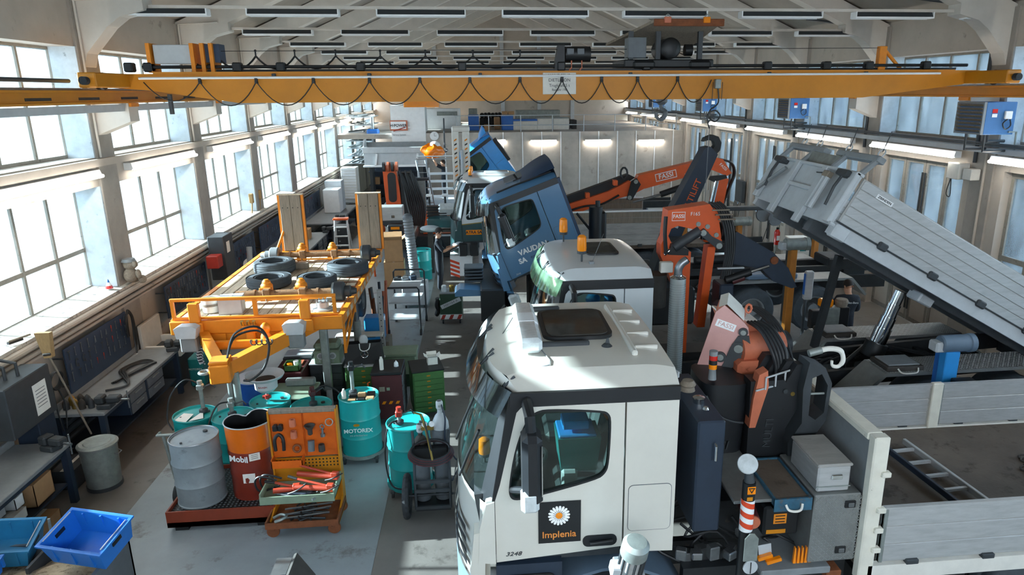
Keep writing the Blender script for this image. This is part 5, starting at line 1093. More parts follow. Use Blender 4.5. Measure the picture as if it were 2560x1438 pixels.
def carton(name, label, loc, d, rz=0, m='cardboard', flaps=False, cat='box', group=None):
    t = thing(name, label, cat, loc, rz, group)
    w, l, h = d; e = .008
    part('box_body', B().bx(-w/2, w/2, -l/2, l/2, 0, e).bx(-w/2, w/2, -l/2, -l/2+e, 0, h).bx(-w/2, w/2, l/2-e, l/2, 0, h).bx(-w/2, -w/2+e, -l/2, l/2, 0, h).bx(w/2-e, w/2, -l/2, l/2, 0, h), m, t, smooth=0)
    if flaps:
        for a, (px_, py_, ww) in enumerate(((w/2, 0, l), (-w/2, 0, l), (0, l/2, w), (0, -l/2, w))):
            Q = T(px_, py_, h) @ RZ((0, 180, 90, 270)[a]) @ RY(-35); part('flap', B(Q).bx(0, min(w, l)*.45, -ww/2, ww/2, 0, .006), m, t, smooth=0)
    else: part('box_lid', B().bx(-w/2, w/2, -l/2, l/2, h, h+e), m, t, smooth=0); part('tape', B().bx(-.025, .025, -l/2-.001, l/2+.001, h+e, h+e+.002), 'offwhite', t, smooth=0)
    return t
bench('grey topped workbench nearest the camera with boxes on its shelf', 6.3, 8.95)
vise('black bench vise on the end of the nearest workbench', (-5.62, 8.75, .86), -20)
bench('long grey workbench with drawers below the blue pegboard', 9.82, 12.5, drawers=((10.6, 11.15), (11.2, 11.8)))
vise('dark vise on the near end of the long workbench', (-5.55, 10.0, .86), 0); vise('dark vise at the far end of the long workbench by the teal bin', (-5.55, 12.38, .86), 10)
carton('cardboard_box', 'brown cardboard box standing on the shelf under the nearest bench', (-5.82, 8.45, .32), (.4, .38, .3))
carton('parts_box', 'white open parts box with red contents under the nearest bench', (-5.75, 7.95, .32), (.22, .3, .12), m='offwhite', group='shelf boxes')
carton('parts_box', 'small grey parts box below the edge of the nearest bench top', (-5.75, 7.7, .55), (.2, .16, .1), m='lightgrey')
carton('parts_box', 'small white parts box beside the grey one under the nearest bench', (-5.73, 8.0, .5), (.2, .16, .14), m='white')
for k, (y, n) in enumerate(((7.6, 'flat brown carton on the floor under the nearest bench, nearer one'), (8.3, 'flat brown carton on the floor under the nearest bench, further one'))): carton('floor_carton', n, (-5.7, y, 0), (.35, .4, .14))
# bin with lid
bn = thing('metal_bin', 'round galvanised bin with lid at the end of the nearest bench', 'bin', (-5.36, 9.28, 0))
part('bin_body', B().lathe([(0, .02), (.21, .02), (.235, .62), (.24, .64)], n=28), 'galv', bn); part('bin_base', B().lathe([(.2, 0), (.225, .0), (.225, .05), (.2, .05)], n=28), 'darkgrey', bn)
part('bin_lid', B().lathe([(.25, .63), (.255, .66), (.22, .68), (.17, .672), (.16, .68), (0, .685)], n=28), 'galv', bn); part('rim', B().tube([(.245*math.cos(t*.2618), .245*math.sin(t*.2618), .64) for t in range(24)], .01, 6, True), 'steel', bn)
for s_ in (-1, 1): part('bin_handle', B().tube([(s_*.06, -.24, .55), (s_*.06, -.28, .54), (s_*-.06, -.28, .54)] if 0 else [(.225, s_*.06, .52), (.27, s_*.05, .5), (.27, s_*-.05, .5)], .008), 'steel', bn)
carton('egg_crate', 'low crate of round parts beside the galvanised bin', (-5.85, 9.45, 0), (.3, .5, .28), m='darkgrey')
# hoses and oil bits on the long bench
hs = B()
for k in range(3): hs.tube(spline([(-5.9+.03*k, 10.9, .875+.01*k), (-5.7, 11.35+.1*k, .90), (-5.62+.02*k, 11.75, .885), (-5.85, 11.85-.08*k, .89), (-6.0+.04*k, 11.4, .90), (-5.75, 11.0+.05*k, .91), (-5.6, 10.75, .89), (-5.85, 10.6, .88)], 7), .016, 6)
o = thing('hose', 'dark rubber hose coiled loosely on the long workbench', 'hose'); parts('hose_loop', hs, 'hose', o)
for i in range(7):
    x, y = -6.1+.11*(i % 4), 10.0+.16*(i//4)+.03*(i % 2)
    nm = ('oil_can', 'oil_filter', 'grease_pot')[i % 3]
    one(nm, B().lathe([(0, 0), (.045, 0), (.045, .1), (.03, .13), (.012, .15), (0, .16)], n=14), ('darkgrey', 'brass', 'grime')[i % 3], '%s on the near end of the long workbench' % ('dark pointed oil can', 'brass coloured oil filter', 'grimy grease pot')[i % 3], 'can', (x, y, .862), group='cans on the long workbench')
# pegboards with tools
TOOLS = []
sp = B().prism([(-.012, -.12), (.012, -.12), (.010, .10), (-.010, .10)], .008).prism(circ(0, .115, .026, 12), .009, holes=[circ(0, .115, .014, 10)]).prism([(-.026, -.115), (-.012, -.105), (.012, -.105), (.026, -.115), (.022, -.15), (.008, -.13), (-.008, -.13), (-.022, -.15)], .009)
hm = B().cyl((0, -.14, .01), (0, .09, .01), .012, n=8).cb(-.055, .055, .07, .11, -.01, .03, .006)
sd = B().cyl((0, -.14, .01), (0, -.02, .01), .006, n=6).cyl((0, -.02, .01), (0, .09, .01), .016, n=8)
pl2 = B().tube([(-.03, -.12, .01), (-.012, 0, .01), (.01, .07, .01)], .009, 6).tube([(.03, -.12, .01), (.012, 0, .01), (-.01, .07, .01)], .009, 6)
cl = B().tube(spline([(.05, -.1, .01), (-.05, -.1, .01), (-.06, .02, .01), (0, .1, .01), (.06, .04, .01)], 4), .012, 6).cyl((.05, -.16, .01), (.05, -.05, .01), .008, n=6)
for nm, b_, m_ in (('spanner', sp, 'steel'), ('hammer', hm, 'darkgrey'), ('screwdriver', sd, 'red'), ('pliers', pl2, 'midgrey'), ('clamp', cl, 'darkgrey')):
    me = b_.mesh(nm); me.materials.append(MATS[m_]); TOOLS.append((nm, me))
def pegboard(label, y0, y1, z0, z1, rows, where, m='pegblue', dens=.17, x=-6.20):
    t = thing('pegboard', label, 'tool board', (x, 0, 0)); part('board', B().cb(-.015, .015, y0, y1, z0, z1, .005), m, t)
    for y in (y0-.05, y1-.25): 
        for z in (z0+.15, z1-.12): part('wall_bracket', B().cyl((-.15, y, z), (-.15, y+.28, z) if 0 else (.02, y, z), .014, n=6), 'darkgrey', t)
    for r_ in range(rows):
        z = z1-.11-.175*r_; y = y0+.08
        if z < z0+.05: break
        while y < y1-.08:
            i = random.choice((0, 0, 0, 1, 2, 3, 4)); nm, me = TOOLS[i]; s_ = random.uniform(.45, .58)
            o = bpy.data.objects.new(nm, me); link(o); o.location = (x+.025, y, z); o.scale = (s_, s_, s_)
            o.rotation_euler = Euler((math.pi/2, 0, math.pi/2)); tag(o, '%s hanging on %s' % (nm, where), 'tool', 'tools on '+where); y += random.uniform(dens*.8, dens*1.2)
    return t
pegboard('blue pegboard with few tools above the long workbench', 10.35, 12.25, .95, 1.66, 3, 'the blue pegboard over the long bench', dens=.17)
pegboard('dark crowded pegboard behind the orange trailer', 13.85, 16.0, 1.0, 1.66, 4, 'the dark crowded pegboard behind the trailer', dens=.13)
pegboard('grey blue pegboard packed with small tools further along the wall', 17.4, 19.6, .95, 1.66, 4, 'the further grey blue pegboard', dens=.14)
pegboard('dark tool board between the wall sill and the planked ramp', 20.1, 23.4, .95, 1.66, 3, 'the dark board near the planked ramp', dens=.2)
pegboard('far dark tool board along the left wall past the white canister', 24.4, 28.0, .95, 1.66, 3, 'the far dark board', dens=.25)
# hoses hanging by the first board
for i in range(6):
    r_ = .11+.012*i; one('hanging_hose', B().tube(spline([(0, -.05+.012*i, 0), (.02, -.06+.01*i, .3), (.03, .03, .3+r_), (.03, .12+.01*i, .3), (.02, .12+.015*i, -.05), (.03, .1, -.2-.03*i)], 6), .013, 6), 'hose', 'black hose looped over a hook at the end of the blue pegboard', 'hose', (-6.12, 12.1, 1.25), group='hoses on the blue pegboard')
# electrical cabinet, broom, toy, extinguisher-like bits
eb = thing('control_cabinet', 'dark grey control cabinet with white notice on the left wall', 'cabinet', (-6.18, 8.95, 1.15))
part('cabinet_body', B().cb(0, .35, -.5, .42, 0, .68, .012), 'darkgrey', eb); part('notice', B().bx(.352, .356, .0, .28, .1, .52), 'paper', eb, smooth=0)
for k in range(6): part('print_line', B().bx(.356, .358, .04, .24, .2+.045*k, .208+.045*k), 'midgrey', eb, smooth=0)
part('lower_cabinet', B().cb(0, .3, .05, .42, -.6, -.01, .012), 'navy', eb)
for k in range(3): part('conduit', B().tube([(.1+.06*k, -.3+.15*k, .68), (.1+.06*k, -.3+.15*k, .85), (.02, -.3+.15*k, .9)], .022), 'darkgrey', eb)
co = thing('cable_coil', 'black cable coil hung beside the dark control cabinet', 'cable', (-5.92, 9.55, 1.5)); 
for i in range(5): part('cable_turn', B(RY(90) @ T(0, 0, .012*i)).tube([((.11+.004*i)*math.cos(t*.314), (.15)*math.sin(t*.314), 0) for t in range(20)], .012, 6, True), 'hose', co)
for s_ in (-1, 1): part('cable_tail', B().tube(spline([(0, .05*s_, -.12), (.03, .1*s_, -.4), (.02, .04*s_, -.75)], 4), .01, 6), 'hose', co)
bm = thing('broom', 'straw broom with long handle leaning against the sill', 'broom', (-5.72, 9.35, .9), rot=(R(-4), R(-6), 0))
part('handle', B().cyl((0, .42, -.3), (0, 0, 1.0), .014, n=8), 'wood', bm)
mat('straw', '#a0835a', .9, var=.25, scale=20, stretch=(8, 8, 1)); part('bristles', B().prism([(-.05, 0), (.05, 0), (.10, .34), (-.09, .36)], .08, T(0, .04, 1.0) @ RX(0) @ XZ @ T(0, 0, -.08)), 'straw', bm); part('binding', B().cb(-.055, .055, -.05, .05, 1.03, 1.07, .01), 'grime', bm)
br = thing('hand_brush', 'dark hand brush lying on the sill beside the broom', 'brush', (-6.3, 9.7, 2.06), 70); part('brush_back', B().cb(-.2, .12, -.025, .025, .03, .055, .008), 'wood', br); part('bristles', B().bx(-.2, .0, -.022, .022, 0, .03), 'black', br)
mat('plush', '#8d8172', .95, var=.25, scale=30, bump=.5, bscale=120)
ty = thing('plush_monkey', 'brown plush monkey sitting on the window sill', 'toy', (-6.22, 12.72, 2.035), 60)
part('body', B().sph((0, 0, .16), .12, sc=(1, .9, 1.15)), 'plush', ty); hd_ = part('head', B().sph((.02, 0, .36), .115, sc=(1, 1.05, .95)), 'plush', ty); part('cap', B().lathe([(.12, 0), (.10, .05), (0, .07)], (.0, 0, .41), 16), 'grey', ty)
for s_ in (-1, 1):
    part('ear', B().sph((.0, s_*.13, .37), .055, sc=(.5, 1, 1)), 'plush', hd_); part('arm', B().sph((.06, s_*.12, .18), .05, sc=(1, 1, 1.7)), 'plush', ty); part('foot', B().sph((.14, s_*.09, .06), .065, sc=(1.1, 1, 1.2)), 'plush', ty)
part('muzzle', B().sph((.11, 0, .33), .05), 'offwhite', hd_)
tb = thing('party_horn', 'small red and blue cone standing by the plush toy', 'cone', (-6.42, 12.33, 2.06)); part('cone', B().lathe([(0, 0), (.06, 0), (.045, .05), (0, .17)], n=14), 'white', tb); part('red_band', B().lathe([(.061, .004), (.048, .055)], n=14), 'redlens', tb); part('blue_tip', B().lathe([(.03, .08), (.012, .15), (0, .172)], n=14), 'blue', tb)
# washing basin and teal can at the end of the long bench
ws_ = thing('wash_basin', 'pale stone basin with upright back next to the long bench', 'basin', (-6.0, 13.05, .62))
part('basin', B().bx(-.25, .42, -.35, .4, 0, .06).bx(-.25, .42, -.35, -.29, .06, .2).bx(.36, .42, -.29, .4, .06, .2).bx(-.25, .36, .34, .4, .06, .2), 'offwhite', ws_, smooth=0)
part('splash_back', B().cb(-.25, -.19, -.38, .42, .0, .62, .01), 'offwhite', ws_); part('stand', B().bx(-.2, .36, -.3, .35, -.62, 0), 'darkgrey', ws_, smooth=0); part('basin_liner', B().bx(-.2, .36, -.29, .34, .06, .075), 'darkgrey', ws_, smooth=0)
tc_ = thing('oil_canister', 'teal oil canister on the floor at the end of the long bench', 'canister', (-5.35, 12.85, 0)); part('can_body', B().cb(-.13, .13, -.17, .17, 0, .58, .03), 'tealdark', tc_); part('spout', B().cyl((0, .08, .58), (0, .08, .62), .03), 'darkgrey', tc_)
text('lettering', 'MOTOREX', .05, 'offwhite', tc_, frame((.0, -.173, .36), (1, 0, 0), (0, 0, 1)), .001)
# ---------------------------------------------------------------- spill tray and drums
RIBS = lambda r, h, t=.012: [(0, .012), (r-.012, .012), (r-.01, 0), (r+.006, 0), (r+.006, .02), (r, .025), (r, h*.33-.03), (r+t, h*.33), (r, h*.33+.03), (r, h*.66-.03), (r+t, h*.66), (r, h*.66+.03), (r, h-.025), (r+.007, h-.018), (r+.007, h)]
def drum(label, loc, m, rz=0, h=.88, r=.288, lid=None, name='oil_drum', open_=False, group=None, low=None):
    t = thing(name, label, 'drum', loc, rz, group)
    pr = RIBS(r, h)
    part('drum_body', B().lathe(pr+([(r-.012, h), (r-.014, h-.02)] if not open_ else [(r-.008, h), (r-.01, .02), (0, .02)]), n=36), m, t)
    if not open_:
        part('drum_lid', B().lathe([(r-.012, h-.018), (0, h-.018)], n=36), lid or m, t); part('bung', B().cyl((r*.6, 0, h-.02), (r*.6, 0, h+.002), .028, n=12), 'darkgrey', t); part('bung', B().cyl((-r*.65, 0, h-.02), (-r*.65, 0, h), .015, n=10), 'darkgrey', t)
    part('rim', B().tube([(r*math.cos(i*.1745), r*math.sin(i*.1745), h) for i in range(36)], .010, 6, True), 'steel' if m in ('grey', 'drumgrey') else m, t)
    return t
def dolly(label, loc, m='galv'):
    d = thing('drum_dolly', label, 'dolly', loc); part('ring', B().lathe([(.27, .10), (.33, .10), (.33, .15), (.315, .15), (.315, .12), (.27, .12), (.27, .10)], n=32), m, d); part('cross_bar', B().bx(-.3, .3, -.03, .03, .095, .12), m, d, smooth=0)
    for i in range(4):
        a = R(45+90*i); c = part('caster', B().cb(-.03+.33*math.cos(a), .03+.33*math.cos(a), -.03+.33*math.sin(a), .03+.33*math.sin(a), .06, .11, .01), 'darkgrey', d); part('caster_wheel', B().cyl((.33*math.cos(a)-.015, .33*math.sin(a), .042), (.33*math.cos(a)+.015, .33*math.sin(a), .042), .042, n=14), 'rubber', c)
    return d
def drum_pump(label, loc, h=.32, rz=0, hose=None, m='galv', top='galv'):
    p = thing('drum_pump', label, 'pump', loc, rz)
    part('pump_tube', B().cyl((0, 0, 0), (0, 0, h), .028, n=14), m, p); part('pump_head', B().cb(-.045, .045, -.045, .045, h, h+.09, .015).cyl((0, 0, h+.09), (0, 0, h+.14), .035, n=12), top, p)
    part('pump_base', B().lathe([(0, 0), (.06, 0), (.06, .04), (.03, .06), (0, .06)], n=14), 'darkgrey', p); part('pump_arm', B().tube([(.04, 0, h+.04), (.16, .02, h+.08), (.2, .02, h+.02)], .012), 'darkgrey', p)
    if hose: part('pump_hose', B().tube(spline(hose, 7), .012, 6), 'hose', p)
    return p
mat('drumgrey', '#8b9499', .5, .15, var=.14, scale=4, col2='#737c80', thr=.6); mat('drumred', '#7d2a1b', .4, var=.14, scale=4, coat=.2)
mat('drumorange', '#d2650f', .35, var=.1, scale=4, col2='#a34a12', thr=.65, coat=.3)
st_ = thing('spill_tray', 'low red steel spill tray with black grating under two drums', 'tray', (-3.35, 8.55, 0))
part('tray_box', B().bx(-.66, .66, -.52, .62, .06, .13).bx(-.66, .66, -.52, -.5, .06, .28).bx(-.66, .66, .6, .62, .06, .28).bx(-.66, -.64, -.5, .6, .06, .28).bx(.64, .66, -.5, .6, .06, .28), 'trayred', st_, smooth=0)
gp = B().bx(-.64, .64, -.5, .6, .22, .228)
part('grating', gp, 'black', st_, smooth=0); gh = B()
for i in range(26):
    for j in range(22): gh.box((-.62+.05*i, -.48+.05*j, .23), (.02, .02, .006))
o = part('grating_studs', gh, 'midgrey', st_, smooth=0); o['kind'] = 'stuff'
for x in (-.5, .5): part('skid', B().bx(x-.08, x+.08, -.5, .6, 0, .06), 'black', st_, smooth=0)
d1 = drum('grey steel drum with bare lid on the red spill tray', (-3.70, 8.42, .235), 'drumgrey', 60)
d2 = thing('open_drum', 'red brown drum with dented open top on the spill tray', 'drum', (-3.05, 8.55, .235))
def dent(u, v, r=.288, h=1.02):
    a = 2*math.pi*u; z = h*v; rr = r
    for zr in (.33, .62): rr += .012*max(0, 1-abs(z-h*zr)/.03)
    da = abs((a-R(118)+math.pi) % (2*math.pi)-math.pi); k = max(0, (z-.66)/.36)
    rr -= .10*math.exp(-(da/.35)**2)*k; rr *= 1+.04*k
    return (rr*math.cos(a), rr*math.sin(a), z-.04*math.exp(-(da/.3)**2)*k)
b = B().grid(lambda u, v: dent(u, v*.66), 40, 26, cu=True); part('drum_body', b, 'drumred', d2)
part('upper_band', B().grid(lambda u, v: dent(u, .66+v*.34), 40, 12, cu=True), 'drumorange', d2)
part('drum_inside', B().grid(lambda u, v: tuple(q*(.985 if i < 2 else 1) for i, q in enumerate(dent(u, v))), 40, 20, cu=True).lathe([(.26, .03), (0, .03)], n=20), 'black', d2)
part('rim', B().tube([dent(i/40, 1) for i in range(40)], .008, 6, True), 'lightgrey', d2)
Q = lambda a, z: T(0, 0, z) @ RZ(a) @ T(0, -.3, 0) @ RX(90)
text('lettering', 'Mobil', .115, 'white', d2, Q(-16, .60), .001, bold=.003); decal(d2, 'paper_label', Q(22, .62), .13, .10, 'paper')
for k in range(3): decal(d2, 'print_line', Q(22, .60+.025*k) @ T(0, 0, .003), .08, .008, 'grey', .001)
decal(d2, 'torn_label', Q(4, .33), .15, .13, 'paper'); part('torn_hole', B(Q(1, .31) @ T(0, 0, .004)).prism([(-.05, -.03), (0, -.05), (.02, 0), (.0, .03), (-.04, .02)], .001), 'drumred', d2)
# drums behind
mat('bluedrum', '#154a94', .45, var=.1)
def MOT(t, a, z=.44): 
    text('lettering', 'MOTOREX', .085, 'white', t, T(0, 0, z) @ RZ(a) @ T(0, -.296, 0) @ RX(90), .001, bold=.002); part('logo_mark', B(T(0, 0, z+.09) @ RZ(a) @ T(0, -.295, 0) @ RX(90)).prism(circ(-.02, 0, .045, 14), .002, Matrix.Diagonal((1, .5, 1, 1))), 'yellow', t)
    text('small_lettering', 'Oil of Switzerland', .034, 'lightgrey', t, T(0, 0, z-.075) @ RZ(a) @ T(0, -.296, 0) @ RX(90), .001)
D = [(-4.15, 9.60, 'teal', 'teal drum with pump and papers on its lid left of the red brown drum'), (-3.2, 9.95, 'teal', 'teal drum behind the red brown drum under the big funnel'),
     (-2.55, 9.72, 'teal', 'teal drum with black pump behind the orange tool rack'), (-3.68, 10.85, 'bluedrum', 'dark blue drum behind the funnel under the drawbar')]
for x, y, m_, l in D: drum(l, (x, y, .0), m_, 30)
dolly('round dolly carrying the teal drum with printed oil lettering', (-1.86, 9.72, 0)); dm = drum('teal drum with printed oil lettering on a wheeled dolly', (-1.86, 9.72, .122), 'teal', 0); MOT(dm, 2)
dolly('round dolly under the teal drum beside the gas bottle cart', (-1.05, 8.75, 0), 'tealdark'); drum('tall teal drum beside the gas bottle cart', (-1.05, 8.75, .122), 'teal', 0)
drum_pump('pump with curved hoses on the teal drum by the grey drum', (-4.05, 9.66, .88), .34, 0, [(0, 0, .42), (-.2, 0, .5), (-.38, -.1, .3), (-.42, -.2, 0), (-.3, -.35, -.1)]); drum_pump('second hose pump beside the red brown drum', (-3.60, 9.50, .88), .12, 0, [(0, 0, .2), (-.15, -.1, .2), (-.25, -.25, -.05), (-.3, -.3, -.5), (-.1, -.35, -.85)])
drum('lower teal drum squeezed between the grey and red brown drums', (-3.58, 9.48, 0), 'teal', 0)
one('papers', B().add([(-.18, -.1, 0), (.0, -.16, 0), (.02, .08, .01), (-.14, .14, 0), (.03, -.14, .005), (.2, -.06, .0), (.12, .16, .01)], [(0, 1, 2, 3), (4, 5, 6)]), 'paper', 'crumpled white papers on the teal drum lid with pump', 'paper', (-4.18, 9.5, .876))
drum_pump('black lever pump on the teal drum behind the orange rack', (-2.52, 9.72, .88), .14, 30, [(0, 0, .2), (.2, 0, .25), (.38, -.1, .1), (.4, -.15, -.2)], 'darkgrey', 'maroon'); drum_pump('tall pump with pistol on the printed teal drum', (-1.95, 9.8, 1.0), .36, 0, None, 'galv', 'black')
for i in range(6): one('rag' if i % 2 else 'gasket', B().cb(-.06, .06, -.04, .04, 0, .02+.01*i, .01), ('cardboard', 'black')[i % 2], '%s lying on the lid of the printed teal drum' % ('cardboard piece', 'black part')[i % 2], 'scrap', (-1.93+.13*(i % 3), 9.58+.11*(i//3), .985), 0, 'scraps on the printed teal drum')
one('bottle', B().lathe([(0, 0), (.032, 0), (.034, .1), (.015, .13), (.015, .15), (0, .15)], n=14), 'offwhite', 'pale plastic bottle on the rim of the printed teal drum', 'bottle', (-2.05, 9.62, 1.0))
drum_pump('red oil pump on the teal drum by the gas cart', (-1.16, 8.72, 1.0), .1, 0, [(0, 0, .05), (-.14, -.1, .0), (-.19, -.2, -.4), (-.1, -.33, -.75), (.15, -.35, -.8)], 'galv', 'red')
fn = thing('drip_funnel', 'wide grey oil drip funnel on a stem with red valve', 'funnel', (-3.24, 9.98, .88))
part('funnel_bowl', B().lathe([(.03, .12), (.10, .14), (.16, .2), (.165, .32), (.25, .36), (.275, .40), (.27, .41), (.24, .37), (.15, .33), (.03, .30), (0, .30)], n=32), 'lightgrey', fn); part('stem', B().cyl((0, 0, 0), (0, 0, .14), .025), 'galv', fn); part('valve', B().cyl((-.06, -.03, .06), (.06, -.03, .06), .025).cyl((0, -.03, .03), (0, -.03, .09), .035), 'red', fn); part('oil_film', B().lathe([(.14, .335), (0, .325)], n=20), 'grime', fn)
text('lettering', 'RAASM', .04, 'red', fn, T(0, 0, .26) @ T(0, -.168, 0) @ RX(90), .001)
one('drum_cover', B().lathe([(0, 0), (.29, 0), (.29, .03), (.15, .06), (.14, .04), (0, .04)], n=28), 'lightgrey', 'pale grey drum cover on the dark blue drum', 'lid', (-3.68, 10.85, .885))
# trolley arm and wheel behind grey drum
tl = thing('drum_trolley', 'grey tube handled drum trolley behind the grey drum', 'trolley', (-4.05, 9.0, 0)); part('handle', B().tube([(-.28, -.1, .95), (-.28, -.2, .96), (.2, -.2, .96), (.2, 0, .6)], .02), 'galv', tl); part('trolley_wheel', B().cyl((-.1, -.3, .14), (-.04, -.3, .14), .14, n=20), 'rubber', tl); part('upright', B().cyl((-.1, -.24, .2), (-.2, -.2, .95), .02), 'galv', tl); part('foot_plate', B().bx(-.15, .25, -.3, .1, .08, .1), 'galv', tl, smooth=0)
# ================================================================ orange tool rack trolley
tr = thing('tool_rack', 'orange perforated tool rack trolley with pullers and green tray', 'tool rack', (-2.28, 8.05, 0))
mat('rackorange', '#d4600c', .5, var=.12, scale=5, col2='#8d3f10', thr=.66)
bd = part('back_board', B().cb(-.40, .40, .19, .21, .84, 1.49, .005), 'rackorange', tr)
for x0, x1 in ((-.40, -.01), (.01, .40)): part('board_panel', B().cb(x0, x1, .165, .19, .86, 1.46, .006), 'rackorange', bd)
part('top_edge', B().cb(-.41, .41, .15, .24, 1.46, 1.51, .008), 'wood', bd)
for s_ in (-1, 1): part('side_frame', B().prism([(.26, .12), (-.25, .12), (-.22, .2), (.12, .3), (.14, 1.5), (.26, 1.5)], .02, T(s_*.41-.01, 0, 0) @ YZ), 'yellow', tr, smooth=0)
part('perforated_strip', B().bx(-.40, .40, .16, .18, .70, .84), 'yellow', tr, smooth=0); hb_ = B()
for i in range(18):
    for j in range(3): hb_.box((-.37+.044*i, .157, .72+.045*j), (.018, .004, .018))
o = part('holes', hb_, 'black', tr, smooth=0); o['kind'] = 'stuff'
part('parts_bin', B().bx(-.40, -.02, .02, .03, .78, .88).bx(-.40, -.02, .03, .16, .78, .79).bx(-.4, -.39, .02, .16, .78, .9).bx(-.03, -.02, .02, .16, .78, .9), 'rackorange', tr, smooth=0)
gt = part('green_tray', B().bx(-.46, .42, -.36, .10, .54, .555).bx(-.46, .42, -.37, -.355, .52, .62).bx(-.46, -.445, -.36, .1, .54, .66).bx(.405, .42, -.36, .1, .54, .66), 'greenpale', tr, smooth=0)
part('lower_panel', B().bx(-.40, .40, .17, .19, .2, .7), 'yellow', tr, smooth=0)
part('bottom_tray', B().bx(-.45, .43, -.32, .2, .16, .18).bx(-.45, .43, -.33, -.31, .15, .23).bx(.41, .43, -.32, .2, .16, .24).bx(-.45, -.43, -.32, .2, .16, .24), 'rust', tr, smooth=0)
for x in (-.38, .36):
    for y in (-.26, .22):
        w_ = part('caster_fork', B().cb(x-.03, x+.03, y-.03, y+.03, .10, .16, .008), 'rust', tr); part('caster_wheel', B().lathe([(0, -.02), (.05, -.02), (.075, -.018), (.08, 0), (.075, .018), (.05, .02), (0, .02)], n=20, M=T(x, y, .08) @ RX(90)), 'rust', w_)
# tools on the rack: each its own thing
def tool(nm, b, m, lab, loc, cat='tool', group=None, rot=None, rz=0): return one(nm, b, m, lab, cat, loc, rz, group, rot)
pegs = [(-.28, 1.30, 'black', 'block'), (-.28, 1.12, 'black', 'clamp'), (-.10, 1.33, 'fassidull', 'socket'), (-.10, 1.17, 'fassidull', 'socket'), (-.08, 1.02, 'rust', 'ring'), (.10, 1.27, 'grime', 'puller'), (.10, 1.05, 'midgrey', 'tube'), (.25, 1.25, 'steel', 'eye'), (.22, .97, 'grime', 'socket'), (.34, 1.36, 'galv', 'ring')]
for i, (x, z, m_, k) in enumerate(pegs):
    p = part('peg', B().cyl((x, .165, z-.03), (x, .10, z-.03), .012, n=8), 'rackorange', tr)
    L_ = (-2.28+x, 8.05+.10, z)
    lab = {'block': 'black double block', 'clamp': 'black U shaped clamp', 'socket': ('upper copper coloured socket', 'middle copper coloured socket', 'dark lower right socket')[[2, 3, 8].index(i)] if k == 'socket' else '', 'ring': 'rusty ring' if i == 4 else 'small bright ring', 'puller': 'grimy flared puller', 'tube': 'grey tube sleeve', 'eye': 'steel eye bolt'}[k]+' hung on the orange tool rack'
    g = {'block': B().cb(-.06, -.005, -.04, .03, -.02, .06, .01).cb(.005, .06, -.04, .03, -.02, .06, .01).bx(-.05, .05, -.02, .03, -.02, .02), 'clamp': B().tube(spline([(-.05, -.03, -.1), (-.05, -.02, .05), (0, 0, .1), (.05, -.02, .05), (.05, -.03, -.1)], 5), .022, 8),
         'socket': B().lathe([(.022, 0), (.04, 0), (.04, .06), (.036, .09), (.02, .09), (.022, 0)], n=16), 'ring': B(RX(80)).tube([(.045*math.cos(t*.5236), .045*math.sin(t*.5236), 0) for t in range(12)], .014 if i == 4 else .007, 6, True), 'puller': B().lathe([(.02, -.07), (.03, -.06), (.03, 0), (.07, .06), (.06, .06), (.02, .0), (.02, -.07)], n=12),
         'tube': B().cyl((0, -.03, -.06), (0, 0, .07), .04, n=16), 'eye': B().cyl((0, 0, -.06), (0, 0, .03), .014, n=8).lathe([(0, -.08), (.03, -.08), (.03, -.04), (0, -.04)], n=10).tube([(.025*math.cos(t*.785), 0, .055+.025*math.sin(t*.785)) for t in range(8)], .008, 6, True)}[k]
    one(('rack_'+k), g, m_, lab, 'tool', (L_[0], L_[1]-.03, L_[2]))
for i in range(6): one('socket', B().lathe([(.012, 0), (.025, 0), (.025, .05), (.012, .05)], n=12), ('steel', 'black')[i % 2], 'loose socket in the small bin of the orange tool rack', 'tool', (-2.62+.06*i, 8.13, .80), group='sockets in the rack bin', rot=(R(80), 0, i*.9))
mat('pumpred', '#a83a22', .45, var=.12)
def jackpump(lab, loc, rz, L=.5):
    t = thing('hand_pump', lab, 'hydraulic pump', loc, rz); part('cylinder', B().cyl((-L/2, 0, .035), (L/2, 0, .035), .034, n=14), 'pumpred', t); part('lever', B().cyl((L/2-.04, 0, .07), (-L/2+.02, .05, .12), .015, n=8), 'pumpred', t); part('grip', B().cyl((-L/2+.02, .05, .12), (-L/2-.10, .07, .14), .018, n=8), 'black', t); part('valve_head', B().cb(L/2-.05, L/2+.04, -.035, .035, 0, .10, .01), 'pumpred', t); part('hose', B().tube(spline([(L/2+.03, 0, .05), (L/2+.12, -.06, .12), (L/2+.02, -.12, .08), (L/2-.1, -.08, .02)], 5), .009, 6), 'hose', t)
jackpump('red hydraulic hand pump lying uppermost in the green tray', (-2.12, 7.98, .68), -14, .5); jackpump('red hydraulic hand pump lying lower in the green tray', (-2.14, 7.82, .60), -10, .46); jackpump('short red hydraulic pump at the left of the green tray', (-2.48, 7.86, .57), 6, .28)
for i in range(7): one('bar_tool', B().cyl((-.16, 0, 0), (.16, 0, 0), .012+.002*(i % 3), n=8), ('steel', 'navy', 'black')[i % 3], 'dark bar tool lying in the green tray of the rack', 'tool', (-2.45+.07*i, 7.78+.03*(i % 3), .575), -20+13*i, 'bars in the green tray')
for k in range(2): one('rubber_hose', B().tube(spline([(0, 0, .1), (-.2, 0, .16), (-.27, .02, .06), (-.22, .03, -.06), (-.05, .04, -.02)], 6), .013, 6), 'hose', 'black rubber hose looping over the left edge of the green tray, %s one' % ('outer', 'inner')[k], 'hose', (-2.58+.05*k, 7.9+.04*k, .62))
cb_t = B()
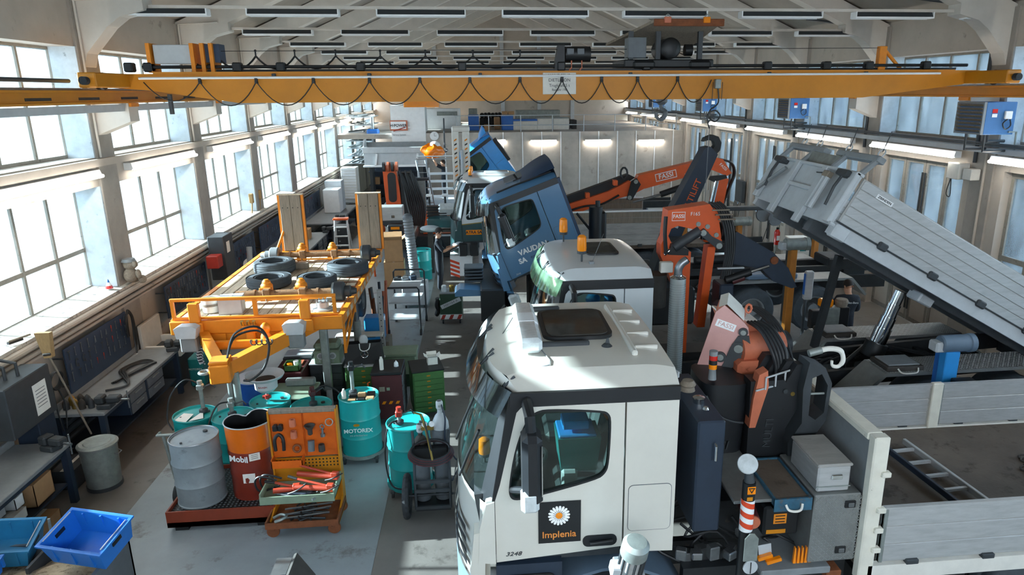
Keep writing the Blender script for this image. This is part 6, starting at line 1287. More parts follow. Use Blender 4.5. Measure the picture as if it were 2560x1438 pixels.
for i in range(10): one('chain_tool', B().cyl((-.3+.02*(i % 4), 0, 0), (.28, 0, 0), .014, n=6) if i % 3 else B().tube(spline([(-.12, 0, 0), (-.05, .06, .02), (.02, -.04, .03), (.1, .05, .02), (.14, 0, 0)], 4), .012, 6), ('black', 'darkgrey', 'steel')[i % 3], 'dark rod or hook heaped in the bottom tray of the rack', 'tool', (-2.33+.03*(i % 3), 7.80+.035*i, .20+.012*(i % 3)), random.uniform(-14, 14), 'rods in the bottom tray')
one('c_wrench', B().tube(spline([(-.1, .02, 0), (-.02, .06, .02), (.06, .02, .02), (.02, -.05, .02), (-.06, -.06, 0)], 5), .018, 6), 'galv', 'bright hooked wrench at the front of the bottom rack tray', 'tool', (-2.55, 7.79, .25))
# ================================================================ gas bottle cart
gc = thing('gas_cart', 'black two wheeled gas bottle cart with coiled hose', 'cart', (-.70, 8.05, 0))
def tread(u, v):
    a = 2*math.pi*u; b_ = 2*math.pi*v; r_ = .245+.038*math.cos(b_)+(.010 if math.cos(b_) > .2 and int(u*48) % 2 else 0); return (.042*math.sin(b_), r_*math.cos(a), r_*math.sin(a))
for s_ in (-1, 1):
    w_ = part('cart_wheel', B(T(s_*.34, .02, .285)).grid(tread, 96, 13, cu=True), 'rubber', gc); part('hub', B().cyl((s_*.34-.02, .02, .285), (s_*.34+.02, .02, .285), .20, n=20), 'darkgrey', w_)
for s_ in (-1, 1): part('frame_tube', B().tube([(s_*.22, -.10, .16), (s_*.22, -.08, .5), (s_*.22, .02, 1.05), (s_*.23, .06, 1.18)], .018), 'darkgrey', gc)
part('axle', B().cyl((-.34, .02, .285), (.34, .02, .285), .015), 'darkgrey', gc)
for z in (.18, .42, .55, .95): part('cross_bar', B().bx(-.22, .22, -.12+.12*(z > .6), -.09+.12*(z > .6), z-.02, z+.02), 'darkgrey', gc, smooth=0)
part('foot_plate', B().bx(-.22, .22, -.12, .2, .14, .16), 'black', gc, smooth=0); part('tool_box', B().bx(-.2, .2, -.08, .02, .78, 1.0), 'black', gc, smooth=0)
hc = thing('gas_hose', 'brown twin gas hose coiled round the top of the cart', 'hose', (-.70, 7.98, .95))
for i in range(6): part('hose_turn', B(RX(28)).tube([((.24+.008*i)*math.cos(t*.2618), (.15+.006*i)*math.sin(t*.2618), -.018*i+.05) for t in range(24)], .013, 6, True), ('hose', 'maroon')[i % 2], hc)
part('hose_tail', B().tube(spline([(.02, -.12, .0), (0, -.1, .2), (-.06, 0, .42), (-.1, .05, .5)], 5), .012, 6), 'hose', hc); part('torch', B().tube([(.03, -.16, -.03), (-.05, -.02, .35), (-.1, 0, .52), (-.18, 0, .55)], .014, 6), 'brass', hc)
def bottle(lab, loc, h, r, m, sh='offwhite'):
    t = thing('gas_bottle', lab, 'gas bottle', loc); part('bottle_body', B().lathe([(0, 0), (r*.95, 0), (r, .02), (r, h*.80)], n=24), m, t); part('shoulder', B().lathe([(r, h*.80), (r*.95, h*.86), (r*.6, h*.93), (r*.3, h*.96), (r*.28, h)], n=24), sh, t); v = part('valve', B().cyl((0, 0, h), (0, 0, h+.09), .022, n=10).cyl((0, -.05, h+.06), (0, .04, h+.06), .016, n=8), 'galv', t); part('guard', B().lathe([(.03, h), (.045, h+.02), (.045, h+.1), (.035, h+.12)], n=10), 'lightgrey', v)
    return t
bottle('tall grey gas bottle with pale shoulder on the cart', (-.58, 8.22, .165), 1.25, .108, 'midgrey', 'lightgrey'); bottle('shorter grey gas bottle with rusty neck on the cart', (-.84, 8.20, .165), .95, .10, 'midgrey', 'grime')
rg = thing('regulator', 'brass regulator with two white gauges on the gas bottles', 'regulator', (-.74, 8.14, 1.20)); part('regulator_body', B().cb(-.08, .08, -.02, .02, -.03, .03, .01), 'brass', rg)
for x in (-.03, .06): part('gauge', B().cyl((x, -.05, .07), (x, -.02, .07), .034, n=16), 'white', rg); part('gauge_stem', B().cyl((x, -.02, .02), (x, -.02, .06), .008, n=6), 'brass', rg)
one('blue_hose', B().tube(spline([(.0, 0, .25), (.05, -.1, .1), (.04, -.12, -.2), (.14, -.1, -.45), (.2, -.05, -.6), (.1, -.1, -.8)], 6), .011, 6), 'navy', 'thin blue gas hose hanging from the tall bottle', 'hose', (-.56, 8.2, 1.25))
# ================================================================ crates on the skip of sand, bottom left
mat('crateblue', '#1d6fc4', .45, var=.08, scale=5); mat('crateteal', '#2a7fae', .5, var=.1, scale=5)
def crate(lab, loc, rot, m, d=(.62, .42, .26)):
    t = thing('plastic_crate', lab, 'crate', loc, rot=rot); w, l, h = d; t_ = .87
    ob = B(); o = [(-w/2*t_, -l/2*t_, 0), (w/2*t_, -l/2*t_, 0), (w/2*t_, l/2*t_, 0), (-w/2*t_, l/2*t_, 0), (-w/2, -l/2, h), (w/2, -l/2, h), (w/2, l/2, h), (-w/2, l/2, h)]
    i_ = [(x*.965, y*.95, z+(.012 if z == 0 else 0)) for x, y, z in o]; f = []
    for k in range(4): q = (k+1) % 4; f += [(k, q, 4+q, 4+k), (8+k, 12+k, 12+q, 8+q), (4+k, 4+q, 12+q, 12+k)]
    f += [(3, 2, 1, 0), (8, 9, 10, 11)]; part('crate_shell', ob.add(o+i_, f), m, t)
    part('crate_rim', B().bx(-w/2-.02, w/2+.02, -l/2-.02, -l/2+.005, h-.02, h).bx(-w/2-.02, w/2+.02, l/2-.005, l/2+.02, h-.02, h).bx(-w/2-.02, -w/2+.005, -l/2, l/2, h-.02, h).bx(w/2-.005, w/2+.02, -l/2, l/2, h-.02, h), m, t, smooth=0)
    for s_ in (-1, 1):
        part('hand_hole', B().bx(s_*w/2*.95-.012, s_*w/2*.95+.012, -.06, .06, h*.62, h*.78), 'black', t, smooth=0); part('crate_clip', B().tube([(s_*(w/2-.02), -l*.4, h+.005), (s_*(w/2-.02), l*.4, h+.005)], .006, 6), 'lightgrey', t)
        for x in (-.2, .0, .2): part('rib', B().bx(x-.008, x+.008, s_*l/2*.93-.015, s_*l/2*.93+.015, .05, h-.02), m, t, smooth=0)
    return t
sk = thing('metal_skip', 'grey steel skip of sand in the bottom left corner', 'skip', (-4.45, 6.15, 0))
part('skip_box', B().bx(-.75, .62, -.7, -.67, .12, .85).bx(-.75, .62, .67, .7, .12, .75).bx(-.75, -.72, -.7, .7, .12, .8).bx(.58, .62, -.7, .7, .12, .8).bx(-.75, .62, -.7, .7, .12, .15), 'midgrey', sk, smooth=0)
part('divider', B().bx(-.12, -.09, .2, .67, .15, .8), 'darkgrey', sk, smooth=0); part('lug', B().tube(spline([(.5, -.25, .78), (.5, -.25, .9), (.5, -.12, .9), (.5, -.12, .78)], 4), .016, 6), 'galv', sk)
for x in (-.6, .5): part('skip_foot', B().bx(x-.05, x+.05, -.6, .6, 0, .12), 'darkgrey', sk, smooth=0)
rs = random.Random(3); hs_ = [[rs.uniform(-.02, .02) for _ in range(20)] for _ in range(20)]
def sandf(u, v): return (-.70+1.26*u, -.65+1.3*v, .55+.22*math.exp(-((u-.6)**2+(v-.45)**2)*4)+hs_[int(u*19)][int(v*19)])
o = one('sand', B().grid(sandf, 20, 20), 'sand', 'heap of pale sand in the steel skip', 'sand', (-4.45, 6.15, 0)); o['kind'] = 'stuff'
crate('bright blue plastic crate tilted on the edge of the skip', (-4.0, 6.52, .86), (R(15), R(3), R(-14)), 'crateblue', (.66, .46, .27)); crate('duller blue crate cut by the left picture edge', (-5.0, 6.75, .72), (R(14), R(6), R(8)), 'crateteal'); crate('small blue crate in the very bottom left corner', (-4.86, 6.10, .84), (R(5), R(-3), R(5)), 'crateblue', (.4, .3, .17))
one('chain_end', B().cyl((0, 0, 0), (.01, .02, .55), .014, n=6), 'galv', 'short bright chain hanging behind the tilted blue crate', 'chain', (-4.57, 6.80, .5))
wd = thing('steel_wedge', 'grey steel stand with sloping faces at the bottom edge', 'stand', (-2.05, 6.18, 0)); part('wedge_body', B().add([(-.22, -.2, 0), (.22, -.2, 0), (.22, .2, 0), (-.22, .2, 0), (-.10, -.14, .76), (.05, -.14, .76), (.05, .12, .76), (-.10, .12, .76)], [(0, 1, 2, 3), (4, 7, 6, 5), (0, 4, 5, 1), (1, 5, 6, 2), (2, 6, 7, 3), (3, 7, 4, 0)]), 'steel', wd, smooth=0); part('wedge_plate', B().add([(.06, -.18, .77), (.22, -.18, .5), (.22, .16, .5), (.06, .16, .77), (.09, -.18, .785), (.25, -.18, .51), (.25, .16, .51), (.09, .16, .785)], [(0, 1, 2, 3), (4, 7, 6, 5), (0, 4, 5, 1), (1, 5, 6, 2), (2, 6, 7, 3), (3, 7, 4, 0)]), 'grime', wd, smooth=0)
for i, (x, y) in enumerate(((815, 1260), (490, 1255), (560, 1440-10), (745, 1302), (870, 1260))): pass
# ================================================================ orange low-bed trailer raised on stands
TX, TY, TZ = -3.57, 11.0, 1.85
t_ = thing('flatbed_trailer', 'orange flatbed trailer with wooden deck and upright ramps', 'trailer', (TX, TY, 0))
mat('trailer', '#de8214', .5, var=.1, scale=4, col2='#a85a17', thr=.68)
hw = 1.30
part('frame', B().bx(-hw, hw, .05, 4.95, TZ-.10, TZ-.05), 'trailer', t_, smooth=0)
pk = None; n = 13; w_ = (2*hw-.12)/n
for i in range(n):
    x = -hw+.06+w_*i
    q_ = part('deck_plank', B().cb(0, w_-.012, 0, 4.75, TZ-.05, TZ, .006), 'deckwood', t_) if pk is None else inst(pk, t_, (0, 0, 0))
    pk = pk or q_; q_.location = (x, .1, random.uniform(-.004, .004))
for s_ in (-1, 1):
    sr = part('side_rail', B().bx(s_*hw-.04, s_*hw+.04, 0, 4.95, TZ-.16, TZ+.005), 'trailer', t_, smooth=0)
    for k in range(13): part('stake_pocket', B().bx(s_*(hw+.04)-.012, s_*(hw+.04)+.012, .25+.37*k, .40+.37*k, TZ-.12, TZ-.03), 'deckwood', sr, smooth=0)
for x in (-.55, .55): part('main_beam', B().bx(x-.06, x+.06, .1, 4.9, TZ-.42, TZ-.10), 'trailer', t_, smooth=0)
fb_ = part('front_beam', B().cb(-hw-.03, hw+.03, -.08, .06, TZ-.22, TZ, .012), 'trailer', t_)
part('rear_beam', B().cb(-hw, hw, 4.85, 4.97, TZ-.3, TZ+.01, .012), 'trailer', t_)
# head rail
rl = part('head_rail', B().cb(-hw, hw-.06, -.03, .02, TZ+.31, TZ+.36, .008), 'trailer', t_); part('rail_foot', B().cb(-hw, hw-.04, -.03, .02, TZ+.01, TZ+.05, .008), 'trailer', rl)
for x, w2 in ((-hw+.03, .05), (-.02, .06), (hw-.09, .05)): part('rail_post', B().bx(x-w2/2, x+w2/2, -.03, .02, TZ+.05, TZ+.31), 'trailer', rl, smooth=0)
for x in (-.93, .76): part('stanchion', B().cb(x-.08, x+.08, -.12, -.03, TZ-.02, TZ+.30, .012), 'trailer', rl); part('stanchion_pocket', B().cb(x-.12, x+.12, -.14, -.08, TZ-.22, TZ-.02, .012), 'trailer', rl)
# drawbar triangle
def beam(p, q, w, h, m='trailer', name='drawbar_beam'):
    p = Vector(p); q = Vector(q); d = q-p; Q = frame(p, d, Vector((0, 0, 1)).cross(d)); return part(name, B(Q).bx(0, d.length, -w/2, w/2, -h/2, h/2), m, t_, smooth=0)
tip = Vector((-.16, -1.28, 1.47))
beam((.60, -.05, 1.60), tip, .14, .22); beam((-.85, -.05, 1.60), tip, .14, .20); beam((-.6, -.35, 1.55), (.3, -.35, 1.55), .08, .1)
part('drawbar_head', B(T(*tip) @ RZ(8)).cb(-.16, .12, -.14, .16, -.15, .13, .02), 'trailer', t_); part('head_plate', B(T(*tip) @ RZ(8)).cb(-.16, .10, -.1, .2, .13, .17, .008), 'trailer', t_)
part('tow_eye', B(T(tip.x-.22, tip.y-.08, tip.z+.02) @ RZ(25)).tube([(.07*math.cos(t*.523), .07*math.sin(t*.523), 0) for t in range(12)], .022, 8, True), 'galv', t_); part('tow_shank', B().cyl((tip.x-.16, tip.y-.05, tip.z+.02), (tip.x-.02, tip.y+.06, tip.z+.06), .035), 'galv', t_)
part('front_web', B().bx(-.75, .55, -.05, .0, TZ-.5, TZ-.22), 'trailer', t_, smooth=0)
part('gusset', B().prism([(.4, 1.36), (.95, 1.63), (.4, 1.63)], .05, XZ @ T(0, 0, -.08)), 'trailer', t_); part('gusset', B().prism([(-.5, 1.36), (-1.0, 1.63), (-.5, 1.63)], .05, XZ @ T(0, 0, -.08)), 'trailer', t_)
vv = part('valve_cluster', B().cb(-.16, -.02, -.18, -.08, 1.42, 1.80, .02).cb(-.20, .03, -.2, -.12, 1.66, 1.8, .02), 'orangerust', t_)
for k in range(3): part('valve_knob', B().cyl((-.18+.09*k, -.2, 1.8), (-.18+.09*k, -.22, 1.87), .025, n=10), 'brass', vv)
part('gear_head', B().sph((.16, -.22, 1.74), .08, sc=(1, 1, 1.2)).lathe([(0, -.28), (.09, -.28), (.08, -.1), (.03, .0), (0, 0)], (.16, -.22, 1.72), 14), 'trailer', t_)
for x in (-1.0, .62):
    ck = part('chock_box', B().prism([(-.14, 0), (.14, 0), (.17, .16), (.1, .2), (-.1, .2), (-.17, .16)], .18, T(x, -.34, TZ-.2) @ XZ), 'lightgrey', t_); part('chock_lower', B().cb(x-.12, x+.13, -.3, -.14, TZ-.44, TZ-.2, .02), 'grey', t_)
for k in range(2): part('air_hose', B().tube(spline([(tip.x+.05, tip.y+.05, 1.6), (tip.x+.15, tip.y+.2, 1.95-.05*k), (tip.x+.45, tip.y+.3, 2.02-.06*k), (tip.x+.62, tip.y+.2, 1.8), (tip.x+.58, tip.y+.02, 1.5), (tip.x+.42, tip.y-.1, 1.36), (tip.x+.3, tip.y-.08, 1.34)], 6), .017, 6), 'hose', t_)
part('spring_cable', B().tube([(tip.x+.32+.0125*i+.03*math.cos(i*1.05), tip.y+.3+.02*math.sin(i), 1.78+.04*math.sin(i*1.05)) for i in range(28)], .009, 5), 'black', t_)
# jacks, stands
part('jack_leg', B().cyl((tip.x+.12, tip.y+.12, 0.02), (tip.x+.12, tip.y+.12, 1.4), .05), 'galv', t_); part('jack_tube', B().cyl((tip.x+.02, tip.y+.14, .3), (tip.x+.02, tip.y+.14, 1.4), .04), 'galv', t_); part('jack_foot', B().bx(tip.x, tip.x+.24, tip.y, tip.y+.24, 0, .03), 'galv', t_, smooth=0)
part('landing_leg', B().cb(.90, 1.02, .1, .22, .5, 1.7, .012), 'galv', t_); part('landing_tube', B().cyl((.96, .16, .02), (.96, .16, .6), .05), 'lightgrey', t_)
# lattice under the right edge
sg = part('side_guard', B().bx(hw-.02, hw+.02, .10, .14, 1.15, TZ-.1), 'trailer', t_, smooth=0)
for p, q in (((hw, .1, 1.17), (hw, 1.25, 1.62)), ((hw, .1, 1.42), (hw, 1.25, 1.75)), ((hw, 1.25, 1.5), (hw, 1.25, 1.85)), ((hw, .5, 1.34), (hw, .5, 1.55)), ((hw, .85, 1.46), (hw, .85, 1.66))): part('guard_bar', B().cyl(p, q, .018, n=6), 'trailer', sg)
for y in (2.6, 3.6):
    for s_ in (-1, 1): wheel(t_, (s_*.95, y, 1.05), .38, .22, 'x', name='hub_wheel')
# ramps stand upright at the far end
for x in (-.60, 1.10):
    rp = part('ramp', B().bx(x-.28, x-.23, 4.93, 5.03, TZ, TZ+1.28).bx(x+.23, x+.28, 4.93, 5.03, TZ, TZ+1.28).bx(x-.28, x+.28, 5.0, 5.03, TZ, TZ+1.28), 'trailer', t_, smooth=0)
    for k in range(2): part('ramp_plank', B().cb(x-.225+.226*k, x-.004+.226*k, 4.90, 4.97, TZ+.02, TZ+1.28, .008), 'wood', rp)
    for k in range(4): part('bolt', B().cyl((x-.17+.11*k, 4.895, TZ+1.0), (x-.17+.11*k, 4.905, TZ+1.0), .012, n=8), 'black', rp)
    part('ramp_cap', B().bx(x-.28, x+.28, 4.90, 5.04, TZ+1.28, TZ+1.30), 'deckwood', rp, smooth=0)
part('ramp_strut', B().cyl((-.95, 4.6, TZ), (-.80, 4.95, TZ+.5), .03), 'trailer', t_)
# load on the deck
def tyre(lab, loc, r=.40, w=.24):
    o = thing('tyre', lab, 'tyre', loc, group=None)
    part('tread', B().lathe([(r*.60, .03), (r*.68, 0), (r*.88, 0), (r*.97, .025), (r, .06), (r*.985, .075), (r*.985, .085), (r, .09), (r, .11), (r*.985, .118), (r*.985, .128), (r, .135), (r, .16), (r*.985, .168), (r*.985, .178), (r, w-.05), (r*.97, w-.02), (r*.88, w), (r*.68, w), (r*.60, w-.03), (r*.62, w/2), (r*.60, .03)], n=40), 'tyre', o)
    part('bead', B().tube([(r*.6*math.cos(t*.196), r*.6*math.sin(t*.196), w-.02) for t in range(32)], .012, 6, True), 'rubber', o); return o
tyre('grey lorry tyre at the left rear of the trailer deck', (-4.11, 14.05, TZ)); tyre('grey lorry tyre at the right rear of the trailer deck', (-2.62, 13.75, TZ)); tyre('worn tyre behind the front axle on the left of the deck', (-3.93, 12.98, TZ), .40, .18); tyre('dark tyre behind the front axle in the middle of the deck', (-3.05, 12.95, TZ), .36, .18)
mat('axleiron', '#8f6a4a', .65, .3, var=.25, scale=8, col2='#5b4634', thr=.55)
def axle(lab, loc, x0, x1, drumL=True):
    a = thing('axle', lab, 'axle', loc); part('axle_tube', B().cyl((x0, 0, .16), (x1, 0, .16), .06, n=16), 'axleiron', a)
    for x in ((x0, x1) if drumL else (x1,)):
        s_ = -1 if x == x0 else 1; part('brake_drum', B(T(x, 0, .16) @ RY(90*s_)).lathe([(0, -.08), (.15, -.08), (.17, -.06), (.17, .08), (.15, .1), (.10, .11), (.10, .2), (.07, .22), (.05, .3), (0, .3)], n=24), 'grey' if s_ < 0 else 'darkgrey', a); part('drum_flange', B().cyl((x-s_*.1, 0, .16), (x-s_*.07, 0, .16), .155, n=20), 'axleiron' if s_ < 0 else 'galv', a)
    for x in (x0*.35+x1*.65, x0*.7+x1*.3): part('spring_seat', B().cb(x-.06, x+.06, -.09, .09, .08, .25, .01), 'axleiron', a)
    for x in (x0+.3, x1-.35): part('clamp_ring', B().cyl((x-.02, 0, .16), (x+.02, 0, .16), .075, n=14), 'axleiron', a)
    part('cam_shaft', B().cyl((x0+.1, -.1, .08), (x1-.2, -.1, .08), .018, n=8), 'orangerust', a)
    for x, z0_ in ((x0*.72+x1*.28, .12), (x0*.38+x1*.62, .12)):
        g = part('brake_chamber', B(T(x, .12, z0_)).lathe([(0, 0), (.09, 0), (.1, .06), (.1, .16), (.07, .2), (.07, .22), (.04, .26), (0, .27)], n=18), 'orangerust', a); part('mounting_plate', B().cb(x-.10, x+.10, .0, .03, .02, .26, .01), 'orangerust', a); part('push_rod', B().cyl((x, -.02, .22), (x+.04, -.13, .06), .012, n=6), 'axleiron', a)
    return a
axle('rusty axle with two brake drums lying across the rear of the deck', (-3.38, 14.85, TZ), -.92, .95); axle('second axle with one dark hub behind the head rail', (-3.35, 11.85, TZ), -.80, .90, False)
bk = thing('bucket', 'white plastic bucket behind the left of the head rail', 'bucket', (-4.42, 11.42, TZ)); part('bucket_body', B().lathe([(0, .01), (.13, .01), (.15, .24), (.14, .24), (.12, .03), (0, .03)], n=20), 'offwhite', bk); part('bucket_band', B().lathe([(.151, .12), (.155, .14), (.151, .16)], n=20), 'wood', bk)
carton('plastic_bag_box', 'wrapped grey box beside the white bucket on the deck', (-4.08, 11.38, TZ), (.36, .3, .26), 8, 'lightgrey', False)
hbk = thing('hub', 'bright machined hub standing on the deck behind the rail', 'hub', (-2.62, 11.32, TZ)); part('hub_body', B().lathe([(0, 0), (.16, 0), (.16, .03), (.10, .05), (.10, .14), (.08, .15), (0, .15)], n=24), 'alu', hbk)
for i in range(8): part('stud', B().cyl((.09*math.cos(i*.785), .09*math.sin(i*.785), .14), (.09*math.cos(i*.785), .09*math.sin(i*.785), .18), .012, n=6), 'steel', hbk)
for i, (x, y, l) in enumerate(((-3.72, 14.25, 'long squared timber between the rear tyres'), (-2.75, 14.5, 'timber block beside the right brake drum'), (-4.35, 14.6, 'short timber block near the left brake drum'))): one('timber', B().cb(-.22 if i == 0 else -.12, .22 if i == 0 else .12, -.06, .06, 0, .12, .008), 'wood', l, 'timber', (x, y, TZ), 3*i)
for i in range(9): one('steel_strip', B().bx(-.14, .14, -.012, .012, 0, .012), 'rust', 'short rusty bar lying on the right edge of the deck', 'bar', (-2.45, 11.75+.32*i, TZ+.003), random.uniform(-8, 8), 'bars on the deck edge', smooth=0)
mat('stripedcloth', '#d5dde2', .9)
tw = thing('towel', 'blue and white striped cloth hanging under the front of the trailer', 'cloth', (-4.50, 10.87, 1.64))
def tf_(u, v): return (.09*(2*u-1)*(1-.45*v)+.05*v+.02*math.sin(v*6), .03*math.sin(u*9+v*3)-.02, -.48*v)
part('cloth', B().grid(tf_, 9, 12), 'stripedcloth', tw)
for k in range(9):
    def sf(u, v, k=k): q = tf_(min(1, max(0, u)), min(1, .06+.1*k+.05*v+.06*u)); return (q[0], q[1]-.004, q[2])
    part('blue_stripe', B().grid(sf, 8, 2), 'navy', tw)
# tripod stand under the right edge and ladder post
sd_ = thing('support_stand', 'grey steel tripod stand carrying the right side of the trailer', 'stand', (-2.31, 12.5, 0)); part('stand_tube', B().cyl((0, 0, .03), (0, 0, 1.25), .07, n=16), 'galv', sd_); part('stand_screw', B().cyl((0, 0, 1.25), (0, 0, 1.62), .035, n=12), 'steel', sd_); part('stand_head', B().cb(-.1, .1, -.1, .1, 1.60, 1.64, .008), 'steel', sd_)
for k in range(4): a = R(45+90*k); part('stand_foot', B().cyl((.06*math.cos(a), .06*math.sin(a), .4), (.38*math.cos(a), .38*math.sin(a), .03), .022, n=8), 'galv', sd_)
lp = thing('perforated_post', 'tall perforated aluminium post beside the trailer', 'post', (-1.98, 13.3, 0)); part('post', B().cb(-.045, .045, -.03, .03, 0, 1.62, .006), 'alu', lp)
for k in range(12): part('hole', B().cyl((0, -.032, .15+.12*k), (0, -.028, .15+.12*k), .012, n=8), 'black', lp)
# ================================================================ people
def person(label, loc, rz, J, cloth='uniform', arms='uniform', bare=False, extra=None, hairm='hair'):
    """continuous skinned body; J overrides joints. Local: faces -y."""
    D = dict(pel=(0, 0, .95), spi=(0, 0, 1.14), che=(0, .01, 1.36), nek=(0, .01, 1.50), hb=(0, -.01, 1.58), hd=(0, -.02, 1.66), ht=(0, -.005, 1.735), nose=(0, -.125, 1.63), chin=(0, -.085, 1.565),
             sL=(.18, .01, 1.42), eL=(.23, .02, 1.13), wL=(.24, -.05, .88), sR=(-.18, .01, 1.42), eR=(-.23, .02, 1.13), wR=(-.24, -.05, .88),
             hL=(.09, 0, .90), kL=(.10, -.02, .50), aL=(.10, .02, .10), tL=(.12, -.14, .045), hR=(-.09, 0, .90), kR=(-.10, -.02, .50), aR=(-.10, .02, .10), tR=(-.12, -.14, .045))
    D.update(J); ks = list(D)
    rad = dict(pel=(.155, .115), spi=(.145, .105), che=(.165, .115), nek=(.058, .058), hb=(.07, .08), hd=(.078, .095), ht=(.055, .065), nose=(.013, .013), chin=(.035, .03), s=(.078, .078), e=(.052, .052), w=(.034, .03), h=(.10, .10), k=(.072, .072), a=(.052, .05), t=(.042, .035))
    vs = [Vector(D[k]) for k in ks]; ix = {k: i for i, k in enumerate(ks)}; rr = []
    for k in ks: rr.append(rad[k] if k in rad else rad[k[0]])
    E = [('pel', 'spi'), ('spi', 'che'), ('che', 'nek'), ('nek', 'hb'), ('hb', 'hd'), ('hd', 'ht'), ('hb', 'chin'), ('hd', 'nose')]
    for s in 'LR': E += [('che', 's'+s), ('s'+s, 'e'+s), ('e'+s, 'w'+s), ('pel', 'h'+s), ('h'+s, 'k'+s), ('k'+s, 'a'+s), ('a'+s, 't'+s)]
    E = [(ix[a], ix[b]) for a, b in E]; kind = ['skin' if k in ('nek', 'hb', 'hd', 'ht', 'nose', 'chin', 'wL', 'wR') or (bare and k in ('eL', 'eR')) else 'shoe' if k[0] in 'at' and len(k) == 2 else 'cloth' for k in ks]
    for s in 'LR':      # palm, four fingers of unequal length with a knuckle bend, thumb from the side of the palm
        w = Vector(D['w'+s]); d = (w-Vector(D['e'+s])).normalized(); side = d.cross(Vector((0, 0, 1)) if abs(d.z) < .8 else Vector((0, 1, 0))).normalized(); dn = d.cross(side)
        i0 = len(vs); vs.append(w+d*.05); rr.append((.036, .016)); kind.append('skin'); E.append((ix['w'+s], i0))
        for f, L_ in ((-1.5, .065), (-.5, .078), (.5, .072), (1.5, .055)):
            a = len(vs); vs += [w+d*.085+side*.018*f, w+d*(.085+L_*.55)+side*.019*f+dn*.008, w+d*(.085+L_*.9)+side*.019*f+dn*.03]; rr += [(.010, .010), (.009, .009), (.0075, .0075)]; kind += ['skin']*3; E += [(i0, a), (a, a+1), (a+1, a+2)]
        a = len(vs); vs += [w+d*.035+side*.042, w+d*.075+side*.058+dn*.015]; rr += [(.011, .011), (.009, .009)]; kind += ['skin']*2; E += [(i0, a), (a, a+1)]
    me = bpy.data.meshes.new('body'); me.from_pydata([tuple(v) for v in vs], E, []); o = bpy.data.objects.new('tmp', me); COL.objects.link(o)
    o.modifiers.new('s', 'SKIN').use_smooth_shade = True; sb = o.modifiers.new('u', 'SUBSURF'); sb.levels = sb.render_levels = 1
    sv = me.skin_vertices[0].data
    for i, r_ in enumerate(rr): sv[i].radius = r_; sv[i].use_root = (i == 0)
    dg = bpy.context.evaluated_depsgraph_get(); bm_ = bpy.data.meshes.new_from_object(o.evaluated_get(dg)); COL.objects.unlink(o); bpy.data.objects.remove(o)
    bm_.materials.clear()
    for m in ('skin', cloth, 'black'): bm_.materials.append(MATS[m])
    A = np.array([tuple(v) for v in vs]); segs = [(A[a], A[b], kind[b] if kind[b] == kind[a] or kind[b] == 'skin' and kind[a] == 'skin' else ('cloth' if 'cloth' in (kind[a], kind[b]) else kind[b])) for a, b in E]
    for p in bm_.polygons:
        c_ = np.array(p.center); best = 9; kk = 'cloth'
        for a, b, k in segs:
            t = np.clip(np.dot(c_-a, b-a)/max(1e-9, np.dot(b-a, b-a)), 0, 1); dd = np.linalg.norm(c_-a-t*(b-a))
            if dd < best: best = dd; kk = k
        p.material_index = {'skin': 0, 'cloth': 1, 'shoe': 2}[kk]
    bm_.polygons.foreach_set('use_smooth', [True]*len(bm_.polygons))
    t = thing('person', label, 'person', loc, rz); part('body', bm_, None, t)
    h = Vector(D['hd']); f = (Vector(D['nose'])-h).normalized(); u = Vector((0, 0, 1)); u = (u-f*u.dot(f)).normalized(); r_ = f.cross(u)
    Q = Matrix(((r_.x, -f.x, u.x, h.x), (r_.y, -f.y, u.y, h.y), (r_.z, -f.z, u.z, h.z), (0, 0, 0, 1)))
    def hf(a, b): th = 2*math.pi*a; ph = math.pi*(.02+.60*b*(1 if math.sin(th) > -.35 else .62)); return (.092*math.sin(ph)*math.cos(th), .008+.112*math.sin(ph)*math.sin(th), .012+.118*math.cos(ph))
    part('hair', B(Q).grid(hf, 20, 7, cu=True), hairm, t)
    for s in (-1, 1): part('ear', B(Q).sph((s*.088, .01, -.02), .028, 8, 6, (.4, .7, 1.1)), 'skin', t); part('eye', B(Q).sph((s*.034, -.088, -.005), .011, 8, 6), 'black', t)
    part('mouth', B(Q).cb(-.024, .024, -.098, -.088, -.066, -.058, .003), 'maroon', t)
    return t
p1 = person('mechanic in dark overalls standing in the aisle holding a grey panel', (-1.12, 18.75, 0), 82, dict(eL=(.22, -.16, 1.17), wL=(.16, -.40, 1.26), eR=(-.22, -.16, 1.17), wR=(-.15, -.40, 1.28), hd=(0, -.03, 1.665), kL=(.11, -.02, .5), tL=(.14, -.13, .045)), bare=True)
pn = thing('plastic_cover', 'grey plastic cover panel held by the mechanic in the aisle', 'panel', (-.62, 18.72, 1.22)); part('panel', B(RY(-28)).cb(-.18, .30, -.22, .22, 0, .05, .02), 'midgrey', pn); part('wrapping', B(RY(-28)).sph((.05, 0, .1), .16, 12, 8, (1.3, 1, .5)), 'lightgrey', pn)
person('mechanic in dark overalls seen from behind between two trucks', (7.06, 12.3, 0), 172, dict(eL=(.26, -.08, 1.16), wL=(.22, -.26, 1.05), eR=(-.26, -.08, 1.16), wR=(-.20, -.28, 1.08), nose=(.03, -.11, 1.60)))
text('back_lettering', 'Mercedes-Benz', .055, 'white', bpy.data.objects['person.001'], frame((0, .142, 1.36), (-1, 0, 0), (0, 0, 1)), .001)
p3 = person('worker in a dark shirt reaching up towards the orange bag', (-1.43, 30.0, .80), 75, dict(eL=(.24, -.30, 1.55), wL=(.16, -.42, 1.82), eR=(-.22, -.28, 1.58), wR=(-.12, -.40, 1.85), nose=(0, -.11, 1.70), chin=(0, -.085, 1.60)), bare=True)
p3.rotation_euler[2] = R(-80)
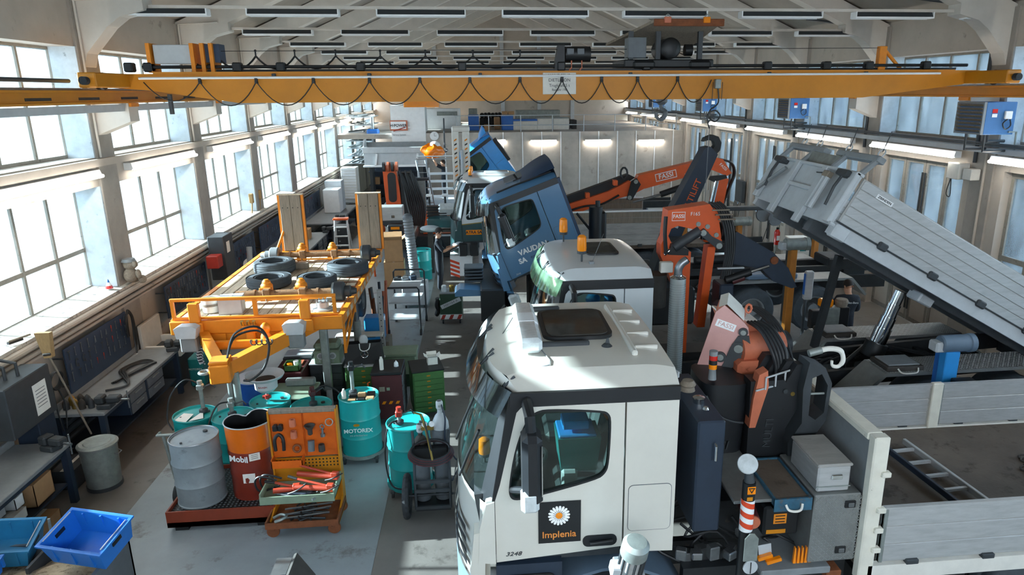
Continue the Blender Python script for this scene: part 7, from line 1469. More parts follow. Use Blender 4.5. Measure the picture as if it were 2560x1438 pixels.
person('worker bending his head behind the trailer beside the pegboard', (-5.32, 13.72, -.02), 95, dict(che=(0, -.05, 1.34), nek=(0, -.12, 1.47), hb=(0, -.17, 1.52), hd=(0, -.21, 1.58), ht=(0, -.17, 1.65), nose=(0, -.30, 1.50), chin=(0, -.25, 1.46), sL=(.18, -.06, 1.39), sR=(-.18, -.06, 1.39), eL=(.24, -.15, 1.12), wL=(.16, -.38, 1.05), eR=(-.24, -.15, 1.12), wR=(-.16, -.38, 1.05)))
# ================================================================ carts and cabinets along the aisle
def cabinet(name, label, loc, d, rz, m, n=7, topm='black', hand='yellow', cat='cabinet', casters=True):
    t = thing(name, label, cat, loc, rz); w, l, h = d
    part('cabinet_body', B().cb(-w/2, w/2, -l/2, l/2, .10, h, .01), m, t); part('cabinet_top', B().cb(-w/2-.01, w/2+.01, -l/2-.01, l/2+.01, h, h+.025, .006), topm, t)
    hh = (h-.16)/n
    for k in range(n):
        dd = part('drawer', B().cb(-w/2+.02, w/2-.02, -l/2-.014, -l/2, .13+hh*k, .13+hh*k+hh-.012, .004), m, t); part('drawer_pull', B().cb(-.03, .03, -l/2-.02, -l/2-.013, .13+hh*k+hh*.55, .13+hh*k+hh*.75, .003), hand, dd)
    if casters:
        for x in (-w/2+.06, w/2-.06):
            for y in (-l/2+.06, l/2-.06): part('caster', B().cyl((x-.015, y, .05), (x+.015, y, .05), .05, n=12), 'rubber', t)
    return t
cabinet('drawer_cabinet', 'green drawer cabinet with yellow handles and black top by the aisle', (-.98, 11.15, 0), (.52, .55, .84), 12, 'green', 7)
carton('small_carton', 'small white open carton on the green drawer cabinet', (-.87, 11.2, .866), (.17, .15, .13), 10, 'offwhite', True)
cabinet('drawer_cabinet', 'green drawer cabinet under the black paper bag', (-2.05, 11.55, 0), (.62, .45, .80), 0, 'green', 6, 'lightgrey'); cabinet('drawer_cabinet', 'dark drawer cabinet under the grey machine', (-2.72, 11.75, 0), (.55, .4, .78), 0, 'darkgrey', 5, 'lightgrey', 'galv')
mc = thing('tool_cart', 'dark maroon tool cart with hazard stripe and black top', 'tool cart', (-1.58, 10.95, 0), 0); part('cart_body', B().cb(-.24, .24, -.28, .28, .12, .90, .015), 'maroon', mc); part('cart_top', B().cb(-.25, .25, -.3, .3, .90, .95, .012), 'black', mc)
for k in range(8): part('drawer', B().cb(.24, .255, -.25, .25, .16+.09*k, .235+.09*k, .004), 'midgrey', mc)
for k in range(4): part('hazard_stripe', B(SIDE(-.17+.11*k, -.285, .42)).prism([(-.04, -.025), (.01, -.025), (.04, .025), (-.01, .025)], .003), 'amber', mc)
decal(mc, 'label', SIDE(-.08, -.284, .66), .09, .08, 'wood'); decal(mc, 'label', SIDE(.02, -.284, .66), .05, .05, 'greenpale'); part('push_handle', B().tube([(-.26, -.3, .80), (-.29, -.33, .80), (-.29, -.33, .5), (-.26, -.3, .5)], .012, 6), 'fassi', mc)
for x in (-.18, .18):
    for y in (-.22, .22): part('caster', B().cyl((x-.015, y, .06), (x+.015, y, .06), .06, n=12), 'rubber', mc)
one('spray_can', B().lathe([(0, 0), (.033, 0), (.033, .17), (.02, .2), (.02, .22), (0, .22)], n=14), 'offwhite', 'tall white spray can on the maroon tool cart', 'can', (-1.66, 10.80, .952)); one('plastic_bottle', B().lathe([(0, 0), (.04, 0), (.035, .06), (.012, .09), (0, .11)], n=12), 'clearlens', 'short clear bottle on the maroon tool cart', 'bottle', (-1.44, 10.92, .952))
ch = thing('tool_chest', 'maroon tool chest with grey tray of parts on top', 'tool chest', (-3.02, 10.55, 0), -3); part('chest_body', B().cb(-.33, .33, -.30, .32, .08, .72, .015), 'maroon', ch); part('chest_lid', B().cb(-.34, .34, -.31, .33, .72, .76, .012), 'greenpale', ch); part('label_strip', B().bx(-.02, .16, -.304, -.3, .58, .63), 'lightgrey', ch, smooth=0)
for x in (-.25, .25):
    for y in (-.22, .24): part('caster', B().cyl((x-.015, y, .04), (x+.015, y, .04), .04, n=10), 'rubber', ch)
one('socket_tray', B().cb(-.22, .24, -.06, .06, 0, .12, .02), 'galv', 'grey metal tray at the back of the maroon tool chest lid', 'tray', (-2.96, 10.76, .762)); one('black_case', B().cb(-.10, .10, -.03, .03, -.09, .09, .015), 'black', 'small black case leaning against the maroon tool chest', 'case', (-2.82, 10.16, .76 if 0 else .62), rot=(R(20), R(35), 0))
c2_ = thing('low_cabinet', 'dark maroon low cabinet with green bin and orange sheet on top', 'cabinet', (-3.05, 11.45, 0)); part('cabinet_body', B().cb(-.45, .02, -.3, .3, 0, .82, .015), 'maroon', c2_)
gb = thing('storage_bin', 'small green storage bin holding pots on the low maroon cabinet', 'bin', (-3.2, 11.3, .823)); part('bin_shell', B().bx(-.12, .12, -.1, .1, 0, .01).bx(-.12, .12, -.1, -.09, 0, .10).bx(-.12, -.11, -.1, .1, 0, .12).bx(.11, .12, -.1, .1, 0, .12).bx(-.12, .12, .09, .1, 0, .13), 'green', gb, smooth=0)
one('jar', B().lathe([(0, 0), (.05, 0), (.05, .09), (.04, .1), (0, .1)], n=14), 'amber', 'amber pot in the small green storage bin', 'jar', (-3.25, 11.3, .836)); one('cup', B().lathe([(0, 0), (.035, 0), (.045, .14), (0, .14)], n=14), 'white', 'white paper cup in the small green storage bin', 'cup', (-3.14, 11.3, .836))
one('orange_sheet', B().cb(-.16, .16, -.12, .12, 0, .015, .004), 'fassidull', 'orange brown sheet lying on the low maroon cabinet', 'sheet', (-2.78, 11.48, .823) if 0 else (-3.26, 11.58, .823))
one('mesh_tray', B().cb(-.24, .24, -.14, .14, 0, .03, .006), 'lightgrey', 'pale perforated tray behind the low maroon cabinet', 'tray', (-3.25, 12.0, .84)); one('tray_table', B().cb(-.45, .05, -.2, .2, 0, .84, .01), 'darkgrey', 'dark cabinet behind carrying the perforated tray', 'cabinet', (-3.05, 12.0, 0))
gm = thing('bench_machine', 'grey benchtop machine with two round dials', 'machine', (-2.68, 11.7, .808)); part('machine_body', B().cb(-.22, .22, -.18, .18, 0, .24, .015), 'greenpale', gm); part('machine_lid', B().cb(-.22, .2, -.16, .17, .24, .36, .04), 'greenpale', gm)
for x in (-.10, .10): part('dial', B().cyl((x, -.2, .15), (x, -.18, .15), .06, n=18), 'lightgrey', gm); part('dial_face', B().cyl((x, -.205, .15), (x, -.2, .15), .04, n=16), 'grey', gm)
for x in (-.12, 0, .1): part('knob', B().cyl((x, -.2, .05), (x, -.18, .05), .018, n=10), 'galv', gm)
bg_ = thing('paper_bag', 'black carrier bag with silver star emblem and white handles', 'bag', (-2.02, 11.50, .828)); part('bag_body', B().add([(-.32, -.12, 0), (.30, -.12, 0), (.30, .12, 0), (-.32, .12, 0), (-.36, -.06, .34), (.27, -.08, .38), (.27, .06, .38), (-.34, .06, .36)], [(0, 1, 2, 3), (0, 4, 5, 1), (1, 5, 6, 2), (2, 6, 7, 3), (3, 7, 4, 0)]), 'black', bg_, smooth=0)
Qs = frame((.0, -.112, .18), (1, 0, 0), (0, .15, 1)); part('emblem', B(Qs).tube([(.06*math.cos(t*.314), .06*math.sin(t*.314), 0) for t in range(20)], .005, 5, True), 'chrome', bg_)
for k in range(3): part('emblem_ray', B(Qs @ RZ(90+120*k)).add([(0, -.009, 0), (.056, 0, .002), (0, .009, 0), (0, 0, .008)], [(0, 1, 3), (1, 2, 3), (0, 2, 1)]), 'chrome', bg_)
part('bag_handle', B().tube(spline([(-.08, -.08, .36), (-.06, -.14, .28), (.0, -.15, .25), (.08, -.14, .28), (.10, -.08, .36)], 5), .008, 6), 'white', bg_); part('tissue', B().sph((-.02, 0, .4), .08, 8, 6, (1, .6, 1.3)), 'lightgrey', bg_)
gc_ = thing('grey_crate', 'grey stacking crate standing behind the green cabinet', 'crate', (-1.55, 12.45, .25)); part('crate_body', B().cb(-.32, .30, -.22, .22, 0, .36, .02), 'greenpale', gc_); part('crate_rim', B().cb(-.34, .32, -.24, .24, .36, .42, .01), 'greenpale', gc_); part('base', B().bx(-.3, .28, -.2, .2, -.25, 0), 'greendark', gc_, smooth=0)
# wire shelf trolley
wt = thing('shelf_trolley', 'tall tube framed trolley with three pale shelves by the aisle', 'trolley', (-1.72, 15.75, 0), -3)
for i, (y0, y1, z) in enumerate(((-.55, .25, .35), (-.5, .3, .72), (-.45, .45, 1.05))): part('shelf', B().cb(-.34, .34, y0, y1, z, z+.03, .006), 'lightgrey', wt)
for y, h in ((-.58, 1.12), (.45, 1.28)): part('end_frame', B().tube([(-.36, y, .12), (-.36, y, h-.05), (-.32, y, h), (.32, y, h), (.36, y, h-.05), (.36, y, .12)], .02), 'darkgrey', wt)
for x in (-.36, .36):
    for y in (-.58, .45): part('caster', B().cyl((x-.02, y, .07), (x+.02, y, .07), .07, n=12), 'rubber', wt)
for i in range(6): one('boxed_part', B().cb(-.08, .08, -.05, .05, 0, .05+.02*(i % 3), .008), ('black', 'steel', 'navy')[i % 3], 'small part on the top shelf of the tube framed trolley', 'part', (-1.95+.18*(i % 3), 16.0+.16*(i//3), 1.081), 20*i, 'parts on the trolley')
# green cart with number plate
hx = thing('welding_cart', 'green cart with diagonal number plate and red white stripes', 'cart', (-.72, 16.05, 0), -2); part('cart_body', B().cb(-.26, .26, -.2, .25, .10, .74, .012), 'greendark', hx)
part('stripe_board', B().bx(-.26, .26, -.206, -.2, .12, .24), 'white', hx, smooth=0)
for k in range(3): part('red_stripe', B(SIDE(-.17+.19*k, -.21, .18)).prism([(-.08, -.055), (-.0, -.055), (.05, .055), (-.03, .055)], .003), 'red', hx)
np_ = part('number_plate', B(SIDE(0, -.206, .52) @ RZ(24)).bx(-.25, .25, -.05, .05, 0, .006), 'lightgrey', hx, smooth=0); text('plate_number', 'HX•164 A', .085, 'midgrey', np_, SIDE(0, -.213, .52) @ RZ(24), .001)
for x in (-.2, .2):
    for y in (-.15, .2): part('caster', B().cyl((x-.015, y, .05), (x+.015, y, .05), .05, n=12), 'rubber', hx)
hb3 = part('cable_bundle', B().tube(spline([(-.3, -.1, .6), (-.34, -.12, .45), (-.3, -.1, .3), (-.36, -.05, .2), (-.3, 0, .4), (-.33, -.05, .6)], 5), .05, 8), 'black', hx); part('top_tray', B().bx(-.25, .26, -.2, .25, .74, .76), 'grey', hx, smooth=0)
for i, (x, m_) in enumerate(((-.16, 'clearlens'), (.02, 'brass'), (.18, 'galv'))): one('gauge_unit' if i == 1 else 'jar', B().lathe([(0, 0), (.06, 0), (.06, .14), (.04, .16), (0, .16)], n=14), m_, ('clear jar', 'brass fitting', 'grey tin')[i]+' on top of the green number plate cart', 'jar', (-.72+x, 16.02, .762))
# exhaust extraction hose on a stand
eh = thing('exhaust_hose', 'ribbed grey exhaust extraction hose standing in the aisle', 'hose', (-1.72, 17.5, 0)); part('hose_tube', B().tube([(-.06+.10*t, .02, 2.28-1.45*t) for t in [k/40 for k in range(41)]], [.115 if k % 2 else .128 for k in range(41)], 18), 'grey', eh); part('hose_top', B().sph((-.06, .02, 2.28), .122, 16, 8), 'midgrey', eh); part('nozzle', B().lathe([(.12, 0), (.13, -.12), (.2, -.2), (.2, -.24)], (.04, .02, .86), 18), 'grey', eh); part('hose_stand', B().cb(-.28, .35, -.3, .3, .08, .62, .02), 'lightgrey', eh)
for x in (-.2, .28): part('caster', B().cyl((x-.02, -.25, .05), (x+.02, -.25, .05), .05, n=10), 'rubber', eh)
carton('open_carton', 'large open cardboard carton beside the right ramp', (-2.42, 19.5, .75), (.5, .45, .62), 6, 'cardboard', True); carton('lower_carton', 'plain carton stacked beneath the large open carton', (-2.42, 19.5, 0), (.55, .5, .74), 2, 'cardboard'); drum('teal drum standing behind the exhaust hose', (-1.72, 20.2, 0), 'teal')
for i in range(8): one('pipe_offcut', B().cyl((0, 0, 0), (.1*math.sin(i), .15*math.cos(i*2), 1.0+.05*i), .03, n=8), ('rust', 'steel', 'navy', 'fassidull')[i % 4], 'upright pipe or bar in the scrap heap right of the trailer', 'bar', (-2.35+.07*(i % 4), 14.7+.25*(i//4), 0), group='scrap bars right of the trailer')
one('blue_box', B().cb(-.2, .2, -.16, .16, 0, .5, .02), 'skyblue', 'sky blue plastic box between the scrap bars and the trolley', 'box', (-2.25, 14.2, .3)); one('pallet_block', B().cb(-.3, .3, -.25, .25, 0, .3, .01), 'wood', 'wooden block under the sky blue box', 'block', (-2.25, 14.2, 0))
one('white_plank', B().cb(-.45, .45, -.12, .12, 0, .04, .006), 'offwhite', 'pale plank lying on a trestle beneath the trailer edge', 'plank', (-2.4, 13.2, .72)); one('trestle', B().tube([(-.3, -.1, 0), (-.05, 0, .7), (.05, 0, .7), (.3, .1, 0)], .03).bx(-.3, .3, -.03, .03, .68, .72), 'darkgrey', 'dark trestle under the pale plank', 'trestle', (-2.4, 13.2, 0))
ob = thing('orange_bin', 'orange open bin of scrap under the trailer corner', 'bin', (-2.8, 12.75, .3)); part('bin_shell', B().bx(-.22, .3, -.15, -.13, 0, .2).bx(-.22, .3, .13, .15, 0, .2).bx(.28, .3, -.15, .15, 0, .2).bx(-.22, -.2, -.15, .15, 0, .2).bx(-.22, .3, -.15, .15, 0, .02), 'fassi', ob, smooth=0); part('bin_stand', B().bx(-.2, .28, -.13, .13, -.3, 0), 'darkgrey', ob, smooth=0)
# ================================================================ far left: benches, machines
bench('far grey workbench with carton behind the left ramp', 20.2, 23.4, x0=-6.2, x1=-5.0, drawers=((21.9, 22.5), (22.6, 23.2))); carton('brown_carton', 'brown cardboard carton on the workbench behind the ramp', (-5.55, 22.4, .86), (.42, .42, .3), 5)
bench('further workbench with upright board beyond the carton bench', 25.0, 29.3, x0=-6.2, x1=-5.0); bench('farthest grey bench below the white machine', 30.0, 32.6, x0=-6.2, x1=-5.1)
one('white_canister', B().lathe([(0, 0), (.26, 0), (.30, .06), (.30, .42), (.2, .52), (.14, .56), (0, .56)], n=24), 'offwhite', 'big pale plastic canister on a wall bracket behind the ramp', 'canister', (-5.92, 22.6, 1.45)); one('wall_shelf', B().bx(-.3, .32, -.35, .35, -.04, 0), 'wood', 'wall bracket shelf carrying the pale canister', 'shelf', (-5.92, 22.6, 1.449), smooth=0)
wm = thing('white_machine', 'white cabinet machine standing on the far left bench', 'machine', (-5.6, 27.6, .86)); part('machine_body', B().cb(-.3, .3, -.35, .35, 0, .9, .02), 'white', wm); part('machine_side', B().cb(-.35, .3, .35, .9, 0, 1.15, .02), 'lightgrey', wm)
sm = thing('drawer_tower', 'tall tower of small pale drawers by the far left bench', 'drawer tower', (-5.55, 31.2, .86)); part('tower_body', B().bx(-.3, .35, -.35, .35, 0, 1.35), 'offwhite', sm, smooth=0)
for k in range(11): part('drawer', B().cb(-.28, .33, -.375, -.35, .03+.12*k, .13+.12*k, .005), 'white', sm)
vise('black vise on the further bench', (-5.05, 25.6, .862)); vise('second black vise beside the stepladder', (-5.05, 23.3, .862))
cabinet('steel_cabinet', 'dark steel cabinet between the two far benches', (-4.75, 24.2, 0), (.5, .6, .9), 0, 'darkgrey', 4, 'midgrey', 'galv')
sl = thing('stepladder', 'white aluminium stepladder behind the trailer axle', 'ladder', (-4.15, 21.3, 0))
for x in (-.22, .22): part('rail', B().cyl((x*1.2, -.25, 0), (x*.8, 0, 1.65), .03, n=8), 'alu', sl); part('rear_leg', B().cyl((x*1.2, .45, 0), (x*.8, .03, 1.6), .02, n=8), 'alu', sl)
for k in range(5): part('step', B().cb(-.24+.015*k, .24-.015*k, -.26+.045*k, -.14+.045*k, .3+.27*k, .33+.27*k, .006), 'alu', sl)
part('top_cap', B().cb(-.22, .22, -.1, .12, 1.62, 1.68, .01), 'fassi', sl)
ofr = thing('orange_hoop', 'orange steel hoop frame left of the right ramp', 'frame', (-3.30, 20.3, 0)); part('hoop', B().tube([(-.12, 0, 0), (-.15, 0, 2.0), (-.05, .1, 2.15), (.12, .3, 2.1), (.15, .3, 0)], .03, 6), 'fassi', ofr)
for i in range(2): one('sill_brush', B().cyl((0, 0, 0), (.02, .05, .3), .02, n=8).cb(-.05, .07, 0, .1, .28, .55, .02), 'straw', ('short', 'tall')[i]+' brush standing on the sill above the left ramp', 'brush', (-6.36, 20.2+.75*i, 2.055))
db = thing('floor_lamp', 'white dish shaped vacuum head on the pegboard wall by the ramp', 'extractor', (-6.0, 18.4, 1.0)); part('dish', B(RX(60)).lathe([(0, 0), (.05, .0), (.14, .06), (.15, .08), (0, .05)], n=20), 'white', db); part('tube', B().cyl((0, 0, .05), (0, .1, .45), .07, n=14), 'lightgrey', db); part('stand', B().cyl((0, 0, 0), (0, 0, -1.0), .03, n=8), 'darkgrey', db)
rbx = thing('red_box', 'red metal first aid box on the dark cabinet behind the trailer', 'box', (-5.95, 15.9, 1.55)); part('box', B().cb(-.1, .15, -.2, .1, 0, .28, .01), 'red', rbx); part('back_cabinet', B().cb(-.15, .2, .15, .75, -.35, .65, .012), 'darkgrey', rbx); part('notice', B().bx(.2, .204, .3, .5, .25, .5), 'paper', rbx, smooth=0)
# ================================================================ far end of the hall
# truck with folded orange loader crane facing the camera
t6 = thing('crane_truck', 'truck rear with orange folded crane and black hoses in the left lane', 'truck', (-2.85, 24.0, 0))
part('crane_arm', B().prism([(-.25, 1.3), (.25, 1.3), (.2, 2.2), (.12, 2.9), (-.1, 3.05), (-.32, 2.85), (-.3, 2.2)], .3, XZ), 'fassi', t6, smooth=0); part('arm_slot', B().prism(rrect(-.17, .1, 1.72, 2.72, .12), .02, XZ @ T(0, 0, -.02)), 'blackplastic', t6)
for k in range(4): part('sheave', B().cyl((-.3+.14*k, -.05, 2.92), (-.22+.14*k, -.05, 2.92), .16, n=16), 'fassidull' if k % 2 else 'darkgrey', t6)
for k in range(9): part('black_hose', B().tube(spline([(.25+.06*k, -.1, 2.8-.1*(k % 3)), (.38+.06*k, -.15, 2.2), (.46+.07*k, -.1, 1.6), (.6+.05*k, -.1, .9)], 5), .035, 6), 'black', t6)
part('black_mast', B().cb(.2, .62, 0, .5, .9, 2.7, .06), 'black', t6); part('carrier', B().cb(-.7, .35, -.3, 4.0, .5, 1.3, .05), 'darkgrey', t6)
sb = part('aluminium_box', B().cb(-.35, .55, -2.7, -2.2, 1.55, 1.98, .02), 'alu', t6); part('box_latch', B().cb(.2, .3, -2.72, -2.7, 1.64, 1.72, .008), 'chrome', sb); part('rear_platform', B().cb(-.6, .8, -2.8, -.3, .7, .95, .03), 'grime', t6)
bt = part('battery_unit', B().cb(.08, .55, -2.9, -2.5, 1.0, 1.45, .03), 'black', t6); decal(bt, 'yellow_label', SIDE(.32, -2.905, 1.36), .26, .08, 'amber'); decal(bt, 'yellow_label', SIDE(.32, -2.905, 1.2), .14, .14, 'orangerust'); part('orange_motor', B().sph((-.15, -2.7, 1.3), .16), 'fassi', t6)
for k in range(2): wheel(t6, (-.9+1.9*k, 1.5, .5), .5, .3, 'x')
# tall lattice frame / ladder rack and pallet jacks
lf = thing('ladder_rack', 'leaning aluminium ladder beside the black hoses', 'ladder', (-1.95, 25.2, 0))
for x in (0, .32): part('rail', B().cyl((x+.3, -.6, .3), (x-.2, 0, 3.0), .03, n=6), 'alu', lf)
for k in range(10): part('rung', B().cyl((.28-.05*k, -.56+.06*k, .5+.26*k), (.6-.05*k, -.56+.06*k, .5+.26*k), .016, n=6), 'alu', lf)
fp = thing('frame_post', 'grey steel lift post with cross head in mid aisle', 'post', (-2.0, 24.9, 0)); part('post', B().cb(-.16, .16, -.12, .12, 0, 2.35, .015), 'galv', fp); part('post_head', B().cb(-.35, .3, -.15, .15, 2.35, 2.42, .01), 'darkgrey', fp); part('post_base', B().cb(-.3, .4, -.3, .3, 0, .5, .03), 'grime', fp)
for k in range(3):
    j = thing('pallet_jack', 'orange pallet jack with upright black handle, %s of three' % ('left', 'middle', 'right')[k], 'pallet jack', (-1.62+.52*k, 23.2, .75), group='pallet jacks'); part('jack_body', B().prism([(-.25, 0), (.25, 0), (.10, .75), (-.10, .75)], .16, XZ), 'fassi' if k == 0 else 'fassidull', j, smooth=0); part('jack_handle', B().cyl((0, .08, .7), (0, .12, 1.25), .035, n=8), 'black', j); part('handle_head', B().cb(-.1, .1, .08, .16, 1.22, 1.32, .02), 'white', j)
    part('forks', B().bx(-.2, .2, .1, .9, -.02, .06), 'fassi', j, smooth=0)
one('jack_platform', B().cb(-.4, 1.4, -.3, 1.0, 0, .73, .02), 'darkgrey', 'dark low platform carrying the orange pallet jacks', 'platform', (-1.75, 23.2, 0))
# parts bench in front of the green-white truck
pb3 = thing('parts_stand', 'stand with green headlamp panel and wrapped parts before the green truck', 'stand', (-1.15, 20.9, 0)); part('stand', B().bx(-.6, .5, -.3, .4, 1.3, 1.36), 'grime', pb3, smooth=0); part('stand_leg', B().bx(-.4, -.25, -.1, .1, 0, 1.3), 'grime', pb3, smooth=0); part('green_panel', B(T(.05, -.3, 1.42) @ RZ(-14) @ RX(15)).cb(-.45, .5, 0, .3, 0, .28, .03), 'tealdark' if 0 else 'atra', pb3); part('wrapped_sheet', B().sph((-.3, -.3, 1.42), .2, 10, 7, (1.5, .8, .5)), 'lightgrey', pb3); part('lamp_unit', B(T(.3, 0, 1.75) @ RX(25)).cb(-.35, .35, -.05, .25, 0, .3, .05), 'clearlens', pb3)
for k in range(4): part('grille_bar', B().cb(-.4, .2, -.1, .2, 1.72+.09*k, 1.77+.09*k, .015), 'black', pb3)
# flatbed with pale boards where the worker stands
fb2 = thing('flatbed_trailer', 'flatbed with pale aluminium boards beneath the reaching worker', 'trailer', (-1.2, 29.0, 0)); part('bed', B().bx(-1.0, 1.6, 0, 2.6, .68, .80), 'lightgrey', fb2, smooth=0)
for k in range(5): part('side_board', B().cb(-.85, 1.5, -.03, .02, .82+.31*k, .92+.31*k, .008), 'white', fb2)
for k in range(4): part('stake', B().bx(-.8+.7*k, -.74+.7*k, .02, .07, .8, 2.35), 'white', fb2, smooth=0)
part('low_side', B().bx(-.95, 1.6, -.08, -.04, .55, 1.05), 'lightgrey', fb2, smooth=0)
for x in (-.6, 1.2):
    for y in (.7, 1.9): wheel(fb2, (x, y, .36), .35, .25, 'x')
for k in range(2): part('canopy_rail', B().cyl((-1.25, -.2+.5*k, 2.72+.06*k), (.9, -.2+.5*k, 2.72+.06*k), .025, n=6), 'alu', fb2)
part('canopy_post', B().cyl((-1.22, 0, .8), (-1.22, 0, 2.75), .025, n=6), 'alu', fb2)
bgm = thing('orange_bag', 'crumpled orange and white bag hanging from the far crane hook', 'bag', (-1.85, 30.1, 2.95)); part('bag_body', B().grid(lambda u, v: ((.46+.09*math.sin(5*u*6.28+6*v)+.05*math.sin(11*u*6.28))*math.sin(math.pi*(.05+.9*v))*math.cos(6.283*u), .35*math.sin(math.pi*(.05+.9*v))*math.sin(6.283*u), -.26*math.cos(math.pi*v)+.05*math.sin(4*u*6.28)+.03*math.sin(9*u*6.28)), 24, 9, cu=True), 'lamporange', bgm); part('white_cap', B().sph((.1, 0, .2), .24, 14, 8, (1, .8, .8)), 'white', bgm); part('sling', B().cyl((.5, .05, .1), (.5, .5, 1.3), .03, n=6), 'darkgrey', bgm)
# white and black striped crane boom
sbm = thing('striped_boom', 'upright pale crane boom with black and orange hazard stripes', 'crane boom', (-.52, 24.5, 0))
for x in (-.2, .16):
    bmx_ = part('boom_leg', B().cb(x-.12, x+.12, 0, .2, .9, 4.05, .02), 'offwhite', sbm)
    for k in range(17): part('stripe', B(SIDE(x, -.004, 1.3+.15*k)).prism([(-.045, -.02), (.045, .035), (.045, .09), (-.045, .035)], .003), 'black' if k % 2 else 'orangerust', bmx_)
part('boom_head', B().cb(-.32, .3, -.05, .25, 4.0, 4.2, .05), 'offwhite', sbm); part('boom_foot', B().cb(-.5, .5, -.3, .4, 0, .9, .03), 'darkgrey', sbm); part('hydraulic_rod', B().cyl((0, -.05, 1.2), (0, -.05, 3.4), .05, n=8), 'lightgrey', sbm)
# grey tipper body in front of the white office wall
tb2 = thing('dump_bed', 'light grey tipper body parked before the white office wall', 'tipper body', (-3.65, 32.0, 0)); part('body_wall', B().prism([(-1.35, 2.12), (1.35, 2.12), (1.35, 2.95), (-1.35, 2.95)], .06, XZ), 'lightgrey', tb2, smooth=0); part('top_rim', B().cb(-1.4, 1.4, -.06, .1, 2.72, 2.98, .02), 'lightgrey', tb2); part('lower_lip', B().cb(-1.4, 1.4, -.04, .06, 2.1, 2.2, .02), 'white', tb2)
part('side_wing', B().prism([(0, 2.9), (.9, 2.9), (.9, 3.3), (.4, 3.3)], .05, T(-1.38, 0, 0) @ YZ), 'lightgrey', tb2, smooth=0); part('inside_wall', B().bx(-1.3, 1.35, .9, .95, 2.4, 3.15), 'grey', tb2, smooth=0)
for x in (-.9, .9): part('body_rib', B().prism([(0, 2.2), (.08, 2.2), (.16, 2.68), (.08, 2.7)], .06, XZ @ T(x, 0, 0) if 0 else T(x, 0, 0) @ XZ @ T(0, 0, -.06)), 'white', tb2, smooth=0)
for x in (-1.1, 1.1): part('support', B().bx(x-.06, x+.06, .1, .9, 0, 2.15), 'darkgrey', tb2, smooth=0)
one('storage_rack', B().bx(-1.3, 1.3, .5, .55, 0, 2.0).bx(-1.3, 1.3, 0, .55, .6, .64).bx(-1.3, 1.3, 0, .55, 1.2, 1.24).bx(-1.3, 1.3, 0, .55, 1.8, 1.84), 'navy', 'dark blue storage rack below the grey tipper body', 'rack', (-3.65, 32.7, 0), smooth=0)
for i in range(8): one('rack_box', B().cb(-.2, .2, -.15, .15, 0, .32, .01), ('cardboard', 'darkgrey', 'fassidull', 'bluegrey')[i % 4], '%s box on the dark rack below the tipper body' % ('brown', 'dark grey', 'orange brown', 'blue grey')[i % 4], 'box', (-4.7+.6*(i % 4), 32.95, .645 if i < 4 else 1.245), group='boxes on the dark rack')
# white office wall with sign
p0 = py(975, 275, PY); p1_ = py(1068, 275, PY)
ow = struct('wall_office', B().bx(p0.x, p1_.x-.12, PY+.02, PY+.2, 0, 4.75), 'white'); struct('panel', B().bx(p0.x, py(1055, 275, PY).x, PY+.2, PY+3.2, 3.45, 4.75), 'white', ow)
sg = thing('wall_sign', 'orange framed company sign on the white office wall', 'sign', (py(997, 315, PY).x, PY-.01, py(997, 314, PY).z)); part('sign_plate', B().cb(-.40, .40, -.03, 0, -.23, .23, .01), 'fassidull', sg); part('sign_field', B().bx(-.36, .33, -.035, -.03, -.16, .18), 'white', sg, smooth=0); text('lettering', 'H·POWER', .17, 'black', sg, SIDE(-.01, -.038, 0), .002, bold=.004); part('sign_stroke', B().cyl((-.25, -.04, -.25), (.3, -.04, -.07), .02, n=6), 'red', sg); text('small_lettering', 'Service System', .10, 'midgrey', sg, SIDE(0, -.005, -.42), .002)
ck = thing('wall_clock', 'round white clock on the grey panel partition', 'clock', (py(1086, 340, PY).x, PY-.03, py(1086, 340, PY).z)); part('clock_face', B(RX(90)).lathe([(0, 0), (.19, 0), (.20, .02), (.19, .03), (0, .03)], n=28), 'white', ck); part('clock_hand', B().bx(-.006, .006, -.045, -.035, 0, .13), 'black', ck, smooth=0); part('clock_hand', B().bx(0, .1, -.045, -.035, -.006, .006), 'black', ck, smooth=0)
# metal scrap / pipe rack at far left
rk = thing('pipe_rack', 'wall rack with bundles of bright pipes at the far left corner', 'rack', (-5.9, 36.2, 0))
for k in range(7): part('rack_arm', B().bx(-.3, .9, -1.5, 1.5, 2.0+.36*k, 2.04+.36*k), 'lightgrey', rk, smooth=0)
for k in range(40): part('stored_pipe', B().cyl((random.uniform(-.25, .8), -1.6+random.uniform(-.2, .2), 2.06+.36*(k % 7)+.04), (random.uniform(-.25, .8), 1.6, 2.06+.36*(k % 7)+.04), .03, n=6), ('steel', 'galv', 'white', 'darkgrey')[k % 4], rk)
pr = thing('pillar_drill', 'blue headed drilling machine near the far left wall', 'machine', (-4.9, 34.6, 0)); part('column', B().cyl((0, 0, 0), (0, 0, 4.2), .08, n=10), 'steel', pr); part('drill_head', B().cb(-.25, .3, -.3, .2, 3.2, 3.65, .06), 'blue', pr); part('drill_table', B().cb(-.4, .4, -.4, .4, 2.4, 2.5, .02), 'darkgrey', pr); part('base', B().cb(-.35, .35, -.35, .35, 0, .2, .02), 'darkgrey', pr)
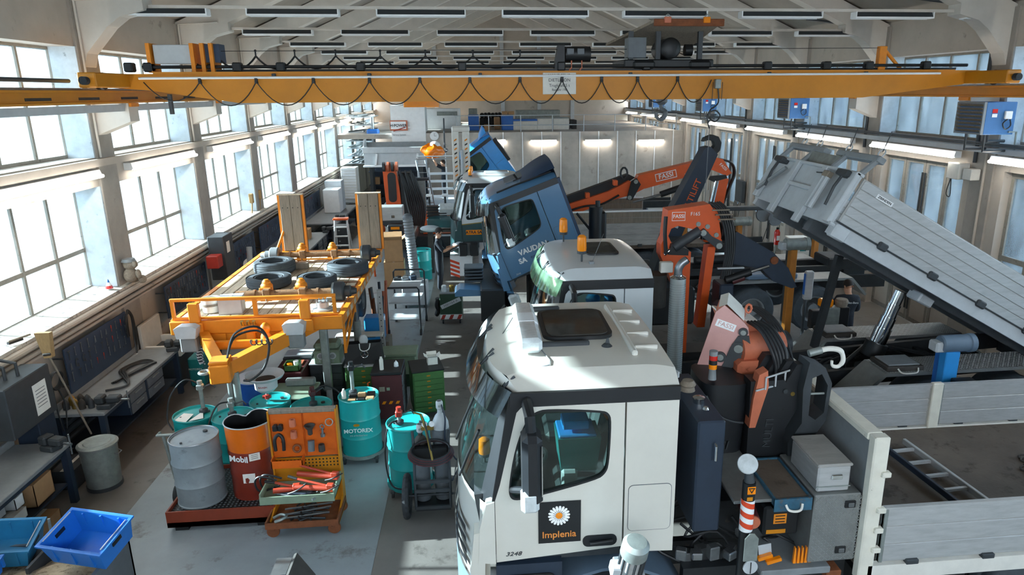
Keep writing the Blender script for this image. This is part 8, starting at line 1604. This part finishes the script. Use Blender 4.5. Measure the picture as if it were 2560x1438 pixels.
# upper level
UZ = 3.452
gr = thing('guard_rail', 'thin steel guard rail along the upper level edge', 'railing', (0, PY+.3, UZ))
for z in (.35, .8): part('rail_bar', B().cyl((-1.0, 0, z), (9.6, 0, z), .02, n=6), 'lightgrey', gr)
for k in range(8): part('rail_post', B().cyl((-.9+1.5*k, 0, 0), (-.9+1.5*k, 0, .82), .022, n=6), 'lightgrey', gr)
def up(x0, x1, ytop, Y): a = py(x0, ytop, Y); b = py(x1, ytop, Y); return a.x, b.x, a.z
for i, (x0, x1, yt, Y, m_, l, c) in enumerate(((1170, 1197, 288, 36, 'blue', 'left blue locker on the upper level', 'locker'), (1254, 1283, 288, 36, 'blue', 'right blue locker on the upper level', 'locker'), (1283, 1343, 303, 36, 'offwhite', 'low white counter with blue top edge on the upper level', 'counter'), (1343, 1422, 297, 36, 'offwhite', 'long white box unit on the upper level', 'box unit'), (1290, 1400, 276, 39, 'galv', 'grey sheet panel behind the white boxes upstairs', 'panel'), (1171, 1193, 272, 39, 'galv', 'tall grey cabinet behind the left blue locker', 'cabinet'), (1236, 1250, 294, 37, 'cardboard', 'brown box between the blue lockers', 'box'), (1210, 1225, 313, 36, 'cardboard', 'low carton at the rail between the blue lockers', 'box'), (1430, 1442, 300, 36.5, 'black', 'black rolled sheet at the end of the white boxes', 'roll'), (1062, 1150, 272, 38, 'white', 'white upper office cabin with window strip', 'cabin'))):
    xa, xb, zt = up(x0, x1, yt, Y); t = thing(l.split()[1] if 0 else c.replace(' ', '_'), l, c, ((xa+xb)/2, Y, UZ)); w2 = (xb-xa)/2; part('body', B().cb(-w2, w2, 0, 1.0, 0, zt-UZ, .015), m_, t)
    if c == 'counter': part('top_edge', B().bx(-w2, w2, -.01, 1.0, zt-UZ, zt-UZ+.08), 'blue', t, smooth=0)
    elif c == 'cabin': part('window_strip', B().bx(-.3, w2-.15, -.02, 0, (zt-UZ)*.66, (zt-UZ)*.86), 'galv', t, smooth=0)
    elif c == 'locker': part('locker_door', B().cb(-w2+.03, w2-.03, -.02, 0, .03, zt-UZ-.03, .006), 'blue', t)
    elif c == 'box unit': part('lid', B().bx(-w2-.03, w2+.03, -.03, 1.0, zt-UZ, zt-UZ+.05), 'galv', t, smooth=0); part('front_joint', B().bx(-.02, .02, -.005, 0, 0, zt-UZ), 'grey', t, smooth=0)
    else: part('face_plate', B().cb(-w2*.9, w2*.9, -.01, 0, .03, (zt-UZ)*.95, .004), m_, t)
for i, (x, Y, h) in enumerate(((1268, 36.4, .16), (1255, 36.4, .16))): a = py(x, 288, Y); one('archive_box', B().cb(-.15, .15, -.1, .1, 0, h, .01), 'cardboard', ('right', 'left')[i]+' brown archive box on the right blue locker', 'box', (a.x+.2-.06*i, Y, a.z+.03))
for i in range(9): a = py(1205+9*i, 285, 40); one('stored_chair' if i % 2 else 'stored_part', B().cb(-.14, .14, -.1, .1, 0, .5, .05).sph((0, 0, .62), .14, 10, 6), 'black', 'dark stored item in the shadow of the upper level', 'stored item', (a.x, 40+.3*(i % 3), UZ), group='dark stored items upstairs')
# ================================================================ right side: column lifts, reel, extinguisher, yard beyond
def lift_column(label, loc, h, m, motor='bluegrey', rz=0, box=True):
    t = thing('column_lift', label, 'column lift', loc, rz); wd_ = .10 if m == 'skyblue' else .065; part('column', B().cb(-wd_, wd_, -.07, .07, .05, h, .01), m, t); part('column_back', B().bx(-wd_*.6, wd_*1.8, .07, .2, .05, h), 'blue' if m == 'skyblue' else 'darkgrey', t, smooth=0); part('base', B().cb(-.35, .35, -.3, .5, 0, .08, .02), 'darkgrey', t)
    part('lift_motor', B(T(.05, 0, h+.10) @ RY(90) @ RX(0)).lathe([(0, -.22), (.10, -.22), (.115, -.2), (.115, .16), (.125, .17), (.125, .24), (.06, .27), (0, .27)], n=20), motor, t); part('gear_box', B().cb(-.26, -.1, -.08, .1, h, h+.14, .02), 'lightgrey', t)
    if box: bx_ = part('control_box', B().cb(.0, .28, -.26, -.08, h-.72, h-.35, .012), 'black', t); decal(bx_, 'control_panel', SIDE(.17, -.262, h-.5), .12, .2, 'tealdark'); decal(bx_, 'red_label', SIDE(.06, -.262, h-.42), .08, .04, 'white'); part('stop_button', B().cyl((.24, -.28, h-.68), (.24, -.26, h-.68), .03, n=12), 'amber', bx_)
    return t
lift_column('blue column lift with control box in front of the tread plate fender', (6.14, 8.05, 0), 1.98, 'skyblue', 'bluegrey')
lift_column('brown orange column lift with steel motor behind the folded crane', (5.80, 12.15, 0), 2.45, 'liftbrown', 'galv', box=False); lift_column('orange column lift near the gates behind the black jib', (6.70, 17.2, 0), 1.95, 'liftbrown', 'galv', box=False); lift_column('tall orange column lift under the raised tipper body', (8.4, 16.4, 0), 2.3, 'liftbrown', 'galv', box=False); lift_column('orange column lift beside the dropside bed', (5.3, 17.4, 0), 2.2, 'liftbrown', 'galv', box=False)
a = thing('oil_tester', 'silver box with scale mounted on the brown orange column', 'meter', (6.06, 12.0, 1.52)); part('meter_body', B().cb(-.06, .10, -.07, .03, 0, .55, .02), 'alu', a); part('scale', B().bx(-.062, -.06, -.06, .02, .1, .5), 'blue', a, smooth=0); part('meter_foot', B().cyl((0, 0, 0), (0, 0, -1.52), .03, n=8), 'darkgrey', a)
ph = thing('jack_stand', 'dark green work stand with orange clamp beside the mechanic', 'stand', (6.35, 11.55, 0)); part('stand_post', B().cb(-.12, .12, -.1, .1, 0, 1.5, .012), 'galv', ph); part('stand_side', B().cb(.12, .3, -.1, .1, 0, 1.5, .012), 'black', ph); part('clamp', B().cb(-.25, .0, -.08, .08, 1.5, 1.66, .03), 'amber', ph); part('cup', B().lathe([(0, 0), (.1, 0), (.12, .1), (.1, .14), (0, .14)], (.18, 0, 1.5), 16), 'wood', ph); part('side_box', B().cb(-.4, -.15, -.08, .08, 1.1, 1.45, .015), 'black', ph); part('hook_bar', B().tube(spline([(-.14, -.1, .5), (-.35, -.1, .48), (-.38, -.1, .3), (-.28, -.1, .2)], 4), .02, 6), 'black', ph)
fe = thing('fire_extinguisher', 'red fire extinguisher by the gate under the hose reels', 'extinguisher', (9.45, 21.0, .55)); part('cylinder', B().lathe([(0, 0), (.085, 0), (.09, .02), (.09, .4), (.06, .47), (.03, .49), (0, .49)], n=18), 'redlens', fe); part('valve', B().cb(-.04, .04, -.02, .02, .49, .56, .01), 'black', fe); part('extinguisher_label', B().bx(-.05, .05, -.094, -.09, .15, .3), 'white', fe, smooth=0); part('stand_leg', B().cyl((0, .05, -.55), (0, .05, .2), .02, n=6), 'galv', fe)
hr = thing('hose_reel', 'pair of dark hose reels on the gate pillar', 'hose reel', (9.0, 20.6, 1.55))
for k in range(2): part('reel', B(T(-.24+.34*k, -.1*k, .05-.12*k) @ RX(80)).lathe([(0, -.04), (.22, -.04), (.22, -.02), (.12, -.02), (.12, .04), (.22, .04), (.22, .06), (0, .06)], n=24), 'midgrey', hr)
part('reel_arm', B().cyl((0, 0, .1), (.8, .3, .2), .03, n=6), 'darkgrey', hr); part('air_hose', B().tube(spline([(-.1, -.2, -.1), (-.3, -.2, -.8), (-.5, -.2, -1.2)], 4), .012, 5), 'hose', hr)
cbx = thing('cable_board', 'dark switch board with dangling cables between two gates', 'switch board', (9.78, 25.1, 1.5)); part('board', B().cb(-.12, 0, -.35, .35, -.2, .6, .015), 'darkgrey', cbx)
for k in range(5): part('cable', B().tube(spline([(-.14, -.3+.15*k, -.2), (-.2, -.3+.14*k, -.7), (-.16, -.25+.1*k, -1.2)], 4), .014, 5), 'hose', cbx)
wb = thing('waste_bins', 'white cleaning station with blue labels by the far gate', 'cabinet', (9.2, 18.9, 0)); part('station', B().cb(-.3, .3, -.4, .4, 0, 1.2, .02), 'offwhite', wb); part('blue_label', B().bx(-.16, .02, -.405, -.4, .9, 1.15), 'tealdark', wb, smooth=0)
for k in range(5): one('stored_fitting', B().cb(-.12, .12, -.1, .1, 0, .25+.05*k, .03), ('rust', 'steel', 'darkgrey')[k % 3], 'scrap fitting piled under the raised tipper near the gate', 'fitting', (8.3+.28*k, 17.6+.1*(k % 2), 0), 15*k, 'fittings near the gate')
sf = thing('junction_box', 'pale electrical junction box on the pillar right of the tipper', 'electrical box', (9.72, 13.35, 3.55)); part('box', B().cb(-.12, .12, -.18, .18, 0, .32, .012), 'offwhite', sf); part('box', B().cb(-.08, .12, -.5, -.25, .02, .24, .01), 'offwhite', sf); part('cable', B().tube(spline([(-.1, .05, 0), (-.12, .1, -.3), (-.1, 0, -.35), (-.1, .04, 0)], 5), .01, 5), 'hose', sf)
# yard: parked trucks and trees beyond the gates, hedge and car roof on the left
def tree(lab, loc, h, r, seed):
    rs = random.Random(seed); t = thing('tree', lab, 'tree', loc, group='trees in the yard'); part('trunk', B().cyl((0, 0, 0), (0, 0, h*.6), .25, .12, n=8), 'wood', t); b = B()
    for i in range(900):
        a = rs.uniform(0, 6.28); q = rs.random()**.4; ph = math.acos(rs.uniform(-1, 1)); c = Vector((r*q*math.sin(ph)*math.cos(a), r*q*math.sin(ph)*math.sin(a), h*.62+h*.38*q*math.cos(ph))); s = rs.uniform(.15, .32); u = Vector((rs.uniform(-1, 1), rs.uniform(-1, 1), rs.uniform(-1, 1))).normalized(); v = u.orthogonal().normalized()
        b.add([c-u*s, c+v*s, c+u*s, c-v*s], [(0, 1, 2, 3)])
    o = part('foliage', b, 'leaf', t, smooth=0); o['kind'] = 'stuff'
for i in range(7): tree('leafy yard tree beyond the gates, %s from the camera' % ORD[i], (27+2.2*(i % 3), 12+6.0*i, -.05), 6.5+.6*(i % 3), 2.6, i)
for i in range(3):
    pt = thing('parked_truck', 'pale dropside truck parked in the yard, %s from the camera' % ORD[i], 'truck', (17.5, 17+9*i, -.05), 90); part('body', B().cb(-3, 3, -1.2, 1.2, .9, 2.1, .05), 'lightgrey', pt)
    for k in range(4): part('side_board', B().cb(-2.95, 2.95, 1.2, 1.24, .95+.28*k, 1.19+.28*k, .01), 'lightgrey', pt)
    part('cabin', B().cb(3.2, 4.9, -1.15, 1.15, .6, 2.7, .15), 'white', pt)
    for x in (-1.8, 1.2, 4.0):
        for y in (-1, 1): wheel(pt, (x, y, .5), .5)
def slope(lab, x, s_, m):
    rs = random.Random(5); hh = [[rs.uniform(0, 1) for _ in range(60)] for _ in range(12)]
    def f(u, v): i, j = int(v*11), int(u*59); return (x+s_*(9*v+1.6*hh[i][j]), -35+130*u, -.05+9.0*v**.8+1.2*(hh[i][j]-.5)*(v > 0))
    o = one('wooded_slope', B().grid(f, 60, 12), m, lab, 'hillside', smooth=0); o['kind'] = 'stuff'
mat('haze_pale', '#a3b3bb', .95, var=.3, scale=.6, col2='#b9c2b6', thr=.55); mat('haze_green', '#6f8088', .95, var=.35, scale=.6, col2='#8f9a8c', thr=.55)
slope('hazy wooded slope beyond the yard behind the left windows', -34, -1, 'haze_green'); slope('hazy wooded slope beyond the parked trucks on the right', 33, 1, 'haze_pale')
for i in range(4): tree('tree behind the left yard, %s from the camera' % ORD[i], (-22-2*(i % 2), 10+9*i, -.05), 5.5, 2.8, 20+i)
cr_ = thing('parked_car', 'pale car parked outside the second left window', 'car', (-10.2, 15.6, -.05), 90); part('car_body', B().cb(-2, 2, -.85, .85, .3, .95, .15), 'lightgrey', cr_); part('car_cabin', B().add([(-1.3, -.8, .9), (1.4, -.8, .9), (1.4, .8, .9), (-1.3, .8, .9), (-.7, -.65, 1.5), (.7, -.65, 1.5), (.7, .65, 1.5), (-.7, .65, 1.5)], [(4, 5, 6, 7), (0, 1, 5, 4), (1, 2, 6, 5), (2, 3, 7, 6), (3, 0, 4, 7)]), 'bluegrey', cr_)
for x in (-1.3, 1.3):
    for y in (-.8, .8): wheel(cr_, (x, y, .32), .32, .2)
